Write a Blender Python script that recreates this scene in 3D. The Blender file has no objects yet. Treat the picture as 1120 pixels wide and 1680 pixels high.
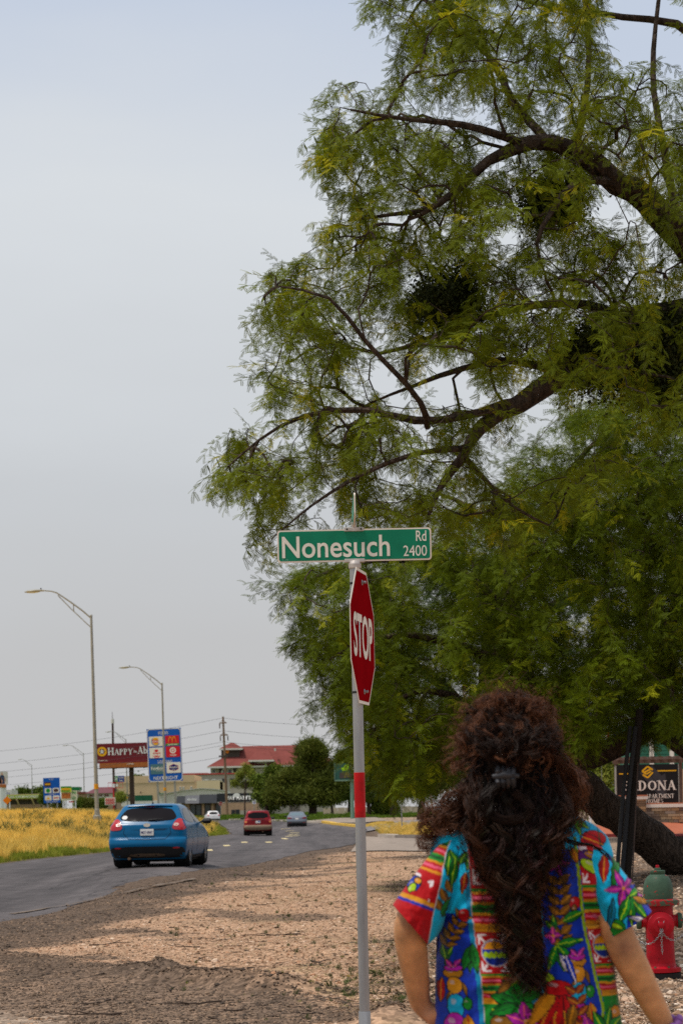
import bpy, bmesh, math, random
import numpy as np
from mathutils import Vector, Matrix, kdtree, bvhtree, noise as mnoise

R = math.radians
random.seed(7)
rng = np.random.default_rng(7)
scene = bpy.context.scene
COL = scene.collection

# ------------------------------------------------------------------ camera
F, CX, HY, CH, ROLL = 3500.0, 560.0, 1334.0, 1.40, R(1.1)   # focal length in photo pixels, principal column, horizon row, eye height, roll
cam_d = bpy.data.cameras.new('camera')
cam = bpy.data.objects.new('camera', cam_d)
COL.objects.link(cam)
cam_d.sensor_fit = 'VERTICAL'
cam_d.sensor_height = 36.0
cam_d.lens = F / 1680 * 36.0
cam_d.shift_y = (HY - 840) / 1680.0
cam_d.clip_start = 0.1
cam_d.clip_end = 6000
cam_d.dof.use_dof = True
cam_d.dof.focus_distance = 12.5
cam_d.dof.aperture_fstop = 8.5
cam.matrix_world = Matrix.Translation((0, 0, CH)) @ Matrix.Rotation(R(90), 4, 'X') @ Matrix.Rotation(-ROLL, 4, 'Z')
scene.camera = cam

# ------------------------------------------------------------------ sky
SUN_EL, SUN_AZ = R(70), R(-110)      # nearly overhead through thin cloud, a little to the left (azimuth from +Y, clockwise)
world = bpy.data.worlds.new('World')
scene.world = world
world.use_nodes = True
nt = world.node_tree
nt.nodes.clear()
o_ = nt.nodes.new('ShaderNodeOutputWorld')
bg = nt.nodes.new('ShaderNodeBackground')
sky = nt.nodes.new('ShaderNodeTexSky')
sky.sky_type = 'NISHITA'
sky.sun_disc = False
sky.sun_elevation = SUN_EL
sky.sun_rotation = SUN_AZ
sky.air_density = 1.0
sky.dust_density = 3.0
tc = nt.nodes.new('ShaderNodeTexCoord')
sep = nt.nodes.new('ShaderNodeSeparateXYZ')
nt.links.new(tc.outputs['Generated'], sep.inputs[0])
# thin high overcast: a veil of cloud over the clear sky
ns = nt.nodes.new('ShaderNodeTexNoise')
mp = nt.nodes.new('ShaderNodeMapping')
mp.inputs['Scale'].default_value = (1.0, 1.0, 3.5)
mp.inputs['Rotation'].default_value = (0, R(8), 0)
nt.links.new(tc.outputs['Generated'], mp.inputs[0])
nt.links.new(mp.outputs[0], ns.inputs['Vector'])
ns.inputs['Scale'].default_value = 2.6
ns.inputs['Detail'].default_value = 4.0
ns.inputs['Roughness'].default_value = 0.5
ad = nt.nodes.new('ShaderNodeMath'); ad.operation = 'MULTIPLY_ADD'
ad.inputs[1].default_value = 0.16
nt.links.new(ns.outputs['Fac'], ad.inputs[0])
ofs = nt.nodes.new('ShaderNodeMath'); ofs.operation = 'ADD'; ofs.inputs[1].default_value = -0.08
nt.links.new(sep.outputs['Z'], ofs.inputs[0])
nt.links.new(ofs.outputs[0], ad.inputs[2])
rmp = nt.nodes.new('ShaderNodeValToRGB')
el = rmp.color_ramp.elements
def _e(p, c):
    x = el.new(p); x.color = (*c, 1)
el[0].position = 0.0; el[0].color = (0.560, 0.560, 0.566, 1)
el[1].position = 1.0; el[1].color = (0.56, 0.62, 0.74, 1)
_e(0.06, (0.555, 0.558, 0.566)); _e(0.15, (0.598, 0.618, 0.640)); _e(0.265, (0.715, 0.748, 0.778))
_e(0.35, (0.575, 0.645, 0.765)); _e(0.42, (0.55, 0.625, 0.755)); _e(0.6, (0.62, 0.68, 0.78))
nt.links.new(ad.outputs[0], rmp.inputs[0])
sc_ = nt.nodes.new('ShaderNodeMixRGB'); sc_.blend_type = 'MULTIPLY'; sc_.inputs[0].default_value = 1
sc_.inputs[2].default_value = (10, 10, 10, 1)
nt.links.new(rmp.outputs[0], sc_.inputs[1])
mx = nt.nodes.new('ShaderNodeMixRGB'); mx.inputs[0].default_value = 0.94
nt.links.new(sky.outputs[0], mx.inputs[1])
nt.links.new(sc_.outputs[0], mx.inputs[2])
nt.links.new(mx.outputs[0], bg.inputs['Color'])
bg.inputs['Strength'].default_value = 0.10
nt.links.new(bg.outputs[0], o_.inputs[0])

sun_d = bpy.data.lights.new('sun', 'SUN')
sun_d.energy = 3.2
sun_d.angle = R(11)
sun_d.color = (1.0, 0.945, 0.87)
sun = bpy.data.objects.new('sun', sun_d)
COL.objects.link(sun)
_sd = Vector((math.sin(SUN_AZ) * math.cos(SUN_EL), math.cos(SUN_AZ) * math.cos(SUN_EL), math.sin(SUN_EL)))
sun.rotation_euler = _sd.to_track_quat('Z', 'Y').to_euler()
sun.location = (-30, -30, 60)

scene.view_settings.view_transform = 'Standard'
scene.view_settings.look = 'None'
scene.view_settings.exposure = 0.0
scene.view_settings.gamma = 1.0
scene.render.engine = 'CYCLES'
scene.cycles.use_denoising = False
scene.cycles.max_bounces = 5
scene.cycles.diffuse_bounces = 2
scene.cycles.glossy_bounces = 2
scene.cycles.transparent_max_bounces = 4
scene.render.use_persistent_data = False

# ------------------------------------------------------------------ photo geometry helpers
CR, SR = math.cos(ROLL), math.sin(ROLL)
def ray(px, py):
    u, up = px - CX, HY - py
    return (u * CR + up * SR) / F, (-u * SR + up * CR) / F      # x/depth, (z-eye)/depth
def P(px, py, d):
    a, b = ray(px, py)
    return Vector((a * d, d, CH + b * d))

# ------------------------------------------------------------------ terrain height: eased between measured spots
_ctrl = [(591, 1740, 12.15), (0, 1700, 14), (1085, 1606, 18.4), (350, 1640, 16), (900, 1700, 13),
         (262, 1425, 49), (60, 1470, 40), (330, 1460, 38), (450, 1418, 58), (185, 1400, 83), (0, 1420, 64), (-150, 1440, 50),
         (423, 1373, 142), (486, 1358, 194), (348, 1350.5, 300), (378, 1369, 147), (560, 1365, 150), (575, 1386, 96), (200, 1385, 120), (0, 1390, 120), (200, 1362, 200), (0, 1364, 200), (250, 1350, 300), (0, 1352, 300), (-250, 1390, 120), (-250, 1352, 300),
         (330, 1352, 200), (350, 1362, 165), (300, 1340, 300), (300, 1338, 360),
         (1130, 1428, 40), (950, 1440, 40), (1060, 1349, 75), (1300, 1345, 75), (1060, 1372, 66), (960, 1372, 66), (700, 1391, 88), (660, 1361, 115), (640, 1372, 105), (660, 1349, 150), (640, 1341, 190),
         (600, 1335, 220), (510, 1338, 230), (450, 1346, 280), (370, 1337, 330), (300, 1335, 420), (150, 1336, 420), (-200, 1338, 420), (560, 1331, 420), (900, 1338, 150), (800, 1330, 300), (1100, 1318, 200), (1120, 1470, 30), (700, 1500, 28), (480, 1500, 28)]
_cu, _cv, _cz = [], [], []
for (px, py, d) in _ctrl:
    p = P(px, py, d)
    _cu.append(p.x / p.y * F / 130.0); _cv.append(math.log(p.y) * 3.2); _cz.append(p.z)
_cu, _cv, _cz = map(np.array, (_cu, _cv, _cz))
_U = np.linspace(-9, 12, 240); _V = np.linspace(math.log(8) * 3.2, math.log(700) * 3.2, 240)
_gu, _gv = np.meshgrid(_U, _V)
_w = 1.0 / ((_gu[..., None] - _cu) ** 2 + (_gv[..., None] - _cv) ** 2 + 0.02) ** 1.7
_ZG = (_w * _cz).sum(-1) / _w.sum(-1)
# left edge of the carriageway, and the grassy bank that climbs beyond it
_LY = np.array([-20, 0, 14, 29.5, 46, 66, 85, 100, 125, 147, 172, 205, 245, 280, 310, 330, 400]); _LX = np.array([-17.6, -15.9, -14.6, -13.2, -12.0, -10.6, -9.3, -8.9, -8.2, -7.6, -9.2, -12.0, -15.5, -20, -30, -48, -90])
def bank(x, y):
    dist = np.maximum(np.interp(y, _LY, _LX) - 0.4 - x, 0)
    e = np.clip((y - 20) / 50, 0, 1) * np.clip((560 - y) / 200, 0, 1)
    return e * (1.25 * (1 - np.exp(-(dist / 5.5) ** 1.4)) + 0.018 * np.minimum(dist, 45))
def zt(x, y):
    x = np.asarray(x, float); y = np.asarray(y, float)
    yy = np.maximum(y, 8.0)
    u = (np.clip(x / yy * F / 130.0, -9, 12) + 9) / 21 * 239; v = (np.log(np.minimum(yy, 699)) * 3.2 - _V[0]) / (_V[-1] - _V[0]) * 239
    ui = np.clip(u.astype(int), 0, 238); vi = np.clip(v.astype(int), 0, 238); fu = u - ui; fv = v - vi
    out = (_ZG[vi, ui] * (1 - fu) + _ZG[vi, ui + 1] * fu) * (1 - fv) + (_ZG[vi + 1, ui] * (1 - fu) + _ZG[vi + 1, ui + 1] * fu) * fv
    out = out + bank(x, y)
    far = np.clip((y - 600) / 900, 0, 1)
    return out * (1 - far) + 2.2 * far
def zt1(x, y):
    return float(zt(np.array([x]), np.array([y]))[0])
def at(px, d):                    # spot on the ground in photo column px at depth d
    z = 1.0
    for _ in range(6):
        up = (z - CH) / d * F
        u = (px - CX)
        a = (u + up * SR) / CR    # from u = X cr - Z sr
        x = a * d / F
        z = zt1(x, d)
    return Vector((x, d, z))
def ground_at(px, py, d0=5, d1=900):   # where the sight line through a photo pixel meets the ground
    a, b = ray(px, py)
    ds = np.geomspace(d0, d1, 1600)
    h = CH + b * ds - zt(a * ds, ds)
    k = np.argmax(h < 0) if (h < 0).any() else len(ds) - 1
    d = ds[k]
    return Vector((a * d, d, zt1(a * d, d)))

# ------------------------------------------------------------------ value noise in numpy
_perm = rng.random((256, 256))
def vnoise(x, y):
    xi = np.floor(x).astype(int); yi = np.floor(y).astype(int)
    fx = x - xi; fy = y - yi
    fx = fx * fx * (3 - 2 * fx); fy = fy * fy * (3 - 2 * fy)
    g = lambda a, b: _perm[a % 256, b % 256]
    return (g(xi, yi) * (1 - fx) + g(xi + 1, yi) * fx) * (1 - fy) + (g(xi, yi + 1) * (1 - fx) + g(xi + 1, yi + 1) * fx) * fy
def fbm(x, y, o=4):
    s = 0; a = 0.5; t = 0
    for k in range(o):
        c_, s_ = math.cos(0.6 + 1.1 * k), math.sin(0.6 + 1.1 * k)
        s = s + a * vnoise((x * c_ - y * s_) * 2 ** k + 17.3 * k, (x * s_ + y * c_) * 2 ** k + 5.1 * k); t += a; a *= 0.5
    return s / t

# ------------------------------------------------------------------ materials
MATS = {}
def new_mat(name):
    m = bpy.data.materials.new(name); m.use_nodes = True
    t = m.node_tree; b = t.nodes['Principled BSDF']
    return m, t, b
def mat(name, c, rough=0.6, metal=0.0, var=0.12, scale=6.0, bump=0.0, bscale=40.0, coat=0.0, spec=0.2, streak=False, c2=None, c2amt=0.5):
    if name in MATS: return MATS[name]
    m, t, b = new_mat(name)
    tcn = t.nodes.new('ShaderNodeTexCoord')
    src = tcn.outputs['Object']
    if streak:
        mpn = t.nodes.new('ShaderNodeMapping'); mpn.inputs['Scale'].default_value = (1, 1, 0.12)
        t.links.new(src, mpn.inputs[0]); src = mpn.outputs[0]
    n = t.nodes.new('ShaderNodeTexNoise'); n.inputs['Scale'].default_value = scale; n.inputs['Detail'].default_value = 5
    n.inputs['Roughness'].default_value = 0.65
    t.links.new(src, n.inputs['Vector'])
    r = t.nodes.new('ShaderNodeValToRGB')
    e = r.color_ramp.elements
    lo = tuple(max(0, x * (1 - var)) for x in c); hi = tuple(min(1, x * (1 + var)) for x in c)
    e[0].position = 0.3; e[0].color = (*lo, 1); e[1].position = 0.72; e[1].color = (*hi, 1)
    t.links.new(n.outputs['Fac'], r.inputs[0])
    out = r.outputs[0]
    if c2 is not None:
        n2 = t.nodes.new('ShaderNodeTexNoise'); n2.inputs['Scale'].default_value = scale * 2.3; n2.inputs['Detail'].default_value = 6
        t.links.new(src, n2.inputs['Vector'])
        r2 = t.nodes.new('ShaderNodeValToRGB'); r2.color_ramp.elements[0].position = c2amt; r2.color_ramp.elements[1].position = min(1, c2amt + 0.06)
        t.links.new(n2.outputs['Fac'], r2.inputs[0])
        mx_ = t.nodes.new('ShaderNodeMixRGB'); t.links.new(r2.outputs[0], mx_.inputs[0]); t.links.new(out, mx_.inputs[1]); mx_.inputs[2].default_value = (*c2, 1)
        out = mx_.outputs[0]
    t.links.new(out, b.inputs['Base Color'])
    b.inputs['Roughness'].default_value = rough
    b.inputs['Metallic'].default_value = metal
    b.inputs['Specular IOR Level'].default_value = spec
    if coat: b.inputs['Coat Weight'].default_value = coat; b.inputs['Coat Roughness'].default_value = 0.06
    if bump:
        n3 = t.nodes.new('ShaderNodeTexNoise'); n3.inputs['Scale'].default_value = bscale; n3.inputs['Detail'].default_value = 4
        t.links.new(src, n3.inputs['Vector'])
        bp = t.nodes.new('ShaderNodeBump'); bp.inputs['Strength'].default_value = bump; bp.inputs['Distance'].default_value = 0.02
        t.links.new(n3.outputs['Fac'], bp.inputs['Height']); t.links.new(bp.outputs[0], b.inputs['Normal'])
    MATS[name] = m
    return m
def attr_mat(name, attr='col', rough=0.6, bump=0.0, bscale=60, var=0.12, nscale=30, spec=0.4, sheen=0.0):
    if name in MATS: return MATS[name]
    m, t, b = new_mat(name)
    a = t.nodes.new('ShaderNodeAttribute'); a.attribute_name = attr
    tcn = t.nodes.new('ShaderNodeTexCoord')
    n = t.nodes.new('ShaderNodeTexNoise'); n.inputs['Scale'].default_value = nscale; n.inputs['Detail'].default_value = 6
    t.links.new(tcn.outputs['Object'], n.inputs['Vector'])
    mr = t.nodes.new('ShaderNodeMapRange'); mr.inputs[1].default_value = 0.25; mr.inputs[2].default_value = 0.75
    mr.inputs[3].default_value = 1 - var; mr.inputs[4].default_value = 1 + var
    t.links.new(n.outputs['Fac'], mr.inputs[0])
    mu = t.nodes.new('ShaderNodeVectorMath'); mu.operation = 'SCALE'
    t.links.new(a.outputs['Color'], mu.inputs[0]); t.links.new(mr.outputs[0], mu.inputs['Scale'])
    t.links.new(mu.outputs[0], b.inputs['Base Color'])
    b.inputs['Roughness'].default_value = rough; b.inputs['Specular IOR Level'].default_value = spec
    if sheen: b.inputs['Sheen Weight'].default_value = sheen
    if bump:
        n3 = t.nodes.new('ShaderNodeTexNoise'); n3.inputs['Scale'].default_value = bscale; n3.inputs['Detail'].default_value = 4
        t.links.new(tcn.outputs['Object'], n3.inputs['Vector'])
        bp = t.nodes.new('ShaderNodeBump'); bp.inputs['Strength'].default_value = bump; bp.inputs['Distance'].default_value = 0.02
        t.links.new(n3.outputs['Fac'], bp.inputs['Height']); t.links.new(bp.outputs[0], b.inputs['Normal'])
    MATS[name] = m
    return m
def leaf_mat(name, c, cy, trans=0.35, rough=0.55):
    """foliage: colour differs from sprig to sprig, some light comes through"""
    if name in MATS: return MATS[name]
    m, t, b = new_mat(name)
    oi = t.nodes.new('ShaderNodeObjectInfo')
    r = t.nodes.new('ShaderNodeValToRGB'); e = r.color_ramp.elements
    e[0].position = 0.0; e[0].color = (*[x * 0.62 for x in c], 1); e[1].position = 1.0; e[1].color = (*cy, 1)
    k = e.new(0.55); k.color = (*c, 1)
    k = e.new(0.88); k.color = (*[x * 1.25 for x in c], 1)
    t.links.new(oi.outputs['Random'], r.inputs[0])
    t.links.new(r.outputs[0], b.inputs['Base Color'])
    b.inputs['Roughness'].default_value = rough; b.inputs['Specular IOR Level'].default_value = 0.08
    tr = t.nodes.new('ShaderNodeBsdfTranslucent')
    t.links.new(r.outputs[0], tr.inputs['Color'])
    ms = t.nodes.new('ShaderNodeMixShader'); ms.inputs[0].default_value = trans
    t.links.new(b.outputs[0], ms.inputs[1]); t.links.new(tr.outputs[0], ms.inputs[2])
    t.links.new(ms.outputs[0], t.nodes['Material Output'].inputs[0])
    MATS[name] = m
    return m
def glass_mat(name, c=(0.01, 0.012, 0.014), rough=0.04):
    return mat(name, c, rough=rough, var=0.05, spec=0.8)

# ------------------------------------------------------------------ objects
def tag(o, label=None, cat=None, group=None, kind=None):
    if label: o['label'] = label
    if cat: o['category'] = cat
    if group: o['group'] = group
    if kind: o['kind'] = kind
    return o
def thing(name, label, cat, loc=(0, 0, 0), rz=0.0, group=None, lean=0.0):
    o = bpy.data.objects.new(name, None)
    o.empty_display_size = 0.2
    COL.objects.link(o)
    o.location = loc
    o.rotation_euler = (0, lean, rz)      # lean: tilt about Y, positive leans to +x
    return tag(o, label, cat, group)
def link(name, me, m=None, parent=None, smooth=False):
    o = bpy.data.objects.new(name, me)
    COL.objects.link(o)
    if m is not None:
        me.materials.clear()
        for k in (m if isinstance(m, (list, tuple)) else [m]): me.materials.append(k)
    if parent is not None: o.parent = parent
    if smooth: me.polygons.foreach_set('use_smooth', [True] * len(me.polygons))
    return o
def raw_mesh(name, v, f):
    me = bpy.data.meshes.new(name)
    me.from_pydata([tuple(p) for p in v], [], f)
    me.update()
    return me
def np_mesh(name, V, Q):
    """fast mesh from a float array of points and an int array of quads or triangles"""
    V = np.asarray(V, np.float32); Q = np.asarray(Q, np.int32)
    me = bpy.data.meshes.new(name)
    k = Q.shape[1]
    me.vertices.add(len(V)); me.vertices.foreach_set('co', V.ravel())
    me.loops.add(Q.size); me.loops.foreach_set('vertex_index', Q.ravel())
    me.polygons.add(len(Q))
    me.polygons.foreach_set('loop_start', np.arange(0, Q.size, k, dtype=np.int32))
    me.polygons.foreach_set('loop_total', np.full(len(Q), k, np.int32))
    me.update(calc_edges=True)
    return me
def color_attr(me, C, name='col'):
    a = me.attributes.new(name, 'FLOAT_COLOR', 'POINT')
    C4 = np.ones((len(C), 4), np.float32); C4[:, :3] = C
    a.data.foreach_set('color', C4.ravel())
class MB:
    def __init__(s): s.v, s.f = [], []
    def add(s, v, f):
        k = len(s.v); s.v += [tuple(p) for p in v]; s.f += [tuple(i + k for i in q) for q in f]; return s
    def box(s, x0, x1, y0, y1, z0, z1, M=None):
        v = [(x, y, z) for z in (z0, z1) for y in (y0, y1) for x in (x0, x1)]
        if M is not None: v = [M @ Vector(p) for p in v]
        return s.add(v, [(0, 2, 3, 1), (4, 5, 7, 6), (0, 1, 5, 4), (2, 6, 7, 3), (0, 4, 6, 2), (1, 3, 7, 5)])
    def tube(s, pts, rad, n=8, caps=True, flat=1.0):
        pts = [Vector(p) for p in pts]
        if not isinstance(rad, (list, tuple, np.ndarray)): rad = [rad] * len(pts)
        up = Vector((0, 0, 1)); rings = []; k0 = len(s.v)
        prev = None
        for i, p in enumerate(pts):
            d = (pts[min(i + 1, len(pts) - 1)] - pts[max(i - 1, 0)])
            d = d.normalized() if d.length > 1e-9 else Vector((0, 0, 1))
            if prev is None:
                a = d.orthogonal().normalized() if abs(d.z) > 0.95 else d.cross(up).normalized()
            else:
                a = (prev - d * prev.dot(d))
                a = a.normalized() if a.length > 1e-6 else d.orthogonal().normalized()
            prev = a; b = d.cross(a)
            for j in range(n):
                t = 2 * math.pi * j / n
                s.v.append(tuple(p + (a * math.cos(t) + b * math.sin(t) * flat) * rad[i]))
        for i in range(len(pts) - 1):
            for j in range(n):
                A = k0 + i * n + j; B = k0 + i * n + (j + 1) % n
                s.f.append((A, B, B + n, A + n))
        if caps:
            s.f.append(tuple(k0 + j for j in reversed(range(n))))
            s.f.append(tuple(k0 + (len(pts) - 1) * n + j for j in range(n)))
        return s
    def cyl(s, p0, p1, r0, r1=None, n=12): return s.tube([p0, p1], [r0, r0 if r1 is None else r1], n)
    def lathe(s, prof, n=20, M=None, caps=True):       # prof: (radius, height) up the local z axis
        k0 = len(s.v)
        for (r, h) in prof:
            for j in range(n):
                t = 2 * math.pi * j / n; p = Vector((r * math.cos(t), r * math.sin(t), h))
                s.v.append(tuple(M @ p if M is not None else p))
        for i in range(len(prof) - 1):
            for j in range(n):
                A = k0 + i * n + j; B = k0 + i * n + (j + 1) % n
                s.f.append((A, B, B + n, A + n))
        if caps:
            s.f.append(tuple(k0 + j for j in reversed(range(n)))); s.f.append(tuple(k0 + (len(prof) - 1) * n + j for j in range(n)))
        return s
    def prism(s, poly, y0, y1, M=None):                # poly in (x, z), thickness along y (y0 is the near face)
        n = len(poly); k0 = len(s.v)
        for y in (y0, y1):
            for (x, z) in poly:
                p = Vector((x, y, z)); s.v.append(tuple(M @ p if M is not None else p))
        s.f.append(tuple(k0 + j for j in range(n))); s.f.append(tuple(k0 + n + j for j in reversed(range(n))))
        for j in range(n):
            k = (j + 1) % n; s.f.append((k0 + j, k0 + n + j, k0 + n + k, k0 + k))
        return s
    def build(s, name, m=None, parent=None, smooth=False, bevel=0.0):
        me = raw_mesh(name, s.v, s.f)
        bm = bmesh.new(); bm.from_mesh(me); bmesh.ops.recalc_face_normals(bm, faces=bm.faces)
        if bevel: bmesh.ops.bevel(bm, geom=bm.edges[:], offset=bevel, segments=2, affect='EDGES', profile=0.6)
        bm.to_mesh(me); bm.free()
        o = link(name, me, m, parent, False)
        if smooth:
            me.polygons.foreach_set('use_smooth', [True] * len(me.polygons))
            try: me.set_sharp_from_angle(angle=R(38))
            except Exception: pass
        return o
def rrect(x0, x1, z0, z1, r, n=4):
    out = []
    for (cx, cz, a0) in ((x1 - r, z1 - r, 0), (x0 + r, z1 - r, 90), (x0 + r, z0 + r, 180), (x1 - r, z0 + r, 270)):
        for k in range(n + 1):
            a = R(a0 + 90 * k / n); out.append((cx + r * math.cos(a), cz + r * math.sin(a)))
    return out
def circle(cx, cz, rx, rz=None, n=18, a0=0):
    rz = rx if rz is None else rz
    return [(cx + rx * math.cos(R(a0) + 2 * math.pi * k / n), cz + rz * math.sin(R(a0) + 2 * math.pi * k / n)) for k in range(n)]
def copy_tree(o, parent=None):
    c = o.copy(); COL.objects.link(c)
    if parent is not None: c.parent = parent
    for ch in list(o.children): copy_tree(ch, c)
    return c
def panel(name, poly, m, parent, y0, y1):
    return MB().prism(poly, y0, y1).build(name, m, parent)

# ------------------------------------------------------------------ lettering
def text(s, x0, x1, z0, z1, m, parent, y=-0.004, name='lettering', bold=0.0, depth=0.002, spacing=1.0, fit=True, align='L'):
    """words in the plane facing -y, fitted to the box x0..x1, z0..z1"""
    cu = bpy.data.curves.new(name, 'FONT'); cu.body = s; cu.size = 1.0; cu.extrude = 0.0; cu.offset = bold
    cu.space_character = spacing; cu.resolution_u = 4
    to = bpy.data.objects.new(name + '_src', cu); COL.objects.link(to)
    dg = bpy.context.evaluated_depsgraph_get()
    me = bpy.data.meshes.new_from_object(to.evaluated_get(dg))
    bpy.data.objects.remove(to); bpy.data.curves.remove(cu)
    n = len(me.vertices); co = np.empty(n * 3, np.float32); me.vertices.foreach_get('co', co); co = co.reshape(-1, 3)
    a, b = co[:, 0].min(), co[:, 0].max(); c, d = co[:, 1].min(), co[:, 1].max()
    sz = (z1 - z0) / (d - c); sx = (x1 - x0) / (b - a) if fit else sz
    V = np.stack([x0 + (co[:, 0] - a) * sx, np.full(n, y), z0 + (co[:, 1] - c) * sz], 1)
    me.vertices.foreach_set('co', V.astype(np.float32).ravel()); me.update()
    o = link(name, me, m, parent); o['kind'] = 'stuff'; return o
# serif capitals drawn from strokes: (x0, y0, x1, y1, width) and rings (cx, cy, rx, ry, a0, a1, thick, thin)
_T, _t, _s = 0.20, 0.085, 0.06
_SER = {
 'H': (0.95, [('l', .2, 0, .2, 1, _T), ('l', .75, 0, .75, 1, _T), ('l', .2, .52, .75, .52, _t), ('s', .2, 0), ('s', .2, 1), ('s', .75, 0), ('s', .75, 1)]),
 'A': (0.92, [('l', .15, 0, .46, 1, _t), ('l', .46, 1, .77, 0, _T), ('l', .26, .36, .66, .36, _t), ('s', .13, 0), ('s', .79, 0)]),
 'P': (0.78, [('l', .2, 0, .2, 1, _T), ('r', .34, .73, .30, .27, -90, 90, _T * .8, _t), ('l', .2, 1, .38, 1, _t), ('l', .2, .46, .38, .46, _t), ('s', .2, 0), ('s', .14, 1)]),
 'Y': (0.88, [('l', .44, 0, .44, .45, _T), ('l', .44, .45, .14, 1, _T), ('l', .44, .45, .76, 1, _t), ('s', .44, 0), ('s', .13, 1), ('s', .78, 1)]),
 'D': (0.95, [('l', .2, 0, .2, 1, _T), ('r', .38, .5, .45, .5, -90, 90, _T, _t), ('l', .2, 1, .4, 1, _t), ('l', .2, 0, .4, 0, _t), ('s', .14, 0), ('s', .14, 1)]),
 'O': (1.0, [('r', .5, .5, .44, .5, 0, 360, _T, _t)]),
 'N': (1.0, [('l', .18, 0, .18, 1, _t), ('l', .18, 1, .8, 0, _T), ('l', .8, 0, .8, 1, _t), ('s', .18, 0), ('s', .14, 1), ('s', .8, 1)]),
 'E': (0.75, [('l', .2, 0, .2, 1, _T), ('l', .2, 1, .66, 1, _t), ('l', .2, .52, .56, .52, _t), ('l', .2, 0, .68, 0, _t), ('l', .66, .84, .66, 1, _t), ('l', .68, 0, .68, .18, _t), ('s', .14, 0), ('s', .14, 1)]),
 'S': (0.72, [('r', .36, .75, .26, .25, 20, 270, _t, _T * .6), ('r', .36, .25, .28, .25, -160, 90, _T * .6, _t)]),
 'R': (0.9, [('l', .2, 0, .2, 1, _T), ('r', .36, .75, .28, .25, -90, 90, _T * .8, _t), ('l', .2, 1, .4, 1, _t), ('l', .2, .5, .4, .5, _t), ('l', .42, .5, .76, 0, _T * .8), ('s', .2, 0), ('s', .14, 1), ('s', .8, 0)]),
 'T': (0.85, [('l', .42, 0, .42, 1, _T), ('l', .06, 1, .78, 1, _t), ('l', .07, .8, .07, 1, _t), ('l', .77, .8, .77, 1, _t), ('s', .42, 0)]),
 'M': (1.15, [('l', .16, 0, .2, 1, _t), ('l', .2, 1, .56, .05, _T * .8), ('l', .56, .05, .92, 1, _t), ('l', .92, 1, .96, 0, _T), ('s', .16, 0), ('s', .14, 1), ('s', .96, 0), ('s', 1.0, 1)]),
 'i': (0.36, [('l', .18, 0, .18, .62, _T * .8), ('l', .18, .78, .18, .92, _T * .8), ('s', .18, 0)]),
 'n': (0.72, [('l', .16, 0, .16, .62, _T * .8), ('r', .36, .38, .2, .24, 0, 150, _T * .8, _t), ('l', .56, 0, .56, .40, _T * .8), ('s', .16, 0), ('s', .56, 0)]),
 'b': (0.75, [('l', .18, 0, .18, 1.02, _T * .8), ('r', .40, .31, .28, .31, -150, 150, _T * .9, _t), ('s', .12, 1.0)]),
 ' ': (0.4, []),
}
def serif(s, x0, x1, z0, z1, m, parent, y=-0.004, name='lettering', caps=None):
    """a line of serif letters fitted to the box; caps: per-letter height factors"""
    mb = MB(); x = 0.0
    for i, ch in enumerate(s):
        w, st = _SER[ch]; k = caps[i] if caps else 1.0
        q = lambda px, pz: (x + px * k, pz * k)
        for e in st:
            if e[0] == 'l':
                _, a, b, c, d, t = e; dx, dz = c - a, d - b; L = math.hypot(dx, dz); nx, nz = -dz / L * t / 2, dx / L * t / 2
                pts = [(a + nx, b + nz), (a - nx, b - nz), (c - nx, d - nz), (c + nx, d + nz)]
                kk = len(mb.v); mb.v += [(q(*p)[0], 0, q(*p)[1]) for p in pts]; mb.f.append((kk, kk + 1, kk + 2, kk + 3))
            elif e[0] == 's':
                _, a, b = e; z = b - _s if b > 0.5 else b
                kk = len(mb.v); mb.v += [(q(*p)[0], 0, q(*p)[1]) for p in [(a - .17, z), (a + .17, z), (a + .17, z + _s), (a - .17, z + _s)]]; mb.f.append((kk, kk + 1, kk + 2, kk + 3))
            else:
                _, cx, cz, rx, rz, a0, a1, T, t = e; n = 12; kk = len(mb.v)
                for j in range(n + 1):
                    a = R(a0 + (a1 - a0) * j / n); th = t + (T - t) * abs(math.cos(a)); th2 = th
                    for rr in (0, th2):
                        mb.v.append((q(cx + (rx - rr) * math.cos(a), 0)[0], 0, q(0, cz + (rz - rr * 0.9) * math.sin(a))[1]))
                for j in range(n): mb.f.append((kk + 2 * j, kk + 2 * j + 2, kk + 2 * j + 3, kk + 2 * j + 1))
        x += w * k
    mb.v = [(x0 + vx * (x1 - x0) / x, y - 0.0004 * (j % 7), z0 + vz * (z1 - z0)) for j, (vx, vy, vz) in enumerate(mb.v)]
    me = raw_mesh(name, mb.v, mb.f)
    return link(name, me, m, parent)

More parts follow.
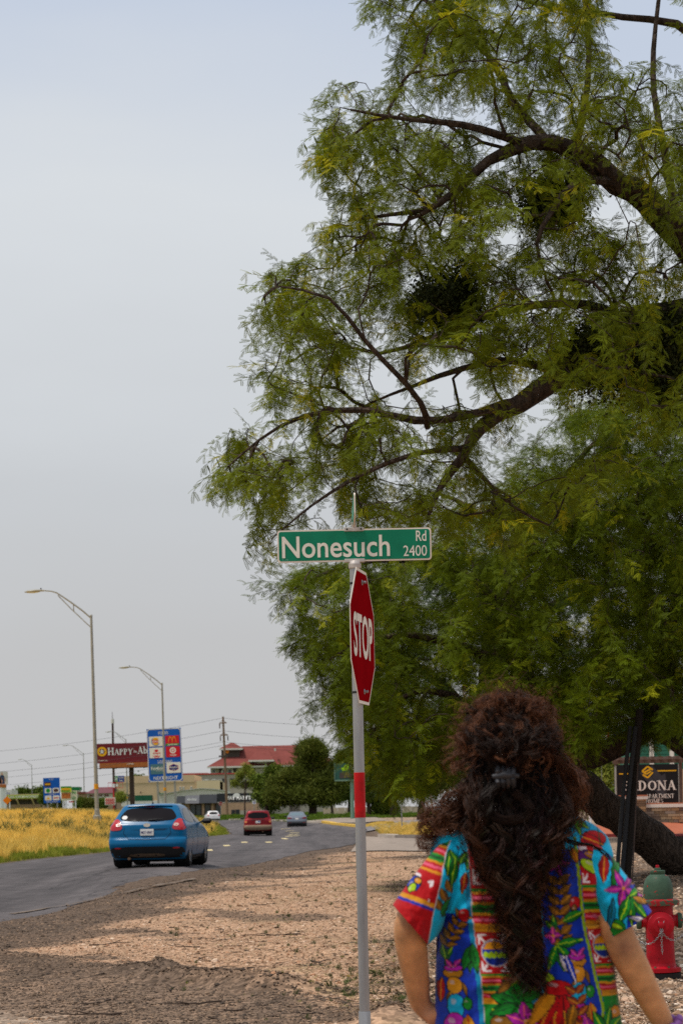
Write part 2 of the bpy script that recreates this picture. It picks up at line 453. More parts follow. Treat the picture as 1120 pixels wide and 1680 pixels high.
# ------------------------------------------------------------------ scatter of many small pieces (leaves, grass, pebbles)
def scatter(name, protos, pts, rot, scl, parent=None, kind='stuff', idx=None):
    n = len(pts)
    me = bpy.data.meshes.new(name)
    me.vertices.add(n); me.vertices.foreach_set('co', np.asarray(pts, np.float32).ravel())
    a = me.attributes.new('rot', 'FLOAT_VECTOR', 'POINT'); a.data.foreach_set('vector', np.asarray(rot, np.float32).ravel())
    a = me.attributes.new('scl', 'FLOAT', 'POINT'); a.data.foreach_set('value', np.asarray(scl, np.float32))
    if idx is None: idx = rng.integers(0, len(protos), n)
    a = me.attributes.new('pick', 'INT', 'POINT'); a.data.foreach_set('value', np.asarray(idx, np.int32))
    ob = link(name, me, None, parent)
    g = bpy.data.node_groups.new(name + '_nodes', 'GeometryNodeTree')
    g.interface.new_socket('Geometry', in_out='INPUT', socket_type='NodeSocketGeometry')
    g.interface.new_socket('Geometry', in_out='OUTPUT', socket_type='NodeSocketGeometry')
    gi = g.nodes.new('NodeGroupInput'); go = g.nodes.new('NodeGroupOutput')
    iop = g.nodes.new('GeometryNodeInstanceOnPoints')
    g.links.new(gi.outputs[0], iop.inputs['Points'])
    gti = g.nodes.new('GeometryNodeJoinGeometry')
    for p in reversed(protos):
        oi = g.nodes.new('GeometryNodeObjectInfo'); oi.inputs['Object'].default_value = p; oi.inputs['As Instance'].default_value = True
        g.links.new(oi.outputs['Geometry'], gti.inputs[0])
    g.links.new(gti.outputs[0], iop.inputs['Instance'])
    iop.inputs['Pick Instance'].default_value = True
    def na(nm, ty):
        q = g.nodes.new('GeometryNodeInputNamedAttribute'); q.data_type = ty; q.inputs[0].default_value = nm
        return q.outputs[0]
    g.links.new(na('pick', 'INT'), iop.inputs['Instance Index'])
    e2r = g.nodes.new('FunctionNodeEulerToRotation'); g.links.new(na('rot', 'FLOAT_VECTOR'), e2r.inputs[0])
    g.links.new(e2r.outputs[0], iop.inputs['Rotation'])
    g.links.new(na('scl', 'FLOAT'), iop.inputs['Scale'])
    g.links.new(iop.outputs[0], go.inputs[0])
    md = ob.modifiers.new('scatter', 'NODES'); md.node_group = g
    if kind: ob['kind'] = kind
    return ob
def proto(name, me, m):
    me.materials.clear()
    for k in (m if isinstance(m, (list, tuple)) else [m]): me.materials.append(k)
    return bpy.data.objects.new(name, me)        # never linked to the scene: only a shape for scatter()

# ================================================================== THE SETTING
# ------------------------------------------------------------------ ground
ROAD = [(-20, -17.6, -20, -8.7), (0, -15.9, 0, -7.0), (14, -14.6, 14, -5.9), (29.5, -13.2, 29.5, -4.7), (46, -12.0, 46, -3.4), (66, -10.6, 66, -1.8), (85, -9.3, 85, -0.3),
        (100, -8.9, 100, 0.7), (125, -8.2, 125, 1.6), (147, -7.6, 160, 2.3), (172, -9.2, 188, 1.8), (205, -12.0, 216, -1.0), (245, -15.5, 262, -7.5), (280, -20.0, 310, -18.0), (310, -30.0, 345, -30.0), (330, -48.0, 372, -50.0)]
_ry = np.array([r[2] for r in ROAD[:9]]); _rx = np.array([r[3] for r in ROAD[:9]]); _lx = np.array([r[1] for r in ROAD[:9]])
road_right = lambda y: np.interp(y, _ry, _rx)
road_left = lambda y: np.interp(y, _LY, _LX)
_bA = [ground_at(*q) for q in ((-60, 1575), (60, 1588), (230, 1600), (330, 1615), (420, 1628), (560, 1660), (640, 1700))]
BERM = np.array([(p.x, p.y) for p in _bA])
def seg_dist(x, y, L):
    best = np.full(x.shape, 1e9)
    for (a, b) in zip(L[:-1], L[1:]):
        ab = b - a; t = np.clip(((x - a[0]) * ab[0] + (y - a[1]) * ab[1]) / (ab @ ab), 0, 1)
        best = np.minimum(best, np.hypot(x - a[0] - t * ab[0], y - a[1] - t * ab[1]))
    return best
def sstep(a, b, x):
    t = np.clip((x - a) / (b - a), 0, 1); return t * t * (3 - 2 * t)
_cx0 = ground_at(-30, 1640); _cx1 = ground_at(230, 1690)
def near_dirt(x, y):               # the dirt lane in the near corner
    n = np.array([-(_cx1.y - _cx0.y), _cx1.x - _cx0.x]); n = n / np.linalg.norm(n)
    if n[1] > 0: n = -n
    return np.minimum((x - _cx0.x) * n[0] + (y - _cx0.y) * n[1], -(np.asarray(x) + 1.2))
def ground_detail(x, y):
    d = seg_dist(x, y, BERM)
    w = fbm(x * 2.1, y * 2.1, 3)
    near = np.clip(1 - (y - 40) / 40, 0, 1) * (y > 3)
    lump = np.exp(-((fbm(x * 1.3 + 3, y * 0.9, 2) - 0.66) / 0.12) ** 2)
    return near * (np.exp(-(d / 0.42) ** 2) * (0.05 + 0.13 * lump) + (fbm(x * 0.5, y * 0.35, 2) - 0.5) * 0.022 + np.clip(1 - (y - 17) / 7, 0, 1) * ((w - 0.5) * 0.03 + (fbm(x * 9, y * 9, 2) - 0.5) * 0.022))
def ground_z(x, y):
    return zt(x, y) + ground_detail(np.asarray(x, float), np.asarray(y, float))
xs = np.unique(np.concatenate([np.arange(-11, 8, 0.11), np.arange(-30, 25, 0.6), -30 - np.geomspace(1, 3500, 40), 25 + np.geomspace(1, 3500, 40)]))
ys = np.unique(np.concatenate([[-300, -100, -30, -8, 0, 4], np.arange(7, 24, 0.11), np.arange(24, 60, 0.35), np.arange(60, 130, 1.2), np.arange(130, 420, 5), np.geomspace(430, 5000, 30)]))
GX, GY = np.meshgrid(xs, ys)
gx, gy = GX.ravel(), GY.ravel()
GZ = ground_z(gx, gy)
GRAVEL = np.array((0.38, 0.236, 0.146)); DARK = np.array((0.075, 0.053, 0.038)); PALE = np.array((0.30, 0.225, 0.165))
MULCH = np.array((0.12, 0.08, 0.055)); LAWN = np.array((0.085, 0.12, 0.02)); STRAW = np.array((0.58, 0.38, 0.08)); ROCKY = np.array((0.28, 0.20, 0.14))
def lerp(a, b, t): return a * (1 - t[:, None]) + b * t[:, None]
def ground_colour(x, y):
    n1 = fbm(x * 0.8, y * 0.5, 4); n2 = fbm(x * 3.1 + 9, y * 2.2, 4); n3 = fbm(x * 9 + 4, y * 5, 3)
    C = np.tile(GRAVEL, (len(x), 1)) * (0.72 + 0.56 * n2)[:, None]
    # trodden earth and leaf litter in patches
    C = lerp(C, MULCH, sstep(0.56, 0.72, n1) * 0.75)
    C = lerp(C, np.array((0.14, 0.13, 0.05)), sstep(0.62, 0.75, fbm(x * 1.3 + 40, y * 1.0, 4)) * 0.5 * sstep(-2.5, 1.0, x))
    # dark grit washed along the road edge
    dx = x - road_right(y)
    wid = 0.9 + 1.3 * n1
    C = lerp(C, DARK * 1.15, (1 - sstep(wid * 0.6, wid * 1.7, dx + (n2 - 0.5) * 1.6)) * 0.92)
    # dark soil of the ridge and in front of it
    d = seg_dist(x, y, BERM)
    front = near_dirt(x, y)
    C = lerp(C, DARK, (1 - sstep(0.15, 1.2, d + (n2 - 0.5) * 1.5)) * 0.9 * (1 - sstep(-1.5, 0.6, x + (n3 - .5) * 2)))
    inside = sstep(-2.2, -1.0, front + (n2 - 0.5) * 1.6) * (1 - sstep(-1.2, 0.8, x + (n2 - .5) * 2.5)) * (1 - sstep(17, 20, y))
    C = lerp(C, DARK * 1.7, inside * 0.8)
    C = lerp(C, PALE, sstep(-0.15, 0.45, front + (n2 - 0.5) * 0.7) * (y < 24) * (1 - sstep(-2, .5, x)))
    # beneath the trees on the right
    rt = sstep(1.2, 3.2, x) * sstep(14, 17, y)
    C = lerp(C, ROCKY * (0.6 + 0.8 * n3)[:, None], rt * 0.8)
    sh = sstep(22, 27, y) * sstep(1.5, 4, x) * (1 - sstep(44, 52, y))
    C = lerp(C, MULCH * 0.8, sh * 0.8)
    # grass: bank left of the road, lawn beyond the side road
    lf = sstep(0.0, 1.5, road_left(y) - x) * (y < 400)
    C = lerp(C, lerp(np.tile(LAWN, (len(x), 1)), STRAW, sstep(0.5, 4.5, road_left(y) - x + (n1 - 0.5) * 3)), lf)
    C = lerp(C, LAWN * (0.7 + 0.6 * n1)[:, None], sstep(190, 215, y))
    return C
gc = ground_colour(gx, gy)
nx_, ny_ = len(xs), len(ys)
ii = (np.arange(ny_ - 1)[:, None] * nx_ + np.arange(nx_ - 1)[None]).ravel()
gq = np.stack([ii, ii + 1, ii + 1 + nx_, ii + nx_], 1)
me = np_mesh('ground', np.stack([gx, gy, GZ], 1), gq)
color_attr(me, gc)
def ground_mat():
    m, t, b = new_mat('earth')
    a = t.nodes.new('ShaderNodeAttribute'); a.attribute_name = 'col'
    tcn = t.nodes.new('ShaderNodeTexCoord')
    v = t.nodes.new('ShaderNodeTexVoronoi'); v.inputs['Scale'].default_value = 26; v.inputs['Randomness'].default_value = 1
    t.links.new(tcn.outputs['Object'], v.inputs['Vector'])
    n = t.nodes.new('ShaderNodeTexNoise'); n.inputs['Scale'].default_value = 14; n.inputs['Detail'].default_value = 8; n.inputs['Roughness'].default_value = 0.75
    t.links.new(tcn.outputs['Object'], n.inputs['Vector'])
    # each pebble cell its own tone
    sepc = t.nodes.new('ShaderNodeSeparateColor'); t.links.new(v.outputs['Color'], sepc.inputs[0])
    m1 = t.nodes.new('ShaderNodeMapRange'); m1.inputs[3].default_value = 0.55; m1.inputs[4].default_value = 1.5; t.links.new(sepc.outputs[0], m1.inputs[0])
    m2 = t.nodes.new('ShaderNodeMapRange'); m2.inputs[1].default_value = 0.3; m2.inputs[2].default_value = 0.7; m2.inputs[3].default_value = 0.62; m2.inputs[4].default_value = 1.35; t.links.new(n.outputs['Fac'], m2.inputs[0])
    mm = t.nodes.new('ShaderNodeMath'); mm.operation = 'MULTIPLY'; t.links.new(m1.outputs[0], mm.inputs[0]); t.links.new(m2.outputs[0], mm.inputs[1])
    mu = t.nodes.new('ShaderNodeVectorMath'); mu.operation = 'SCALE'; t.links.new(a.outputs['Color'], mu.inputs[0]); t.links.new(mm.outputs[0], mu.inputs['Scale'])
    t.links.new(mu.outputs[0], b.inputs['Base Color'])
    b.inputs['Roughness'].default_value = 0.95; b.inputs['Specular IOR Level'].default_value = 0.1
    bp = t.nodes.new('ShaderNodeBump'); bp.inputs['Strength'].default_value = 0.45; bp.inputs['Distance'].default_value = 0.015
    sb = t.nodes.new('ShaderNodeMath'); sb.operation = 'SUBTRACT'; t.links.new(n.outputs['Fac'], sb.inputs[0]); t.links.new(v.outputs['Distance'], sb.inputs[1])
    t.links.new(sb.outputs[0], bp.inputs['Height']); t.links.new(bp.outputs[0], b.inputs['Normal'])
    return m
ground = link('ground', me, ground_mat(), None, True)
ground['kind'] = 'structure'

# ------------------------------------------------------------------ sheets laid on the ground
def sheet(name, rows, m, off, cols=14, sub=10, jitter=0.0, kind='structure', parent=None, edge_drop=0.0):
    """rows: (left xy, right xy) pairs; a surface between them that follows the ground"""
    L = np.array([r[0] for r in rows], float); Rr = np.array([r[1] for r in rows], float)
    t = np.linspace(0, len(rows) - 1, (len(rows) - 1) * sub + 1)
    k = np.arange(len(rows))
    I = lambda A: np.stack([np.interp(t, k, A[:, 0]), np.interp(t, k, A[:, 1])], 1)
    Lp, Rp = I(L), I(Rr)
    s = np.linspace(0, 1, cols + 1)
    XY = Lp[:, None] * (1 - s)[None, :, None] + Rp[:, None] * s[None, :, None]
    if jitter:
        j = (fbm(XY[:, -1, 0] * 1.3 + XY[:, -1, 1] * 0.9, XY[:, -1, 1] * 1.1, 4) - 0.5) * 2 * jitter
        XY[:, -1, 0] += j; XY[:, -2, 0] += j * 0.6
        j = (fbm(XY[:, 0, 1] * 0.8 + 50, XY[:, 0, 1] * 0.3, 4) - 0.5) * 2 * jitter
        XY[:, 0, 0] += j
    x, y = XY[..., 0].ravel(), XY[..., 1].ravel()
    z = zt(x, y) + off + 0.00035 * np.maximum(y, 0)
    if edge_drop:
        e = np.tile(np.where((s == 0) | (s == 1), -edge_drop, 0.0), len(t)); z = z + e
    n = cols + 1
    i0 = (np.arange(len(t) - 1)[:, None] * n + np.arange(cols)[None]).ravel()
    me = np_mesh(name, np.stack([x, y, z], 1), np.stack([i0, i0 + 1, i0 + 1 + n, i0 + n], 1))
    o = link(name, me, m, parent, True)
    if kind: o['kind'] = kind
    return o
def asphalt(name, c, cr=(0.02, 0.02, 0.02)):
    m, t, b = new_mat(name)
    tcn = t.nodes.new('ShaderNodeTexCoord')
    def nz(scale, det=5, stretch=None):
        n = t.nodes.new('ShaderNodeTexNoise'); n.inputs['Scale'].default_value = scale; n.inputs['Detail'].default_value = det; n.inputs['Roughness'].default_value = 0.7
        if stretch:
            mp_ = t.nodes.new('ShaderNodeMapping'); mp_.inputs['Scale'].default_value = stretch; mp_.inputs['Rotation'].default_value = (0, 0, R(-4.3)); t.links.new(tcn.outputs['Object'], mp_.inputs[0]); t.links.new(mp_.outputs[0], n.inputs['Vector'])
        else: t.links.new(tcn.outputs['Object'], n.inputs['Vector'])
        return n.outputs['Fac']
    r = t.nodes.new('ShaderNodeValToRGB'); e = r.color_ramp.elements
    e[0].position = 0.32; e[0].color = (*[x * 0.6 for x in c], 1); e[1].position = 0.70; e[1].color = (*[x * 1.75 for x in c], 1)
    t.links.new(nz(0.7, 6, (1, 0.05, 1)), r.inputs[0])
    g = t.nodes.new('ShaderNodeMapRange'); g.inputs[1].default_value = 0.3; g.inputs[2].default_value = 0.7; g.inputs[3].default_value = 0.7; g.inputs[4].default_value = 1.35
    t.links.new(nz(70, 3), g.inputs[0])
    g2 = t.nodes.new('ShaderNodeMapRange'); g2.inputs[1].default_value = 0.35; g2.inputs[2].default_value = 0.7; g2.inputs[3].default_value = 0.75; g2.inputs[4].default_value = 1.25
    t.links.new(nz(0.9, 6), g2.inputs[0])
    mm = t.nodes.new('ShaderNodeMath'); mm.operation = 'MULTIPLY'; t.links.new(g.outputs[0], mm.inputs[0]); t.links.new(g2.outputs[0], mm.inputs[1])
    mu = t.nodes.new('ShaderNodeVectorMath'); mu.operation = 'SCALE'; t.links.new(r.outputs[0], mu.inputs[0]); # cracks and dark sealed seams
    vc = t.nodes.new('ShaderNodeTexVoronoi'); vc.feature = 'DISTANCE_TO_EDGE'; vc.inputs['Scale'].default_value = 0.33
    nd = t.nodes.new('ShaderNodeTexNoise'); nd.inputs['Scale'].default_value = 1.2; nd.inputs['Detail'].default_value = 5; t.links.new(tcn.outputs['Object'], nd.inputs['Vector'])
    av = t.nodes.new('ShaderNodeMixRGB'); av.blend_type = 'ADD'; av.inputs[0].default_value = 1.6; t.links.new(tcn.outputs['Object'], av.inputs[1]); t.links.new(nd.outputs['Color'], av.inputs[2]); t.links.new(av.outputs[0], vc.inputs['Vector'])
    cr_ = t.nodes.new('ShaderNodeMapRange'); cr_.inputs[1].default_value = 0.004; cr_.inputs[2].default_value = 0.02; cr_.inputs[3].default_value = 0.45; cr_.inputs[4].default_value = 1.0; t.links.new(vc.outputs['Distance'], cr_.inputs[0])
    m3 = t.nodes.new('ShaderNodeMath'); m3.operation = 'MULTIPLY'; t.links.new(mm.outputs[0], m3.inputs[0]); t.links.new(cr_.outputs[0], m3.inputs[1]); t.links.new(m3.outputs[0], mu.inputs['Scale'])
    t.links.new(mu.outputs[0], b.inputs['Base Color'])
    b.inputs['Roughness'].default_value = 0.85; b.inputs['Specular IOR Level'].default_value = 0.2
    bp = t.nodes.new('ShaderNodeBump'); bp.inputs['Strength'].default_value = 0.4; bp.inputs['Distance'].default_value = 0.01
    t.links.new(nz(90, 3), bp.inputs['Height']); t.links.new(bp.outputs[0], b.inputs['Normal'])
    return m
M_road = asphalt('asphalt', (0.072, 0.062, 0.060))
M_side = asphalt('old_asphalt', (0.16, 0.145, 0.14))
M_conc = mat('concrete', (0.27, 0.215, 0.17), 0.9, var=0.22, scale=1.6, bump=0.3, bscale=30)
M_kerb = mat('kerb_concrete', (0.40, 0.34, 0.28), 0.9, var=0.2, scale=3, bump=0.3)
M_yel = mat('yellow_paint', (0.62, 0.38, 0.05), 0.7, var=0.25, scale=5)
M_line = mat('worn_line_paint', (0.62, 0.50, 0.26), 0.75, var=0.25, scale=9)
sheet('road', [((r[1], r[0]), (r[3], r[2])) for r in ROAD], M_road, 0.015, cols=18, sub=14, jitter=0.25, edge_drop=0.03)
# crumbling pale edge of the carriageway: a thin seam of old concrete showing through
G = lambda px, py: tuple(ground_at(px, py)[:2])
def seam(name, pix, w, m, off):
    pts = [np.array(G(*q)) for q in pix]
    sheet(name, [((p[0] - w / 2, p[1]), (p[0] + w / 2, p[1])) for p in pts], m, off, cols=2, sub=8, jitter=0.08)
seam('gutter_seam', [(20, 1503), (80, 1492), (150, 1479), (210, 1466), (270, 1453), (320, 1444)], 0.08, mat('worn_gutter', (.165, .125, .095), .95, var=.4, scale=2, bump=.4), 0.022)
# side road, driveway apron, kerbs
sheet('side_road', [(G(598, 1354), G(602, 1366)), (G(640, 1350.5), G(650, 1357)), (G(690, 1346), G(705, 1352.5)), (G(760, 1344), G(790, 1350)), (G(900, 1343), G(960, 1350))], M_side, 0.03, cols=8)
sheet('driveway', [(G(588, 1373), G(575, 1399)), (G(640, 1377), G(650, 1397)), (G(700, 1378), G(720, 1396)), (G(780, 1378), G(810, 1394)), (G(860, 1378), G(880, 1392))], M_conc, 0.012, cols=8)
def kerb(name, pix, w, h, m, off=0.0):
    mb = MB(); pts = [ground_at(*q) for q in pix]; fine = []
    for a, b in zip(pts[:-1], pts[1:]):
        for k in range(8): fine.append(a.lerp(b, k / 8))
    fine.append(pts[-1])
    for i, p in enumerate(fine):
        d = (fine[min(i + 1, len(fine) - 1)] - fine[max(i - 1, 0)]); d.z = 0; d.normalize(); n = Vector((-d.y, d.x, 0)) * w / 2
        z = zt1(p.x, p.y) + off + 0.0004 * p.y
        for q in ((-1, -0.2), (-0.9, h), (0.9, h), (1, -0.2)): mb.v.append((p.x + n.x * q[0], p.y + n.y * q[0], z + q[1]))
    for i in range(len(fine) - 1):
        for j in range(3):
            a = i * 4 + j; mb.f.append((a, a + 1, a + 5, a + 4))
    mb.f += [(0, 1, 2, 3), tuple(len(mb.v) - 4 + j for j in (3, 2, 1, 0))]
    o = mb.build(name, m); o['kind'] = 'structure'; return o
kerb('kerb_yellow', [(531, 1351), (548, 1354.5), (575, 1357), (598, 1357.5), (640, 1353)], 0.5, 0.16, M_yel)
kerb('kerb', [(627, 1374.5), (650, 1376), (700, 1376), (800, 1375)], 0.5, 0.14, M_kerb)
kerb('kerb_lawn', [(378, 1346.5), (420, 1348), (470, 1349), (505, 1350), (531, 1350.5)], 0.5, 0.13, M_kerb)
sheet('sidewalk', [(G(505, 1347), G(515, 1351)), (G(540, 1344.5), G(552, 1352)), (G(580, 1344), G(605, 1351)), (G(615, 1343), G(640, 1348.5))], M_conc, 0.05, cols=4)
# yellow raised lane markers and worn dashes
mk = []
_mk = [(343, 1397), (372, 1389.5), (401, 1384), (441, 1384), (467, 1378), (481, 1373.5), (484, 1371), (486, 1368), (478, 1365), (470, 1361.5)]
mkm = MB()
for sx in (-0.55, ): pass
mm_ = raw_mesh('lane_dash', [(-.13, -1.1, 0), (.13, -1.1, 0), (.13, 1.1, 0), (-.13, 1.1, 0), (-.12, -1.06, .012), (.12, -1.06, .012), (.12, 1.06, .012), (-.12, 1.06, .012)],
               [(4, 5, 6, 7), (0, 1, 5, 4), (1, 2, 6, 5), (2, 3, 7, 6), (3, 0, 4, 7)])
mm_.materials.append(M_line)
_road = bpy.data.objects['road']
for (px, py) in _mk:
    p = ground_at(px, py)
    o = bpy.data.objects.new('lane_dash', mm_); COL.objects.link(o); o.parent = _road
    o.location = (p.x, p.y, zt1(p.x, p.y) + 0.02 + 0.00036 * p.y); o.rotation_euler = (0, 0, R(4 if py > 1375 else -10))
    if py < 1380: o.scale = (0.9, 1.6, 1)

# ------------------------------------------------------------------ grass
def blade_proto(name, n, h, spread, w, m, droop=0.3, seed=0):
    r = random.Random(seed); V, Fc = [], []
    for _ in range(n):
        a = r.uniform(0, 6.283); d = spread * math.sqrt(r.random()); bx, by = d * math.cos(a), d * math.sin(a)
        hh = h * r.uniform(0.55, 1.1); la = r.uniform(0, 6.283); ln = hh * droop * r.uniform(0.2, 1.3); wa = r.uniform(0, 3.14)
        wx, wy = w * math.cos(wa), w * math.sin(wa); k = len(V)
        V += [(bx - wx, by - wy, 0), (bx + wx, by + wy, 0), (bx + ln * .35 * math.cos(la) + wx * .7, by + ln * .35 * math.sin(la) + wy * .7, hh * .6),
              (bx + ln * .35 * math.cos(la) - wx * .7, by + ln * .35 * math.sin(la) - wy * .7, hh * .6), (bx + ln * math.cos(la), by + ln * math.sin(la), hh)]
        Fc += [(k, k + 1, k + 2, k + 3), (k + 3, k + 2, k + 4)]
    return proto(name, raw_mesh(name, V, Fc), m)
M_straw = leaf_mat('dry_grass', (0.80, 0.53, 0.115), (0.88, 0.68, 0.27), 0.38)
M_grn = leaf_mat('green_grass', (0.24, 0.27, 0.03), (0.50, 0.42, 0.08), 0.4)
M_lawn = leaf_mat('lawn_grass', (0.09, 0.15, 0.012), (0.16, 0.2, 0.02), 0.3)
M_weed = leaf_mat('weed_leaf', (0.075, 0.10, 0.03), (0.16, 0.14, 0.09), 0.25)
straw = [blade_proto('straw_tuft', 22, 0.44, 0.22, 0.008, M_straw, 0.55, s) for s in range(4)]
greens = [blade_proto('green_tuft', 22, 0.22, 0.2, 0.009, M_grn, 0.5, s + 9) for s in range(3)]
lawnp = [blade_proto('lawn_tuft', 26, 0.14, 0.3, 0.02, M_lawn, 0.5, s + 20) for s in range(3)]
weedp = [blade_proto('weed_tuft', 26, 0.5, 0.2, 0.018, M_weed, 0.7, s + 30) for s in range(3)]
def rots(n, tilt=0.15):
    return np.stack([rng.normal(0, tilt, n), rng.normal(0, tilt, n), rng.uniform(0, 6.283, n)], 1)
def fill(poly_pix, n):
    """random ground spots, even in the photo, inside a polygon of photo pixels"""
    A = np.array(poly_pix, float); out = []
    x0, y0 = A.min(0); x1, y1 = A.max(0)
    while len(out) < n:
        m = (n - len(out)) * 3 + 50
        X = rng.uniform(x0, x1, m); Y = rng.uniform(y0, y1, m); ins = np.zeros(m, bool); j = len(A) - 1
        for i in range(len(A)):
            c = ((A[i, 1] > Y) != (A[j, 1] > Y)) & (X < (A[j, 0] - A[i, 0]) * (Y - A[i, 1]) / (A[j, 1] - A[i, 1] + 1e-9) + A[i, 0])
            ins ^= c; j = i
        out += list(zip(X[ins], Y[ins]))
    return np.array(out[:n])
def on_ground(pix, d0=5, d1=900):
    """sight lines to ground for many pixels at once"""
    u, up = pix[:, 0] - CX, HY - pix[:, 1]
    a = (u * CR + up * SR) / F; b = (-u * SR + up * CR) / F
    ds = np.geomspace(d0, d1, 260); res = np.full(len(a), float(d1))
    todo = np.ones(len(a), bool)
    for d in ds:
        h = CH + b * d - zt(a * d, np.full(len(a), d)); hit = todo & (h < 0); res[hit] = d; todo &= ~hit
        if not todo.any(): break
    keep = ~todo; res = res[keep]; a = a[keep]
    res = res * np.exp(-rng.uniform(0, 1, len(res)) * math.log(d1 / d0) / 259)
    return np.stack([a * res, res, zt(a * res, res)], 1)
# long dry grass on the bank: spread over the bank itself, denser towards the road
nb = 26000
by = 46 * (330 / 46) ** rng.random(nb)
bx = road_left(by) - 0.3 - rng.gamma(1.1, 8.0, nb)
ok = (bx / by > -0.24)
bx, by = bx[ok], by[ok]
edge = road_left(by) - bx
patch = fbm(bx * 0.35, by * 0.12, 4)
gr = (edge < 0.8 + 2.6 * (patch - 0.35)) | ((patch > 0.62) & (edge < 14) & (rng.random(len(bx)) < .45))
wd = (~gr) & (fbm(bx * 0.5 + 30, by * 0.16, 3) > 0.57) & (rng.random(len(bx)) < 0.20)
bz = zt(bx, by)
scatter('dry_bank_grass', straw, *(lambda q: (np.stack([bx, by, bz], 1)[q], rots(q.sum(), 0.2), rng.uniform(0.6, 1.25, q.sum())))(~gr & ~wd))
scatter('green_verge_grass', greens, *(lambda q: (np.stack([bx, by, bz], 1)[q], rots(q.sum(), 0.2), rng.uniform(0.6, 1.2, q.sum())))(gr))
scatter('bank_weeds', weedp, *(lambda q: (np.stack([bx, by, bz], 1)[q], rots(q.sum(), 0.2), rng.uniform(0.6, 1.3, q.sum())))(wd))
# lawn beyond the road and the green island by the side road
pl = on_ground(fill([(300, 1334), (300, 1344), (380, 1346.5), (500, 1349.5), (560, 1343), (720, 1340), (720, 1331), (560, 1333), (400, 1333)], 5200), 150, 700)
scatter('lawn_grass', lawnp, pl, rots(len(pl)), rng.uniform(0.8, 1.8, len(pl)))
pl = on_ground(fill([(604, 1356), (640, 1352), (760, 1351), (780, 1373), (700, 1374), (630, 1373), (622, 1366)], 2600), 40, 300)
kk = rng.random(len(pl)) < 0.45
scatter('island_grass', straw[:2] + greens, pl, rots(len(pl)), rng.uniform(0.35, 0.75, len(pl)), idx=np.where(kk, rng.integers(0, 2, len(pl)), rng.integers(2, 5, len(pl))))
for o in ('dry_bank_grass', 'green_verge_grass', 'bank_weeds', 'lawn_grass', 'island_grass'):
    pass
tag(bpy.data.objects['dry_bank_grass'], 'tall dry yellow grass covering the bank left of the road')
tag(bpy.data.objects['green_verge_grass'], 'strip of green grass along the foot of the bank')
tag(bpy.data.objects['bank_weeds'], 'greyish weeds among the dry grass on the bank')
tag(bpy.data.objects['lawn_grass'], 'mown green lawn under the trees beyond the road')
tag(bpy.data.objects['island_grass'], 'patchy grass island beside the side road')

# ------------------------------------------------------------------ pebbles on the gravel
def pebble(seed, cs, m):
    r = random.Random(seed); bm = bmesh.new(); bmesh.ops.create_icosphere(bm, subdivisions=1, radius=1.0)
    sx, sy, sz = r.uniform(.8, 1.3), r.uniform(.7, 1.1), r.uniform(.35, .7)
    for v in bm.verts:
        k = r.uniform(0.8, 1.15); v.co = Vector((v.co.x * sx * k, v.co.y * sy * k, v.co.z * sz * k))
    me = bpy.data.meshes.new('pebble'); bm.to_mesh(me); bm.free()
    return proto('pebble', me, m)
def peb_mat(name, stops):
    m, t, b = new_mat(name); oi = t.nodes.new('ShaderNodeObjectInfo'); r = t.nodes.new('ShaderNodeValToRGB'); e = r.color_ramp.elements
    e[0].position = 0; e[0].color = (*stops[0], 1); e[1].position = 1; e[1].color = (*stops[-1], 1)
    for k, c in enumerate(stops[1:-1]): x = e.new((k + 1) / (len(stops) - 1)); x.color = (*c, 1)
    t.links.new(oi.outputs['Random'], r.inputs[0]); t.links.new(r.outputs[0], b.inputs['Base Color']); b.inputs['Roughness'].default_value = 0.9; b.inputs['Specular IOR Level'].default_value = 0.2
    return m
M_peb = peb_mat('pebble_tan', [(0.07, 0.048, 0.032), (0.23, 0.138, 0.082), (0.34, 0.21, 0.125), (0.44, 0.30, 0.19), (0.38, 0.195, 0.105), (0.64, 0.48, 0.35)])
M_peb2 = peb_mat('pebble_dark', [(0.055, 0.040, 0.030), (0.11, 0.076, 0.053), (0.16, 0.11, 0.075), (0.28, 0.185, 0.12)])
M_peb3 = peb_mat('pebble_white', [(0.10, 0.07, 0.05), (0.20, 0.14, 0.10), (0.36, 0.25, 0.17), (0.48, 0.34, 0.23), (0.72, 0.6, 0.48)])
tanp = [pebble(s, 1, M_peb) for s in range(4)]; darkp = [pebble(s + 10, 1, M_peb2) for s in range(3)]; whitep = [pebble(s + 20, 1, M_peb3) for s in range(4)]
px_ = on_ground(fill([(-30, 1500), (600, 1385), (720, 1385), (760, 1690), (-30, 1690)], 60000), 6, 120)
px_ = px_[(near_dirt(px_[:, 0], px_[:, 1]) < 0.15) | (rng.random(len(px_)) < .12)]
gcx = ground_colour(px_[:, 0], px_[:, 1]).mean(1)
dk = gcx < 0.2
px_[:, 2] = ground_z(px_[:, 0], px_[:, 1])
idx = np.where(dk, rng.integers(4, 7, len(px_)), rng.integers(0, 4, len(px_)))
sz = rng.lognormal(-4.95, 0.45, len(px_)) * (0.7 + px_[:, 1] / 38)
scatter('gravel', tanp + darkp, px_, rots(len(px_), 0.3), np.clip(sz, 0.004, 0.05), idx=idx)
tag(bpy.data.objects['gravel'], 'loose tan and pink gravel on the roadside')
px_ = on_ground(fill([(690, 1380), (1130, 1400), (1140, 1700), (690, 1700)], 42000), 6, 80)
px_[:, 2] = ground_z(px_[:, 0], px_[:, 1])
sz = rng.lognormal(-4.75, 0.6, len(px_)) * (0.7 + px_[:, 1] / 45)
scatter('pale_stones', whitep + tanp, px_, rots(len(px_), 0.4), np.clip(sz, 0.006, 0.075))
tag(bpy.data.objects['pale_stones'], 'pale crushed stones under the trees around the hydrant')

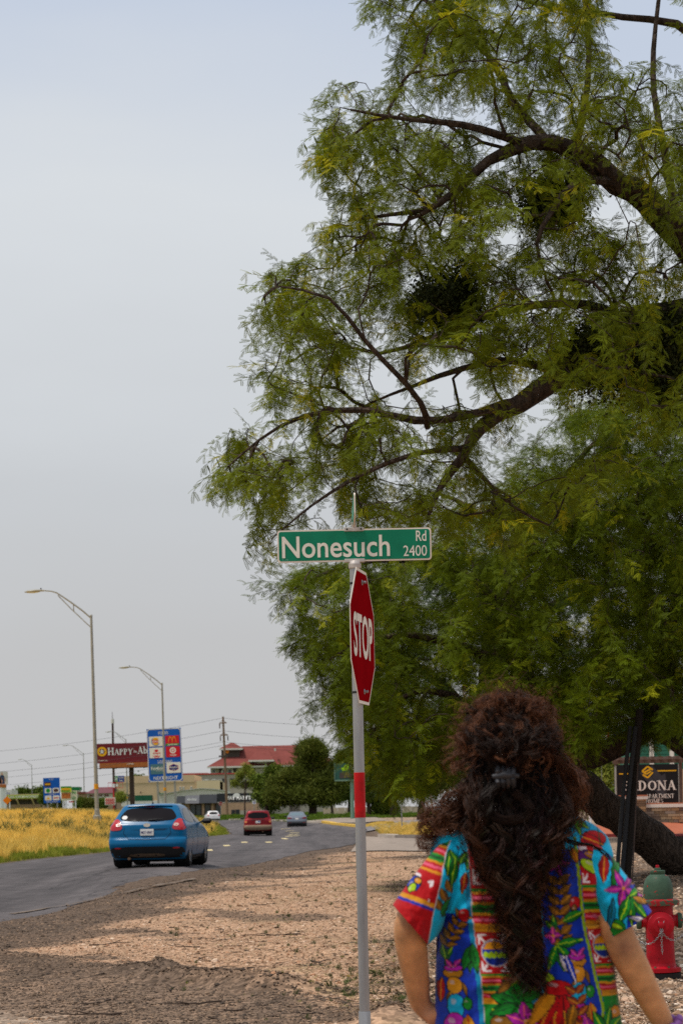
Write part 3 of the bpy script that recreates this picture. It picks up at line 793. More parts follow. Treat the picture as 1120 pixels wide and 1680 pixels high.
# small weeds, fallen twigs and leaf litter
wp_ = on_ground(fill([(180, 1440), (560, 1400), (700, 1420), (700, 1680), (420, 1680), (300, 1560)], 230), 8, 90)
wp_[:, 2] = ground_z(wp_[:, 0], wp_[:, 1])
scatter('gravel_weeds', weedp + greens, wp_, rots(len(wp_)), rng.uniform(.03, .10, len(wp_)) * (.6 + wp_[:, 1] / 40))
tag(bpy.data.objects['gravel_weeds'], 'small scattered weeds sprouting through the gravel')
cl_ = []
for (cx_, cy_, n_, r_) in ((600, 1600, 60, 40), (655, 1560, 50, 36), (540, 1628, 30, 30), (465, 1505, 12, 12), (640, 1640, 60, 50), (300, 1625, 8, 10), (665, 1460, 40, 30)):
    q_ = np.stack([rng.normal(cx_, r_, n_), rng.normal(cy_, r_ * .28, n_)], 1); cl_.append(on_ground(q_, 8, 90))
cl_ = np.concatenate(cl_); cl_[:, 2] = ground_z(cl_[:, 0], cl_[:, 1])
scatter('ground_cover', greens + weedp, cl_, rots(len(cl_), .5), rng.uniform(.05, .13, len(cl_)))
tag(bpy.data.objects['ground_cover'], 'low green weed patches near the sign post')
def twig(seed):
    r = random.Random(seed); mb = MB(); p = Vector((0, 0, .01)); pts = [p]
    for _ in range(6): p = p + Vector((r.uniform(.06, .12), r.gauss(0, .03), r.gauss(0, .006))); pts.append(p)
    mb.tube(pts, [.008, .008, .007, .006, .005, .004, .003], 5); mb.tube([pts[3], pts[3] + Vector((.08, .06, .02)), pts[3] + Vector((.16, .09, .02))], [.005, .004, .002], 4)
    me = raw_mesh('twig', mb.v, mb.f); return proto('twig', me, mat('dead_twig', (.07, .048, .035), .9, var=.3))
tw_ = on_ground(fill([(60, 1470), (560, 1405), (760, 1420), (1100, 1480), (1100, 1680), (200, 1680)], 150), 8, 90); tw_[:, 2] = ground_z(tw_[:, 0], tw_[:, 1])
scatter('fallen_twigs', [twig(s) for s in range(3)], tw_, rots(len(tw_), .05), rng.uniform(.3, 1.1, len(tw_)))
tag(bpy.data.objects['fallen_twigs'], 'dead twigs lying on the gravel')
def litter(seed):
    r = random.Random(seed); V, Fc = [], []
    for _ in range(14):
        p = Vector((r.gauss(0, .12), r.gauss(0, .12), r.uniform(.004, .018))); a = r.uniform(0, 6.28); l = r.uniform(.01, .028); w = l * .3; d = Vector((math.cos(a), math.sin(a), r.gauss(0, .3))); q = Vector((-d.y, d.x, r.gauss(0, .3)))
        k = len(V); V += [p - d * l, p + q * w, p + d * l, p - q * w]; Fc.append((k, k + 1, k + 2, k + 3))
    return proto('leaf_litter', raw_mesh('leaf_litter', V, Fc), peb_mat('litter_%d' % seed, [(.06, .04, .03), (.12, .08, .05), (.2, .13, .07), (.09, .06, .04)]))
lt_ = on_ground(fill([(560, 1400), (1130, 1400), (1130, 1700), (600, 1700), (640, 1500)], 2600), 8, 60); lt_[:, 2] = ground_z(lt_[:, 0], lt_[:, 1])
lt_ = lt_[fbm(lt_[:, 0] * 1.1 + 3, lt_[:, 1] * .7, 3) > .48]
scatter('leaf_litter', [litter(s) for s in range(3)], lt_, rots(len(lt_), .03), rng.uniform(.6, 1.3, len(lt_)))
tag(bpy.data.objects['leaf_litter'], 'brown leaf litter strewn over the ground under the trees')

# ================================================================== TREES
def bark_mat(name, c):
    m, t, b = new_mat(name)
    tcn = t.nodes.new('ShaderNodeTexCoord')
    mp_ = t.nodes.new('ShaderNodeMapping'); mp_.inputs['Scale'].default_value = (1, 1, 0.35); t.links.new(tcn.outputs['Object'], mp_.inputs[0])
    v = t.nodes.new('ShaderNodeTexVoronoi'); v.feature = 'DISTANCE_TO_EDGE'; v.inputs['Scale'].default_value = 16; t.links.new(mp_.outputs[0], v.inputs['Vector'])
    n = t.nodes.new('ShaderNodeTexNoise'); n.inputs['Scale'].default_value = 20; n.inputs['Detail'].default_value = 8; t.links.new(mp_.outputs[0], n.inputs['Vector'])
    r = t.nodes.new('ShaderNodeValToRGB'); e = r.color_ramp.elements
    e[0].position = 0.3; e[0].color = (*[x * 0.45 for x in c], 1); e[1].position = 0.75; e[1].color = (*[x * 1.7 for x in c], 1)
    t.links.new(n.outputs['Fac'], r.inputs[0]); t.links.new(r.outputs[0], b.inputs['Base Color'])
    b.inputs['Roughness'].default_value = 0.95; b.inputs['Specular IOR Level'].default_value = 0.15
    ad_ = t.nodes.new('ShaderNodeMath'); ad_.operation = 'MULTIPLY_ADD'; ad_.inputs[1].default_value = 2.0; t.links.new(v.outputs['Distance'], ad_.inputs[0]); t.links.new(n.outputs['Fac'], ad_.inputs[2])
    bp = t.nodes.new('ShaderNodeBump'); bp.inputs['Strength'].default_value = 0.9; bp.inputs['Distance'].default_value = 0.05
    t.links.new(ad_.outputs[0], bp.inputs['Height']); t.links.new(bp.outputs[0], b.inputs['Normal'])
    return m
M_bark = bark_mat('mesquite_bark', (0.060, 0.042, 0.031))
M_bark2 = bark_mat('dark_bark', (0.070, 0.049, 0.036))
M_mesq = leaf_mat('mesquite_leaf', (0.140, 0.172, 0.007), (0.48, 0.43, 0.012), 0.34)
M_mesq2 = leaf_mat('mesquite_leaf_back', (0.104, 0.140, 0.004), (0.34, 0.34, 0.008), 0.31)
M_mesq3 = leaf_mat('mesquite_leaf_shade', (0.034, 0.056, 0.004), (0.08, 0.11, 0.006), 0.2)  # crown shade is put into this leaf colour
M_mist = leaf_mat('mistletoe_leaf', (0.036, 0.046, 0.012), (0.09, 0.085, 0.02), 0.2)
M_pod = mat('ripe_pod', (0.55, 0.33, 0.06), 0.6, var=0.3)

def sprig_mesh(seed, nleaf=7, L=0.30, pairs=12, pin=0.10, ll=0.020, lw=0.0036, pods=0):
    """a drooping twig along +x with feathery two-forked leaves"""
    r = random.Random(seed); V, Fc, mi = [], [], []
    def quad(a, b, c, d, m=0):
        k = len(V); V.extend([a, b, c, d]); Fc.append((k, k + 1, k + 2, k + 3)); mi.append(m)
    stem = []
    for i in range(9):
        t = i / 8; stem.append(Vector((L * t, 0.02 * math.sin(3 * t + seed), -0.10 * L / 0.3 * t * t)))
    for a, b in zip(stem[:-1], stem[1:]):
        quad(a + Vector((0, .0022, 0)), a - Vector((0, .0022, 0)), b - Vector((0, .0016, 0)), b + Vector((0, .0016, 0)), 1)
        quad(a + Vector((0, 0, .0022)), a - Vector((0, 0, .0022)), b - Vector((0, 0, .0016)), b + Vector((0, 0, .0016)), 1)
    for i in range(nleaf):
        t = (i + 0.6) / nleaf; p = stem[min(8, int(t * 8))].lerp(stem[min(8, int(t * 8) + 1)], t * 8 - int(t * 8)) if t < 1 else stem[8]
        side = 1 if i % 2 else -1
        az = side * r.uniform(0.5, 1.5); el_ = r.uniform(-0.9, 0.25)
        base = Vector((math.cos(az) * math.cos(el_), math.sin(az) * math.cos(el_), math.sin(el_)))
        for fork in (-1, 1):
            d = (base + Vector((-base.y, base.x, 0)) * fork * r.uniform(0.25, 0.5)).normalized()
            plane = Vector((r.uniform(-.5, .5), r.uniform(-.5, .5), 1)); w = d.cross(plane).normalized()
            n = pairs + r.randint(-2, 1); q = p.copy(); step = pin * r.uniform(0.8, 1.15) / n
            for k in range(n):
                d2 = (d + Vector((0, 0, -0.5)) * (k / n)).normalized(); q = q + d2 * step
                s = 1 - 0.35 * abs(2 * k / n - 0.9)
                for sg in (-1, 1):
                    tip = q + (w * sg + d2 * 0.45).normalized() * ll * s + Vector((0, 0, -0.004))
                    ww = d2 * lw
                    quad(q - ww * .3, q.lerp(tip, .5) - ww, tip, q.lerp(tip, .5) + ww)
    for _ in range(pods):
        p = stem[r.randint(2, 7)]; x = r.uniform(-.03, .03)
        quad(p, p + Vector((.006, .004, -.03)), p + Vector((x, .004, -.11)), p + Vector((x - .006, -.004, -.06)), 2)
    me = raw_mesh('sprig', V, Fc); me.polygons.foreach_set('material_index', mi)
    return me
near_sprigs = [proto('sprig', sprig_mesh(s), [M_mesq, M_bark]) for s in range(5)] + [proto('sprig', sprig_mesh(9, pods=4), [M_mesq, M_bark, M_pod])]
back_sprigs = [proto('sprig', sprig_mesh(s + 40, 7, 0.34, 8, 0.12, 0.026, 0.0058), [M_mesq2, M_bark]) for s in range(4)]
def mist_mesh(seed):
    r = random.Random(seed); V, Fc = [], []
    for _ in range(9):
        d = Vector((r.gauss(0, 1), r.gauss(0, 1), r.gauss(0, 1))).normalized() * .2; w = d.orthogonal().normalized() * .003; k = len(V); V += [-w, w, d + w * .5, d - w * .5]; Fc.append((k, k + 1, k + 2, k + 3))
    for _ in range(70):
        p = Vector((r.gauss(0, .09), r.gauss(0, .09), r.gauss(0, .09))); d = Vector((r.gauss(0, 1), r.gauss(0, 1), r.gauss(-.3, 1))).normalized(); w = d.orthogonal().normalized() * 0.012
        k = len(V); V += [p, p + d * .02 + w, p + d * .045, p + d * .02 - w]; Fc.append((k, k + 1, k + 2, k + 3))
    return raw_mesh('leaf_bunch', V, Fc)
mist = [proto('leaf_bunch', mist_mesh(s), M_mist) for s in range(3)]

def inside(A, X, Y):
    ins = np.zeros(len(X), bool); j = len(A) - 1
    for i in range(len(A)):
        c = ((A[i][1] > Y) != (A[j][1] > Y)) & (X < (A[j][0] - A[i][0]) * (Y - A[i][1]) / (A[j][1] - A[i][1] + 1e-9) + A[i][0])
        ins ^= c; j = i
    return ins
def crown_points(poly, n, dmid, dspread, holes=0.0, hs=0.012, seed=0):
    """spots through a crown's volume: outline given as seen from the road, real depth around the trunk"""
    A = np.array(poly, float); r = np.random.default_rng(seed); out = []
    lo, hi = A.min(0), A.max(0)
    while len(out) < n:
        X = r.uniform(lo[0], hi[0], 4000); Y = r.uniform(lo[1], hi[1], 4000)
        k = inside(A, X, Y) & (fbm(X * hs + seed, Y * hs, 3) > holes)
        D = dmid + np.clip(r.normal(0, 0.55, 4000), -1, 1) * dspread
        out += [P(*q) for q in zip(X[k], Y[k], D[k])]
    return np.array([tuple(p) for p in out[:n]])
def dense_path(pts, rad, step, wob, seed):
    r = random.Random(seed); out, rr = [], []
    for i in range(len(pts) - 1):
        p0 = pts[max(i - 1, 0)]; p1 = pts[i]; p2 = pts[i + 1]; p3 = pts[min(i + 2, len(pts) - 1)]
        n = max(2, int((p2 - p1).length / step))
        for k in range(n):
            t = k / n
            q = 0.5 * ((2 * p1) + (p2 - p0) * t + (2 * p0 - 5 * p1 + 4 * p2 - p3) * t * t + (3 * p1 - p0 - 3 * p2 + p3) * t ** 3)
            w = wob * (rad[i] * (1 - t) + rad[i + 1] * t)
            out.append(q + Vector((r.gauss(0, w), r.gauss(0, w), r.gauss(0, w)))); rr.append((rad[i] * (1 - t) + rad[i + 1] * t) * r.uniform(.93, 1.07))
    out.append(pts[-1]); rr.append(rad[-1])
    return out, rr
def grow(tree, limbs, targets, tip=0.0035, droop=0.3, bark=None, seg=0.16, branch_name='branches', expo=0.46):
    """limbs: [(points, radii)]; branches reach from them to every target; returns the branches as lists of points"""
    pos, tan, par, own = [], [], [], []
    tm = MB()
    for li, (pts, rad) in enumerate(limbs):
        pp, rr = dense_path(pts, rad, 0.22, 0.10, li)
        tm.tube(pp, rr, n=10 if rad[0] > .08 else 6, caps=True)
        for i, p in enumerate(pp):
            d = pp[min(i + 1, len(pp) - 1)] - pp[max(i - 1, 0)]
            if rr[i] < 0.2: pos.append(p); tan.append(d.normalized()); par.append(-1); own.append(rr[i])
    tm.build('trunk', bark or M_bark, tree, smooth=True)
    T = [Vector(t) for t in targets]
    kd = kdtree.KDTree(len(pos))
    for i, p in enumerate(pos): kd.insert(p, i)
    kd.balance()
    order = sorted(range(len(T)), key=lambda i: kd.find(T[i])[2])
    branches = []; r = random.Random(3)
    nlimb = len(pos); built = len(pos)
    for c, i in enumerate(order):
        if c % 40 == 0 and len(pos) > built:
            kd = kdtree.KDTree(len(pos))
            for k, p in enumerate(pos): kd.insert(p, k)
            kd.balance(); built = len(pos)
        t = T[i]; best = min(kd.find_n(t, 6), key=lambda q: q[2] * (1.0 + 0.35 * (tan[q[1]].dot((t - q[0]).normalized()) < 0.1)))
        s, si, L = best
        if L < 0.05: continue
        c1 = s + tan[si] * 0.35 * L + Vector((0, 0, 0.10 * L)); c2 = t + Vector((r.gauss(0, .1), r.gauss(0, .1), droop)) * L
        n = int(min(12, max(3, L / seg))); prev = si; ids = [si]
        for k in range(1, n + 1):
            u = k / n; q = s * (1 - u) ** 3 + c1 * 3 * u * (1 - u) ** 2 + c2 * 3 * u * u * (1 - u) + t * u ** 3
            if k < n: q = q + Vector((r.gauss(0, 1), r.gauss(0, 1), r.gauss(0, 1))) * 0.028 * L
            pos.append(q); tan.append((q - pos[prev]).normalized()); par.append(prev); own.append(None); prev = len(pos) - 1; ids.append(prev)
        branches.append(ids)
    cnt = np.zeros(len(pos))
    for ids in branches: cnt[ids[-1]] += 1
    for k in range(len(pos) - 1, nlimb - 1, -1):
        if par[k] >= 0: cnt[par[k]] += cnt[k]
    rad = [own[k] if own[k] is not None else tip * max(cnt[k], 1) ** expo for k in range(len(pos))]
    bm_ = MB()
    for ids in branches:
        rr = [rad[k] for k in ids]; rr[0] = min(rr[0], rr[1] * 1.25); 
        bm_.tube([pos[k] for k in ids], rr, n=5 if rr[0] > .012 else 3, caps=False)
    b = bm_.build(branch_name, bark or M_bark, tree, smooth=True); b['kind'] = 'stuff'
    return [[pos[k] for k in ids] for ids in branches]
def sprigs_on(branches, per_m, spread=0.9, down=0.35, seed=0, start=0.3):
    r = np.random.default_rng(seed); Pn, Rn = [], []
    for br in branches:
        A = np.array([tuple(p) for p in br]); seg_ = np.linalg.norm(np.diff(A, axis=0), axis=1); cum = np.concatenate([[0], np.cumsum(seg_)]); L = cum[-1]
        n = r.poisson(per_m * L * (1 - start)) + 1
        for s in np.append(r.uniform(start * L, L, n), L):
            k = min(np.searchsorted(cum, s, 'right') - 1, len(seg_) - 1); f = (s - cum[k]) / max(seg_[k], 1e-6)
            p = A[k] * (1 - f) + A[k + 1] * f; d = (A[k + 1] - A[k]) / max(seg_[k], 1e-6)
            d = d + r.normal(0, spread, 3) * np.array((1, 1, .7)) + np.array((0, 0, -down)); d /= np.linalg.norm(d)
            Pn.append(p); Rn.append((r.uniform(-.6, .6), math.asin(max(-1, min(1, -d[2]))), math.atan2(d[1], d[0])))
    return np.array(Pn), np.array(Rn)

# ------------------------------------------------------------------ near mesquite: trunk stands beyond the right edge, limbs reach over the sign
def LP(*pts): return [P(a, b, c) for (a, b, c) in pts]
_b0 = at(1300, 21.5)
nt_ = thing('mesquite_tree', 'nearest mesquite tree whose drooping feathery limbs reach over the street sign', 'tree', _b0)
nt_.location = (0, 0, 0)
limbs = [
 ([_b0 + Vector((0, 0, -.2)), P(1296, 1250, 21.5), P(1275, 1000, 21.4), P(1250, 800, 21.3), P(1235, 660, 21.2)], [.34, .27, .24, .23, .21]),
 (LP((1235, 660, 21.2), (1185, 490, 21), (1120, 395, 20.7), (1060, 330, 20.4), (1010, 298, 20.2), (940, 245, 20), (870, 234, 19.8), (800, 265, 19.6), (740, 320, 19.5), (690, 352, 19.4)), [.2, .17, .145, .13, .115, .09, .068, .05, .034, .018]),
 (LP((1235, 660, 21.2), (1165, 525, 20.9), (1100, 512, 20.6), (1000, 542, 20.3), (920, 613, 20), (850, 660, 19.8), (790, 700, 19.6), (760, 748, 19.5), (722, 800, 19.4), (700, 855, 19.4)), [.2, .16, .13, .115, .105, .085, .062, .045, .03, .014]),
 (LP((940, 245, 20), (957, 180, 20.1), (966, 90, 20.2), (958, 0, 20.4), (950, -90, 20.5)), [.042, .034, .027, .02, .012]),
 (LP((900, 236, 19.9), (840, 165, 20.3), (800, 90, 20.6), (740, 40, 20.8), (690, -5, 21)), [.045, .036, .028, .02, .012]),
 (LP((1010, 298, 20.2), (945, 300, 19.6), (905, 345, 19.3), (880, 400, 19.2), (892, 445, 19.2)), [.045, .034, .028, .02, .01]),
 (LP((860, 236, 19.8), (790, 212, 19.3), (720, 200, 19), (640, 192, 18.7), (575, 180, 18.5)), [.04, .033, .026, .018, .009]),
 (LP((800, 265, 19.6), (720, 335, 20), (640, 352, 20.2), (570, 362, 20.3)), [.04, .028, .018, .009]),
 (LP((850, 660, 19.8), (760, 682, 19.4), (680, 690, 19.2), (600, 672, 19.1), (500, 682, 19), (425, 722, 19), (375, 765, 19)), [.055, .045, .037, .03, .021, .013, .007]),
 (LP((920, 613, 20), (840, 592, 20.3), (760, 603, 20.5), (680, 632, 20.7), (610, 660, 20.9)), [.05, .04, .03, .02, .01]),
 (LP((1040, 528, 20.4), (960, 500, 20.9), (880, 500, 21.3), (790, 522, 21.6), (700, 556, 21.8), (620, 580, 22), (540, 562, 22.1), (480, 592, 22.2)), [.06, .05, .042, .034, .026, .02, .014, .008]),
 (LP((760, 748, 19.5), (800, 792, 19.8), (842, 832, 20), (900, 862, 20.3)), [.03, .024, .017, .008]),
 (LP((1120, 395, 20.7), (1088, 250, 21), (1070, 120, 21.3), (1082, -20, 21.6)), [.05, .036, .028, .018]),
 (LP((1240, 640, 21.2), (1225, 320, 21.6), (1150, 70, 21.8), (1020, 28, 21.6), (910, 14, 21.4), (840, -4, 21.2)), [.12, .08, .045, .03, .02, .01]),
 (LP((700, 700, 19.2), (690, 660, 18.8), (600, 560, 18.4), (540, 490, 18.2), (460, 470, 18.1)), [.03, .03, .022, .015, .008]),
 (LP((770, 735, 19.5), (680, 745, 19), (590, 780, 18.8), (510, 830, 18.7), (450, 880, 18.7)), [.034, .026, .019, .012, .006]),
 (LP((1225, 450, 21.5), (1330, 250, 21.8), (1420, 80, 22), (1480, -60, 22)), [.14, .1, .07, .04]),
 (LP((1240, 640, 21.2), (1340, 560, 21), (1450, 520, 20.8)), [.13, .09, .04]),
]
outline = [(605, -70), (628, 15), (672, 95), (560, 135), (530, 200), (532, 262), (585, 268), (605, 290), (560, 310), (522, 372), (520, 430), (470, 435), (437, 452), (430, 530), (470, 545), (430, 600), (442, 690), (380, 715), (356, 768), (385, 800), (440, 792),
           (416, 850), (440, 915), (482, 830), (525, 862), (560, 815), (680, 862), (760, 875), (860, 860), (960, 790), (1130, 700), (1180, 660), (1180, -70)]
tg = crown_points(outline, 1250, 20.2, 2.2, holes=0.42, hs=0.011, seed=5)
tg2 = crown_points([(1180, 700), (1180, -70), (700, -70), (780, -420), (1250, -560), (1600, -300), (1620, 500), (1500, 760)], 380, 21.4, 3.0, holes=0.3, seed=8)
# outline tips so the ragged left edge sits where it should
tips = np.array([tuple(P(a, b, 19.5 + 0.8 * math.sin(i * 2.1))) for i, (a, b) in enumerate([(600, 8), (652, 88), (556, 136), (540, 170), (533, 238), (545, 258), (612, 292), (565, 315), (528, 372), (525, 425), (480, 430), (440, 452), (436, 500), (434, 528), (445, 545), (432, 602), (450, 640), (445, 692),
       (400, 720), (372, 745), (358, 768), (362, 780), (392, 792), (430, 800), (420, 850), (418, 870), (440, 905), (436, 880), (470, 860), (500, 840), (525, 850), (560, 810), (600, 850), (640, 840), (690, 850), (470, 700), (410, 705), (455, 760), (460, 790), (480, 760), (520, 770)])])
brs = grow(nt_, limbs, np.concatenate([tg, tg2, tips]), tip=.0042, droop=0.22)
sp, sr = sprigs_on(brs, 9.6, 0.75, 0.5, 1, 0.35)
keep = rng.random(len(sp)) < 0.97
sp, sr = sp[keep], sr[keep]
idx = rng.integers(0, 5, len(sp)); idx[rng.random(len(sp)) < 0.06] = 5
scatter('crown', near_sprigs, sp, sr, rng.uniform(0.7, 1.15, len(sp)), parent=nt_, idx=idx)
def clump(px, py, d, rx, rz, n, name, parent, seed):
    r = np.random.default_rng(seed); c = P(px, py, d); s = d / F
    q = r.normal(0, 1, (n, 3)); q /= np.linalg.norm(q, axis=1)[:, None]; q *= r.random(n)[:, None] ** 0.7
    q = q * np.array((rx * s, rx * s, rz * s)) * (0.8 + 0.4 * r.random((n, 1))) + np.array(tuple(c))
    scatter(name, mist, q, r.uniform(0, 6.28, (n, 3)), r.uniform(.6, 1.1, n), parent=parent)
for k, q in enumerate([(905, 335, 20, 44, 40, 110), (738, 495, 20.3, 60, 58, 190), (985, 585, 20.2, 84, 54, 300), (1092, 600, 20.3, 42, 70, 180), (1075, 545, 20.6, 56, 32, 100)]):
    clump(*q[:3], *q[3:5], q[5], 'mistletoe', nt_, k)

# ------------------------------------------------------------------ second mesquite with the leaning trunk
_b1 = at(1150, 38)
bt_ = thing('mesquite_tree', 'second mesquite with thick dark trunk leaning low behind the person', 'tree', (0, 0, 0))
limbs = [
 ([_b1 + Vector((0.3, 0, -.35)), _b1 + Vector((0.05, 0, .12)), P(1085, 1388, 37.6), P(1010, 1338, 37.2), P(955, 1292, 36.8), P(912, 1252, 36.5), P(880, 1190, 36.3), P(858, 1100, 36.1), P(840, 1000, 36), P(832, 900, 36)], [.52, .42, .34, .31, .30, .25, .2, .17, .14, .1]),
 (LP((925, 1268, 36.6), (962, 1246, 36.3), (1010, 1226, 36.1), (1056, 1196, 36), (1086, 1140, 36), (1092, 1060, 36.1), (1072, 980, 36.2)), [.2, .2, .2, .2, .18, .13, .09]),
 (LP((1060, 1190, 36), (1100, 1212, 35.6), (1140, 1245, 35.3), (1200, 1260, 35)), [.15, .14, .12, .08]),
 (LP((858, 1100, 36.1), (760, 1062, 35.6), (680, 1042, 35.2), (600, 1052, 35), (540, 1082, 34.9)), [.1, .08, .055, .035, .015]),
 (LP((842, 1010, 36), (740, 932, 35.6), (640, 918, 35.3), (540, 938, 35), (480, 968, 34.9)), [.1, .075, .05, .03, .012]),
 (LP((880, 1190, 36.3), (780, 1160, 35.8), (700, 1132, 35.5), (640, 1160, 35.3), (600, 1222, 35.2)), [.1, .075, .05, .035, .015]),
 (LP((832, 900, 36), (900, 822, 36.4), (960, 742, 36.8), (1020, 690, 37)), [.09, .07, .045, .02]),
 (LP((832, 900, 36), (770, 832, 36.2), (700, 805, 36.4)), [.08, .05, .02]),
 (LP((1092, 1060, 36.1), (1124, 900, 36.6), (1152, 790, 37)), [.1, .07, .04]),
 (LP((1072, 980, 36.2), (1000, 900, 35.5), (930, 860, 35.2), (880, 840, 35)), [.07, .05, .035, .015]),
 (LP((700, 1132, 35.5), (680, 1180, 35), (672, 1230, 34.8), (668, 1275, 34.7)), [.04, .03, .02, .01]),
 (LP((1092, 1060, 36.1), (1180, 1020, 36), (1280, 1000, 36)), [.09, .07, .03]),
]
outline = [(452, 958), (520, 926), (600, 915), (700, 872), (735, 830), (830, 760), (900, 702), (960, 662), (1040, 642), (1140, 650), (1300, 660), (1320, 1150), (1120, 1190), (1060, 1190), (1000, 1165), (960, 1220), (920, 1225), (800, 1200), (745, 1200), (725, 1272), (690, 1282), (640, 1278), (620, 1230), (580, 1240), (560, 1180), (505, 1150), (530, 1120), (490, 1060), (475, 1030), (500, 1000)]
tg = crown_points(outline, 2100, 36, 3.2, holes=0.28, hs=0.013, seed=15)
tips = np.array([tuple(P(a, b, 35)) for (a, b) in [(455, 958), (462, 975), (480, 1000), (478, 1030), (492, 1062), (520, 1080), (528, 1118), (510, 1150), (530, 1150), (562, 1182), (572, 1210), (585, 1238), (602, 1245), (620, 1255), (640, 1276), (660, 1284), (700, 1280), (722, 1268), (480, 945), (520, 930), (500, 1020), (1000, 1170), (960, 1215), (1030, 1180), (1080, 1185), (1110, 1190)]])
brs = grow(bt_, limbs, np.concatenate([tg, tips]), droop=0.2, bark=M_bark2, seg=0.25)
sp, sr = sprigs_on(brs, 9.0, 0.75, 0.4, 2, 0.3)
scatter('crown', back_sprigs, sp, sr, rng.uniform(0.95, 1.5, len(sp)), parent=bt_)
print('sprigs', len(sp))

# ------------------------------------------------------------------ third tree, behind: fills the lower mass, its shade put into the leaf colour
_b2 = at(770, 58)
ct_ = thing('mesquite_tree', 'third mesquite standing farther back, its shade-coloured crown hanging behind the stop sign', 'tree', (0, 0, 0))
limbs = [([_b2 + Vector((0, 0, -.4)), P(775, 1300, 58), P(790, 1200, 58), P(800, 1080, 58), P(805, 960, 58)], [.4, .34, .28, .22, .14]),
         (LP((790, 1200, 58), (720, 1120, 57.5), (650, 1080, 57), (590, 1090, 56.5)), [.2, .15, .1, .05]),
         (LP((800, 1080, 58), (900, 1000, 58.5), (1000, 960, 59), (1080, 960, 59)), [.2, .16, .1, .05]),
         (LP((795, 1140, 58), (880, 1120, 57.5), (960, 1120, 57), (1040, 1140, 57)), [.16, .12, .08, .04]),
         (LP((780, 1230, 58), (700, 1200, 57), (640, 1210, 56.5)), [.12, .08, .04])]
outline = [(545, 1010), (600, 960), (700, 930), (820, 860), (960, 830), (1100, 800), (1200, 820), (1200, 1160), (1060, 1185), (960, 1225), (900, 1240), (760, 1250), (740, 1290), (690, 1300), (630, 1292), (600, 1250), (575, 1180), (560, 1100)]
tg = crown_points(outline, 700, 58, 3.5, holes=0.12, hs=0.013, seed=25)
brs = grow(ct_, limbs, tg, tip=.006, droop=0.2, bark=M_bark2, seg=0.4)
sp, sr = sprigs_on(brs, 5.0, 0.75, 0.4, 3, 0.2)
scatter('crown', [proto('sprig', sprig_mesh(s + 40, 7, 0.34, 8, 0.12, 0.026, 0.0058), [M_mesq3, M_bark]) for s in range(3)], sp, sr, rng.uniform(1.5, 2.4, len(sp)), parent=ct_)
print('third', len(sp))

# ================================================================== STREET FURNITURE
M_galv = mat('galvanised_steel', (0.33, 0.335, 0.34), 0.42, 0.6, var=0.25, scale=14, streak=True)
M_galv2 = mat('weathered_steel', (0.30, 0.29, 0.25), 0.55, 0.3, var=0.15, scale=3)
M_redtape = mat('red_reflective', (0.44, 0.004, 0.006), 0.5, var=0.22, scale=22)
M_stop = mat('stop_red', (0.235, 0.003, 0.006), 0.85, var=0.16, scale=5, spec=0.0)
M_swhite = mat('sign_white', (0.76, 0.70, 0.60), 0.5, var=0.10, scale=14)
M_green = mat('sign_green', (0.002, 0.190, 0.098), 0.5, var=0.16, scale=7)
M_pink = mat('faded_border', (0.80, 0.68, 0.58), 0.5, var=0.05)
M_alu = mat('cast_aluminium', (0.52, 0.47, 0.43), 0.5, 0.5, var=0.2, scale=20)
M_black = mat('black_plastic', (0.012, 0.012, 0.012), 0.5, var=0.1)
M_blue = mat('sign_blue', (0.004, 0.095, 0.42), 0.45, var=0.08, scale=2)
M_white = mat('white_paint', (0.78, 0.76, 0.72), 0.5, var=0.06, scale=3)

# ---- the corner post: stop sign, street name blades
sp0 = Vector((0.11, 12.15, zt1(0.11, 12.15)))
post = thing('street_sign_post', 'galvanised post with red stop sign seen nearly edge-on under green Nonesuch street name sign', 'sign post', sp0, lean=R(-0.15))
def PZ(py, d=12.15): return CH + (HY - py) / F * d - sp0.z
def PX(px, py, d=12.15):                     # local x on the post for a photo pixel
    return P(px, py, d).x - sp0.x
K = 12.15 / F
mb = MB(); mb.tube([(0, 0, -0.3), (0, 0, 0.5), (0, 0, PZ(926))], [0.030, 0.0300, 0.0300], 20)
pole = mb.build('pole', M_galv, post, True)
mb = MB()
mb.lathe([(0.0345, -0.1), (0.0345, PZ(1661)), (0.033, PZ(1660))], 20)
mb.build('anchor_sleeve', M_galv, post, True)
mb = MB(); mb.lathe([(0.0303, PZ(1342)), (0.0312, PZ(1341.8)), (0.0312, PZ(1268.2)), (0.0303, PZ(1268))], 20, caps=False)
mb.build('red_band', M_redtape, post, True)
# cap bracket and name blade
mb = MB(); mb.lathe([(0.031, PZ(934)), (0.036, PZ(933)), (0.037, PZ(926)), (0.030, PZ(921))], 16)
mb.box(-0.058, 0.058, -0.016, 0.016, PZ(923), PZ(917.5)); mb.box(-0.03, 0.03, -0.02, 0.02, PZ(927), PZ(921))
cap = mb.build('cap_bracket', M_alu, post, False, 0.003)
zc, hw_, hh_ = PZ(895), 252 * K / 2, 53 * K / 2
blade = MB().prism(rrect(-hw_, hw_, zc - hh_, zc + hh_, 0.018, 5), -0.004, 0.004).build('name_blade', M_pink, post)
MB().prism(rrect(-hw_ + .0085, hw_ - .0085, zc - hh_ + .0085, zc + hh_ - .0085, 0.013, 5), -0.0062, 0.0062).build('green_field', M_green, blade)
bx_ = lambda px: (px - 583) * K
bz_ = lambda py: zc + (895 - py) * K
text('Nonesuch', bx_(464.5), bx_(641), bz_(914.5), bz_(879), M_swhite, blade, y=-0.0082, bold=0.012)
text('Rd', bx_(684), bx_(701), bz_(890.5), bz_(873.5), M_swhite, blade, y=-0.0082, bold=0.008)
text('2400', bx_(663), bx_(701.5), bz_(915), bz_(897.5), M_swhite, blade, y=-0.0082, bold=0.002)
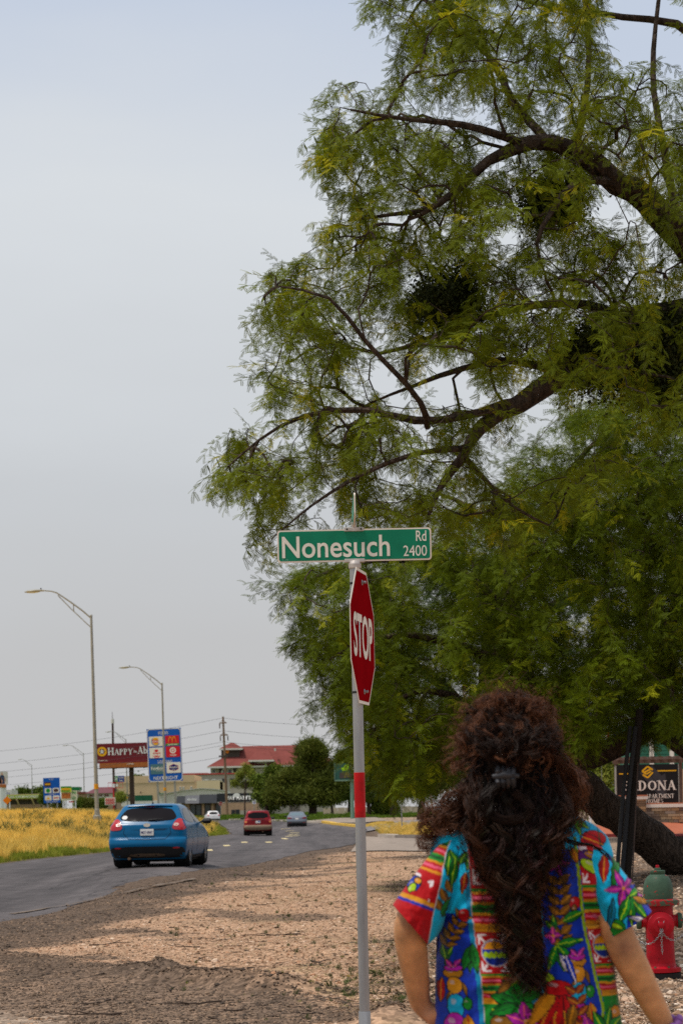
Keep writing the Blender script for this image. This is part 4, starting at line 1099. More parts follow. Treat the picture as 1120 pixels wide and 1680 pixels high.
text('2-19', bx_(464.5), bx_(474), bz_(919.5), bz_(915.5), mat('pale_green_ink', (0.15, 0.4, 0.28), 0.5), blade, y=-0.0082)
mb = MB(); mb.box(-0.056, 0.056, -0.015, 0.015, bz_(872.5), bz_(866)); mb.box(-0.014, 0.014, -0.014, 0.014, bz_(866), bz_(858)); 
mb.build('top_bracket', M_alu, post, False, 0.003)
for x in (-0.04, 0.04): MB().lathe([(0.005, 0), (0.005, 0.004), (0.002, 0.006)], 8, Matrix.Translation((x, -0.015, bz_(869))) @ Matrix.Rotation(R(90), 4, 'X')).build('bracket_bolt', M_black, post)
zc2 = bz_(866) + 0.006 + 0.064
b2 = MB().prism(rrect(-0.44, 0.44, zc2 - .064, zc2 + .064, 0.018, 5), -0.004, 0.004, Matrix.Rotation(R(90.4), 4, 'Z')).build('cross_street_blade', M_pink, post)
MB().prism(rrect(-0.432, 0.432, zc2 - .057, zc2 + .057, 0.013, 5), -0.0062, 0.0062, Matrix.Rotation(R(90.4), 4, 'Z')).build('green_field', M_green, b2)
MB().lathe([(0.01, bz_(860)), (0.008, bz_(856)), (0.012, bz_(853))], 8).build('set_screw', M_black, post)
# stop sign
st = Matrix.Translation((0.036, -0.045, PZ(1047))) @ Matrix.Rotation(R(79.2), 4, 'Z')
def octa(r): return [(r / math.cos(R(22.5)) * math.cos(R(22.5 + 45 * k)), r / math.cos(R(22.5)) * math.sin(R(22.5 + 45 * k))) for k in range(8)]
so = MB().prism(octa(0.381), 0, 0.0025).build('stop_sign', M_swhite, post); so.matrix_local = st
MB().prism(octa(0.364), -0.0015, 0.0).build('red_field', M_stop, so)
text('STOP', -0.30, 0.30, -0.125, 0.125, M_swhite, so, y=-0.0035, bold=0.022)
for z in (0.31, -0.31):
    MB().lathe([(0.016, 0), (0.016, .003), (0.008, .004), (0.008, .022), (0.004, .024)], 8, Matrix.Translation((0, -0.0015, z)) @ Matrix.Rotation(R(90), 4, 'X')).build('bolt', M_galv, so)
for z in (0.31, -0.31):
    m_ = MB(); m_.lathe([(0.0315, PZ(1047) + z - .006), (0.0325, PZ(1047) + z - .005), (0.0325, PZ(1047) + z + .005), (0.0315, PZ(1047) + z + .006)], 16, caps=False)
    m_.build('clamp', M_black, post)

# ---- street lights along the road
M_lens = mat('lamp_lens', (0.55, 0.54, 0.5), 0.3, var=0.05)
M_sleeve = mat('orange_sleeve', (0.62, 0.27, 0.01), 0.6, var=0.1)
def street_light(px, pybase, pytop, d, arm_px, label, z_off=0.0, lean=-0.6, first=[None]):
    b = at(px, d); H = (pybase - pytop) / F * d
    zb = P(px, pybase, d).z
    t = thing('street_light', label, 'street light', (b.x, d, zb), lean=R(lean), group='cobra-head street lights along the road')
    a = arm_px / F * d; bury = max(0.0, zb - b.z) + 1.5
    MB().tube([(0, 0, -bury), (0, 0, 0), (0, 0, H * .5), (0, 0, H)], [.135, .13, .105, .075], 14).build('pole', M_galv2, t, True)
    MB().lathe([(.24, -.25), (.24, .1), (.17, .14), (.15, .5), (.13, .52)], 12).build('base_plate', M_galv2, t)
    MB().lathe([(.085, H - .02), (.095, H), (.05, H + .07)], 10).build('pole_cap', M_galv2, t)
    MB().lathe([(.138, H * .14), (.141, H * .14 + .01), (.14, H * .165), (.137, H * .165 + .01)], 12, caps=False).build('number_band', M_sleeve, t)
    r = a / 4.0
    up = [(0, 0, H - .15), (-.55 * r, 0, H + .35 * r), (-1.2 * r, 0, H + .85 * r), (-1.75 * r, 0, H + 1.25 * r), (-2.05 * r, 0, H + 1.45 * r), (-2.35 * r, 0, H + 1.56 * r), (-2.75 * r, 0, H + 1.6 * r)]
    lo = [(0, 0, H - .75), (-.55 * r, 0, H - .2), (-1.2 * r, 0, H + .45 * r), (-1.98 * r, 0, H + 1.3 * r)]
    am = MB().tube(up, [.05, .05, .048, .045, .045, .04, .04], 8).tube(lo, .035, 6).cyl((-1.05 * r, 0, H + .3 * r), (-1.05 * r, 0, H + .72 * r), .03)
    arm = am.build('arm', M_galv2, t, True)
    h = MB(); h.tube([(-2.7 * r, 0, H + 1.6 * r), (-2.9 * r, 0, H + 1.62 * r), (-3.3 * r, 0, H + 1.62 * r), (-3.8 * r, 0, H + 1.58 * r), (-4 * r, 0, H + 1.55 * r)], [.06, .13, .2, .19, .06], 10, flat=0.42)
    hd = h.build('lamp_head', M_galv2, t, True)
    MB().tube([(-3.1 * r, 0, H + 1.55 * r), (-3.45 * r, 0, H + 1.53 * r), (-3.8 * r, 0, H + 1.52 * r)], [.08, .15, .08], 8, flat=0.4).build('lens', M_lens, hd, True)
    MB().lathe([(.04, 0), (.045, .06), (.02, .1)], 8, Matrix.Translation((-3.0 * r, 0, H + 1.68 * r))).build('photocell', M_black, hd)
    return t
street_light(160, 1341, 1010, 130, 108, 'nearest and tallest street light, standing in the dry grass behind the blue car')
street_light(272, 1326, 1121, 208, 70, 'street light whose pole crosses in front of the blue food and lodging sign', lean=-0.5)
street_light(210, 1326, 1213, 400, 33, 'street light standing in front of the maroon billboard', lean=-0.4)
street_light(139, 1326, 1236, 500, 34, 'street light between the small blue sign and the tallest lamp pole', lean=0.2)
street_light(54, 1328, 1255, 600, 23, 'farthest street light, left of the small blue sign', lean=0.2)

# ---- big blue highway sign
def sign_panel(t, w, h, zb, m, border=None, yfront=-0.06):
    o = MB().prism(rrect(-w / 2, w / 2, zb, zb + h, 0.04, 3), yfront, yfront + 0.05).build('panel', m, t)
    return o
d_ = 232; b = at(275, d_); kf = d_ / F
fs = thing('highway_sign', 'large blue food and lodging highway sign with six business logos', 'road sign', (b.x, d_, b.z), rz=R(-6), lean=R(-1.4))
zb = P(275, 1282, d_).z - b.z
W_, H_ = 57 * kf, 87 * kf
fx = lambda u: (u - 0.5) * W_           # u, v: fractions of the panel, v from the top
fz = lambda v: zb + (1 - v) * H_
for s in (-0.25, 0.25): MB().box(s * W_ - .1, s * W_ + .1, .0, .16, -1, zb + H_ * .9).build('leg', M_galv2, fs)
pn = MB().prism([(fx(0), fz(1)), (fx(1), fz(1)), (fx(1), fz(0)), (fx(0), fz(0))], -0.06, -0.01).build('panel', M_blue, fs)
o_b, i_b = rrect(fx(.004), fx(.996), fz(.997), fz(.003), .36, 6), rrect(fx(.022), fx(.978), fz(.985), fz(.015), .33, 6)
mb = MB(); n = len(o_b); mb.v = [(x, -.067, z) for x, z in o_b] + [(x, -.067, z) for x, z in i_b]; mb.f = [(j, (j + 1) % n, n + (j + 1) % n, n + j) for j in range(n)]
mb.build('border', M_swhite, pn)
text('FOOD', fx(.345), fx(.625), fz(.112), fz(.055), M_swhite, pn, y=-.07, spacing=1.1, bold=.01)
text('LODGING', fx(.29), fx(.72), fz(.655), fz(.60), M_swhite, pn, y=-.07, spacing=1.1, bold=.01)
text('NEXT RIGHT', fx(.15), fx(.85), fz(.965), fz(.90), M_swhite, pn, y=-.07, spacing=1.1, bold=.01)
def logo_plate(u0, u1, v0, v1, m, name='logo_plate', pn=pn):
    return MB().prism(rrect(fx(u0), fx(u1), fz(v1), fz(v0), .06, 3), -.085, -.062).build(name, m, pn)
M_cream = mat('logo_cream', (0.80, 0.72, 0.60), 0.5, var=.03); M_lred = mat('logo_red', (0.60, 0.012, 0.02), 0.5, var=.04); M_gold = mat('logo_gold', (0.85, 0.42, 0.01), 0.5, var=.04)
M_lgrn = mat('logo_green', (0.01, 0.26, 0.03), 0.5, var=.04); M_teal = mat('logo_teal', (0.075, 0.17, 0.19), 0.5, var=.05); M_navy = mat('logo_navy', (0.008, 0.012, 0.13), 0.5, var=.04); M_lblue = mat('logo_blue', (0.01, 0.08, 0.32), .5, var=.04)
def ring(name, parent, cx, cz, r0, r1, a0, a1, m, y, n=20, sx=1.0):
    mb = MB()
    for j in range(n + 1):
        a = R(a0 + (a1 - a0) * j / n)
        for r in (r0, r1): mb.v.append((cx + r * math.cos(a) * sx, y, cz + r * math.sin(a)))
    mb.f = [(2 * j, 2 * j + 1, 2 * j + 3, 2 * j + 2) for j in range(n)]
    return mb.build(name, m, parent)
def flat(name, parent, poly, m, y):
    return link(name, raw_mesh(name, [(x, y, z) for x, z in poly], [tuple(range(len(poly)))]), m, parent)
# burger logo
p = logo_plate(.06, .455, .145, .33, M_cream); cx, cz = fx(.255), fz(.237)
s_ = H_ * .085
flat('bun', pn, circle(cx, cz + s_ * .52, s_ * .62, s_ * .34), M_gold, -.087); flat('bun', pn, circle(cx, cz - s_ * .55, s_ * .6, s_ * .26), M_gold, -.087)
text('BURGER', cx - s_ * .78, cx + s_ * .7, cz + s_ * .1, cz + s_ * .42, M_lred, pn, y=-.09, bold=.03); text('KING', cx - s_ * .7, cx + s_ * .66, cz - s_ * .42, cz + s_ * .02, M_lred, pn, y=-.09, bold=.04)
ring('swoosh', pn, cx, cz, s_ * .86, s_ * 1.0, 130, 330, M_lblue, -.089)
# arches logo
p = logo_plate(.535, .94, .14, .33, M_lred); cx, cz = fx(.737), fz(.235)
flat('band', pn, rrect(fx(.545), fx(.935), fz(.327), fz(.29), .02, 2), M_lgrn, -.087)
for sx in (-1, 1): ring('arch', pn, cx + sx * s_ * .42, cz - s_ * .42, s_ * 1.12, s_ * 1.34, 0, 180, M_gold, -.088, 18, 0.34)
text('24 HOURS', fx(.60), fx(.88), fz(.322), fz(.297), M_cream, pn, y=-.09, bold=.03)
# hat logo
p = logo_plate(.06, .465, .355, .55, M_cream); cx, cz = fx(.262), fz(.455)
ring('hat', pn, cx, cz - s_ * .1, s_ * .72, s_ * .9, 40, 140, M_lred, -.087, 12, .75); ring('hat', pn, cx, cz - s_ * .2, s_ * .86, s_ * .98, 200, 340, M_lred, -.087, 16, .95)
flat('hat', pn, [(cx - s_ * .35, cz + s_ * .2), (cx + s_ * .35, cz + s_ * .2), (cx + s_ * .28, cz + s_ * .6), (cx - s_ * .2, cz + s_ * .6)], M_lred, -.087); flat('hat', pn, circle(cx, cz - s_ * .72, s_ * .55, s_ * .16), M_lred, -.0875)
text("Arby's", cx - s_ * .8, cx + s_ * .9, cz - s_ * .42, cz + s_ * .2, M_lred, pn, y=-.09, bold=.03)
# bullseye logo
p = logo_plate(.54, .95, .345, .545, M_lred); cx, cz = fx(.745), fz(.42)
ring('bullseye', pn, cx, cz, s_ * .42, s_ * .7, 0, 360, M_cream, -.087); flat('bullseye', pn, circle(cx, cz, s_ * .24), M_cream, -.087)
text('target', fx(.66), fx(.84), fz(.53), fz(.495), M_cream, pn, y=-.09, bold=.02)
# teal plate
p = logo_plate(.07, .475, .665, .855, M_teal); text('Fairfield', fx(.09), fx(.46), fz(.775), fz(.715), M_cream, pn, y=-.09, bold=.01)
text('INN & SUITES', fx(.22), fx(.44), fz(.80), fz(.785), M_cream, pn, y=-.09)
# hexagon plate
p = logo_plate(.54, .955, .645, .845, M_cream); cx, cz = fx(.747), fz(.745)
hexa = lambda k: [(cx - s_ * .98 * k, cz + s_ * .36 * k), (cx, cz + s_ * .78 * k), (cx + s_ * .98 * k, cz + s_ * .36 * k), (cx + s_ * .98 * k, cz - s_ * .36 * k), (cx, cz - s_ * .78 * k), (cx - s_ * .98 * k, cz - s_ * .36 * k)]
flat('hexagon', pn, hexa(1.06), M_lred, -.087); flat('hexagon', pn, hexa(.98), M_navy, -.0885)
text('Hampton', fx(.62), fx(.87), fz(.765), fz(.715), M_cream, pn, y=-.091, bold=.02); text('Inn', fx(.70), fx(.79), fz(.805), fz(.775), M_cream, pn, y=-.091, bold=.02)

# ---- smaller blue sign farther left
d2 = 330; b = at(87, d2); k2 = d2 / F
s2 = thing('highway_sign', 'smaller distant blue highway sign with five logos on the left', 'road sign', (b.x, d2, b.z), lean=R(-0.8))
zb2 = P(87, 1317, d2).z - b.z; W2, H2 = 27 * k2, 41 * k2
gx_ = lambda u: (u - .5) * W2
gz_ = lambda v: zb2 + (1 - v) * H2
for s in (-.3, .3): MB().box(s * W2 - .1, s * W2 + .1, 0, .15, -1, zb2 + H2 * .9).build('leg', M_galv2, s2)
p2 = MB().prism([(gx_(0), gz_(1)), (gx_(1), gz_(1)), (gx_(1), gz_(0)), (gx_(0), gz_(0))], -.06, -.01).build('panel', M_blue, s2)
for (u0, u1, v0, v1, m) in [(.07, .46, .17, .34, mat('logo_brown', (.1, .04, .03), .5)), (.08, .48, .41, .61, M_cream), (.56, .95, .41, .61, M_cream), (.08, .48, .71, .90, M_cream), (.56, .95, .71, .90, M_cream)]:
    MB().prism(rrect(gx_(u0), gx_(u1), gz_(v1), gz_(v0), .08, 2), -.085, -.062).build('logo_plate', m, p2)
text('FOOD', gx_(.36), gx_(.62), gz_(.09), gz_(.04), M_swhite, p2, y=-.07); text('LODGING', gx_(.32), gx_(.7), gz_(.68), gz_(.635), M_swhite, p2, y=-.07); text('NEXT RIGHT', gx_(.18), gx_(.85), gz_(.98), gz_(.93), M_swhite, p2, y=-.07)
flat('emblem', p2, circle(gx_(.28), gz_(.51), W2 * .13), M_lgrn, -.087); flat('emblem', p2, circle(gx_(.755), gz_(.51), W2 * .15, W2 * .11), mat('logo_brown', (.1, .04, .03), .5), -.087)
flat('emblem', p2, [(gx_(.14), gz_(.86)), (gx_(.42), gz_(.86)), (gx_(.28), gz_(.76))], M_gold, -.087); flat('emblem', p2, rrect(gx_(.6), gx_(.91), gz_(.83), gz_(.79), .02, 2), M_lred, -.087)
flat('emblem', p2, rrect(gx_(.1), gx_(.43), gz_(.28), gz_(.23), .02, 2), M_gold, -.087)

# ---- orange diamond work sign, far left
d3 = 300; b = at(12.5, d3); k3 = d3 / F
ds = thing('work_zone_sign', 'orange diamond road work sign on two posts at the far left', 'road sign', (b.x, d3, b.z))
zc3 = P(12.5, 1313, d3).z - b.z; r3 = 7 * k3
MB().prism([(0, zc3 - r3), (r3, zc3), (0, zc3 + r3), (-r3, zc3)], -.06, -.03).build('panel', mat('work_orange', (.85, .20, .004), .5, var=.06), ds)
for x in (-.35, .35): MB().box(x - .07, x + .07, -.02, .06, -1, zc3 + .2).build('leg', M_white, ds)

# ---- small signs on single posts
def post_sign(name, label, px, pyb, d, pyt, poly_px, m, m2=None, txt=None, post_m=None, octo=False):
    b = at(px, d); k = d / F; zb_ = P(px, pyb, d).z
    t = thing(name, label, 'road sign', (b.x, d, zb_))
    MB().cyl((0, 0, -1), (0, 0, (pyb - pyt) * k), .035, n=8).build('post', post_m or M_galv, t)
    x0, x1, y0, y1 = poly_px
    if octo:
        r = (x1 - x0) / 2 * k; zc_ = (pyb - (y0 + y1) / 2) * k
        o = MB().prism([(x, z + zc_) for x, z in octa(r)], -.06, -.05).build('panel', m, t)
        flat('field', o, [(x, z + zc_) for x, z in octa(r * .93)], m2, -.062); text('STOP', -r * .7, r * .7, zc_ - r * .32, zc_ + r * .32, m, o, y=-.064)
    else:
        o = MB().prism(rrect((x0 - px) * k, (x1 - px) * k, (pyb - y1) * k, (pyb - y0) * k, .04, 3), -.06, -.05).build('panel', m, t)
    return t, o, k
post_sign('stop_sign', 'small distant stop sign in front of the dark awning shop', 362.5, 1337, 318, 1315, (359.5, 366, 1315, 1322), M_swhite, M_stop, octo=True)
t, o, k = post_sign('speed_sign', 'small white sign on the lawn behind the red truck', 417.5, 1338, 290, 1311, (414.5, 420.5, 1311, 1319), M_white)
text('SPEED', -2.2 * k, 2.2 * k, 22.5 * k, 25 * k, M_navy, o, y=-.064); flat('graphic', o, rrect(-1.8 * k, 1.8 * k, 19.8 * k, 21.8 * k, .01, 1), mat('faded_purple', (.25, .18, .5), .5), -.064)
t, o, k = post_sign('post_sign', 'white sign with purple and teal graphic on a thin post beside the grass island', 659, 1361, 115, 1282, (652, 665, 1282, 1300.5), mat('cream_sign', (.62, .60, .42), .5), None)
flat('graphic', o, rrect(-6 * k, 6 * k, (1361 - 1299) * k, (1361 - 1283.5) * k, .03, 3), mat('pale_mint', (.52, .70, .62), .5), -.063)
flat('graphic', o, circle(0, (1361 - 1291) * k, 3.4 * k, 2.2 * k), mat('purple_ink', (.25, .06, .45), .5), -.065); flat('graphic', o, [(-3.5 * k, 63 * k), (3.5 * k, 63 * k), (2 * k, 67.5 * k), (-2 * k, 67.5 * k)], mat('teal_ink', (.08, .5, .42), .5), -.065)
flat('graphic', o, [(-6 * k, 77 * k), (-3.5 * k, 77 * k), (-2.6 * k, 71 * k), (-5 * k, 67 * k), (-6 * k, 67 * k)], mat('dark_scrape', (.05, .08, .04), .6), -.066)
text('STOP', -3 * k, 3.2 * k, 72.5 * k, 75.5 * k, mat('purple_ink', (.25, .06, .45), .5), o, y=-.066)

# ---- leaning stake beside the person, far kerb
b = at(716, 95)
stk = thing('marker_stake', 'short pale leaning stake left of the hair', 'stake', (b.x, b.y, b.z), lean=R(-6))
zt_ = P(711, 1272, 95).z - b.z
MB().box(-.04, .04, -.03, .03, -.3, zt_).build('post', mat('weathered_wood', (.42, .30, .21), .8, var=.2), stk)

# ---- fire hydrant
hb = at(1084, 18.4); kh = 18.4 / F
M_hred = mat('hydrant_red', (0.36, 0.004, 0.012), 0.42, var=0.18, scale=7, c2=(0.05, 0.085, 0.05), c2amt=0.68, bump=.08, bscale=30)
M_hgrn = mat('hydrant_green', (0.050, 0.095, 0.058), 0.55, var=0.2, scale=9, c2=(0.42, 0.006, 0.012), c2amt=0.645, bump=.1, bscale=40)
M_hblk = mat('hydrant_base', (0.016, 0.014, 0.013), 0.7, var=0.3, scale=12)
M_rust = mat('rusty_bolt', (0.17, 0.10, 0.06), 0.7, 0.4, var=0.3, scale=40)
hy = thing('fire_hydrant', 'red fire hydrant with chipped green bonnet standing on the pale stones', 'fire hydrant', (hb.x, hb.y, hb.z), rz=R(-4), lean=R(-1.0))
hz = lambda py: (1606 - py) * kh
barrel = MB().lathe([(.128, hz(1592)), (.128, hz(1588)), (.121, hz(1560)), (.121, hz(1490)), (.121, hz(1486))], 32).build('barrel', M_hred, hy, True)
MB().lathe([(.135, hz(1594)), (.172, hz(1594)), (.172, hz(1587.5)), (.13, hz(1584)), (.124, hz(1578))], 32).build('breakaway_flange', M_hred, hy, True)
bs = MB().lathe([(.15, -.1), (.15, hz(1606)), (.17, hz(1605)), (.17, hz(1595.5)), (.13, hz(1595))], 24).build('base_flange', M_hblk, hy, True)
bolt = MB().lathe([(.014, -.014), (.014, 0.006), (.009, .008), (.009, .018)], 6)
for k in range(8):
    a = R(22 + 45 * k); o = MB().lathe([(.013, hz(1587.5)), (.013, hz(1587.5) + .014), (.008, hz(1587.5) + .016), (.008, hz(1587.5) + .022)], 6, Matrix.Translation((.150 * math.cos(a), .150 * math.sin(a), 0))).build('flange_bolt', M_rust, bs)
MB().lathe([(.124, hz(1486)), (.124, hz(1485)), (.172, hz(1485)), (.174, hz(1481)), (.172, hz(1477)), (.150, hz(1475)), (.120, hz(1474.5))], 32).build('upper_flange', mat('hydrant_flange', (.30, .012, .015), .5, var=.2, scale=8, c2=(.06, .085, .05), c2amt=.5), hy, True)
bon = MB()
n = 32; prof = [(.124, 1476), (.127, 1468), (.126, 1460), (.120, 1451), (.107, 1443), (.087, 1437.5), (.066, 1434.5), (.060, 1433.5), (.060, 1430)]
for (r, py) in prof:
    for j in range(n):
        a = 2 * math.pi * j / n; rr = r * (1 + (.022 if j % 4 == 0 and r > .08 else 0)); bon.v.append((rr * math.cos(a), rr * math.sin(a), hz(py)))
for i in range(len(prof) - 1):
    for j in range(n): A = i * n + j; B = i * n + (j + 1) % n; bon.f.append((A, B, B + n, A + n))
bon.f.append(tuple((len(prof) - 1) * n + j for j in range(n)))
bonnet = bon.build('bonnet', M_hgrn, hy, True)
MB().lathe([(.062, hz(1434)), (.066, hz(1433)), (.066, hz(1428.5)), (.062, hz(1428)), (.03, hz(1427.5)), (.028, hz(1424)), (.02, hz(1423.5))], 20).build('cap', M_hgrn, bonnet, True)
MB().lathe([(.018, hz(1424)), (.017, hz(1419.5)), (.012, hz(1419))], 5).build('operating_nut', mat('nut_red', (.36, .006, .014), .5, var=.2), bonnet)
zn = hz(1513)
fr = Matrix.Translation((0.002, -.06, hz(1516))) @ Matrix.Rotation(R(90), 4, 'X')
noz = MB().lathe([(.092, 0), (.096, .06), (.098, .075), (.112, .08), (.114, .095), (.110, .112), (.070, .118), (.066, .122), (.028, .124), (.026, .150), (.014, .154)], 28, fr).build('pumper_nozzle', M_hred, hy, True)
for sx in (-1, 1):
    Mx = Matrix.Translation((sx * .09, 0, hz(1511))) @ Matrix.Rotation(R(90 * sx), 4, 'Y')
    nz_ = MB().lathe([(.060, 0), (.052, .03), (.050, .055), (.060, .058), (.062, .064)], 20, Mx).build('side_nozzle', M_hred, hy, True)
    MB().lathe([(.063, .066), (.066, .072), (.066, .098), (.058, .104), (.024, .106), (.022, .128), (.012, .13)], 20, Mx).build('nozzle_cap', M_hgrn, nz_, True)
def chain(name, pts, parent):
    mb = MB(); P_ = [Vector(p) for p in pts]; L = sum((b - a).length for a, b in zip(P_[:-1], P_[1:])); n = int(L / .021); acc = []
    for i in range(n + 1):
        s = L * i / n; q = 0
        while q < len(P_) - 2 and s > (P_[q + 1] - P_[q]).length: s -= (P_[q + 1] - P_[q]).length; q += 1
        acc.append(P_[q].lerp(P_[q + 1], min(1, s / (P_[q + 1] - P_[q]).length)))
    for i in range(n):
        a, b = acc[i], acc[i + 1]; d = (b - a).normalized(); c = (a + b) / 2; w = (d.cross(Vector((0, -1, 0.02))).normalized() if i % 2 else Vector((0, -1, 0)))
        loop = [c + d * .014 * math.cos(t) + w * .0075 * math.sin(t) for t in [2 * math.pi * k / 10 for k in range(11)]]
        mb.tube(loop, .0026, 5, caps=False)
    o = mb.build(name, M_galv, parent, True); o['kind'] = 'stuff'; return o
yc = -.185
cat_ = lambda p0, p1, sag, n=9: [tuple(Vector(p0).lerp(Vector(p1), k / n) - Vector((0, 0, sag * (1 - (2 * k / n - 1) ** 2)))) for k in range(n + 1)]
top = (0.002, yc - .01, hz(1527))
chain('chain', cat_(top, (-.17, -.08, hz(1543)), .055), noz); chain('chain', cat_(top, (.19, -.08, hz(1533)), .06), noz)
chain('chain', [top, (.0, yc, hz(1545)), (.004, yc + .01, hz(1563))], noz); chain('chain', [(-.02, yc - .005, hz(1510)), (0, yc - .02, hz(1529)), (.024, yc - .005, hz(1510))], noz)
text('2-1/2', -.03, .02, hz(1574), hz(1570.5), M_hblk, barrel, y=-.1225)

# ---- dark pole with conduits leaning beside the trunk
pb = at(1019, 34.5); kp = 34.5 / F
up_ = thing('utility_pole', 'dark utility pole with two black conduits leaning beside the mesquite trunk', 'utility pole', (pb.x, pb.y, pb.z), lean=R(5.6))
hp = (1420 - 1130) * kp
MB().tube([(.075, .05, -.3), (.075, .05, hp)], [.075, .06], 14).build('pole', mat('creosote_wood', (.028, .022, .018), .9, var=.3, scale=8, streak=True), up_, True)
for x, r in ((-.10, .034), (-.015, .038)): MB().tube([(x, -.06, -.2), (x, -.06, hp * .55), (x + .03, -.05, hp * .9)], r, 12).build('conduit', mat('black_conduit', (.022, .023, .026), .45, var=.15), up_, True)
MB().tube([(.16, -.05, 0), (.13, -.05, hp * .35), (.10, -.04, hp * .7)], .012, 6).build('ground_wire', mat('brown_moulding', (.09, .06, .05), .7), up_)

# ================================================================== VEHICLES
def car_paint(name, c, metal=0.35, rough=0.3):
    m = mat(name, c, rough, metal, var=0.08, scale=2.0, coat=0.0, spec=0.22); return m
M_glass = mat('car_glass', (0.010, 0.008, 0.009), 0.15, var=0.05, spec=0.08)
M_tyre = mat('tyre_rubber', (0.014, 0.013, 0.012), 0.85, var=0.2)
M_rim = mat('alloy_rim', (0.30, 0.30, 0.30), 0.4, 0.7, var=0.1)
M_tail = mat('tail_light_red', (0.42, 0.006, 0.012), 0.2, var=0.15, scale=30, spec=0.5, coat=.5)
M_tailc = mat('tail_light_clear', (0.62, 0.42, 0.36), 0.2, var=0.2, scale=30, spec=0.5)
M_amber = mat('tail_light_amber', (0.8, 0.3, 0.08), 0.25, var=0.1)
M_plate = mat('number_plate', (0.66, 0.64, 0.60), 0.4, var=0.06)
M_trim = mat('black_trim', (0.016, 0.016, 0.017), 0.55, var=0.15)
M_chrome = mat('chrome', (0.75, 0.75, 0.76), 0.15, 0.9, var=0.05)
M_under = mat('underbody', (0.012, 0.011, 0.010), 0.9)
def chaikin(poly, it=2):
    for _ in range(it):
        o = []
        for i in range(len(poly)):
            a, b = poly[i], poly[(i + 1) % len(poly)]
            o += [(a[0] * .75 + b[0] * .25, a[1] * .75 + b[1] * .25), (a[0] * .25 + b[0] * .75, a[1] * .25 + b[1] * .75)]
        poly = o
    return poly
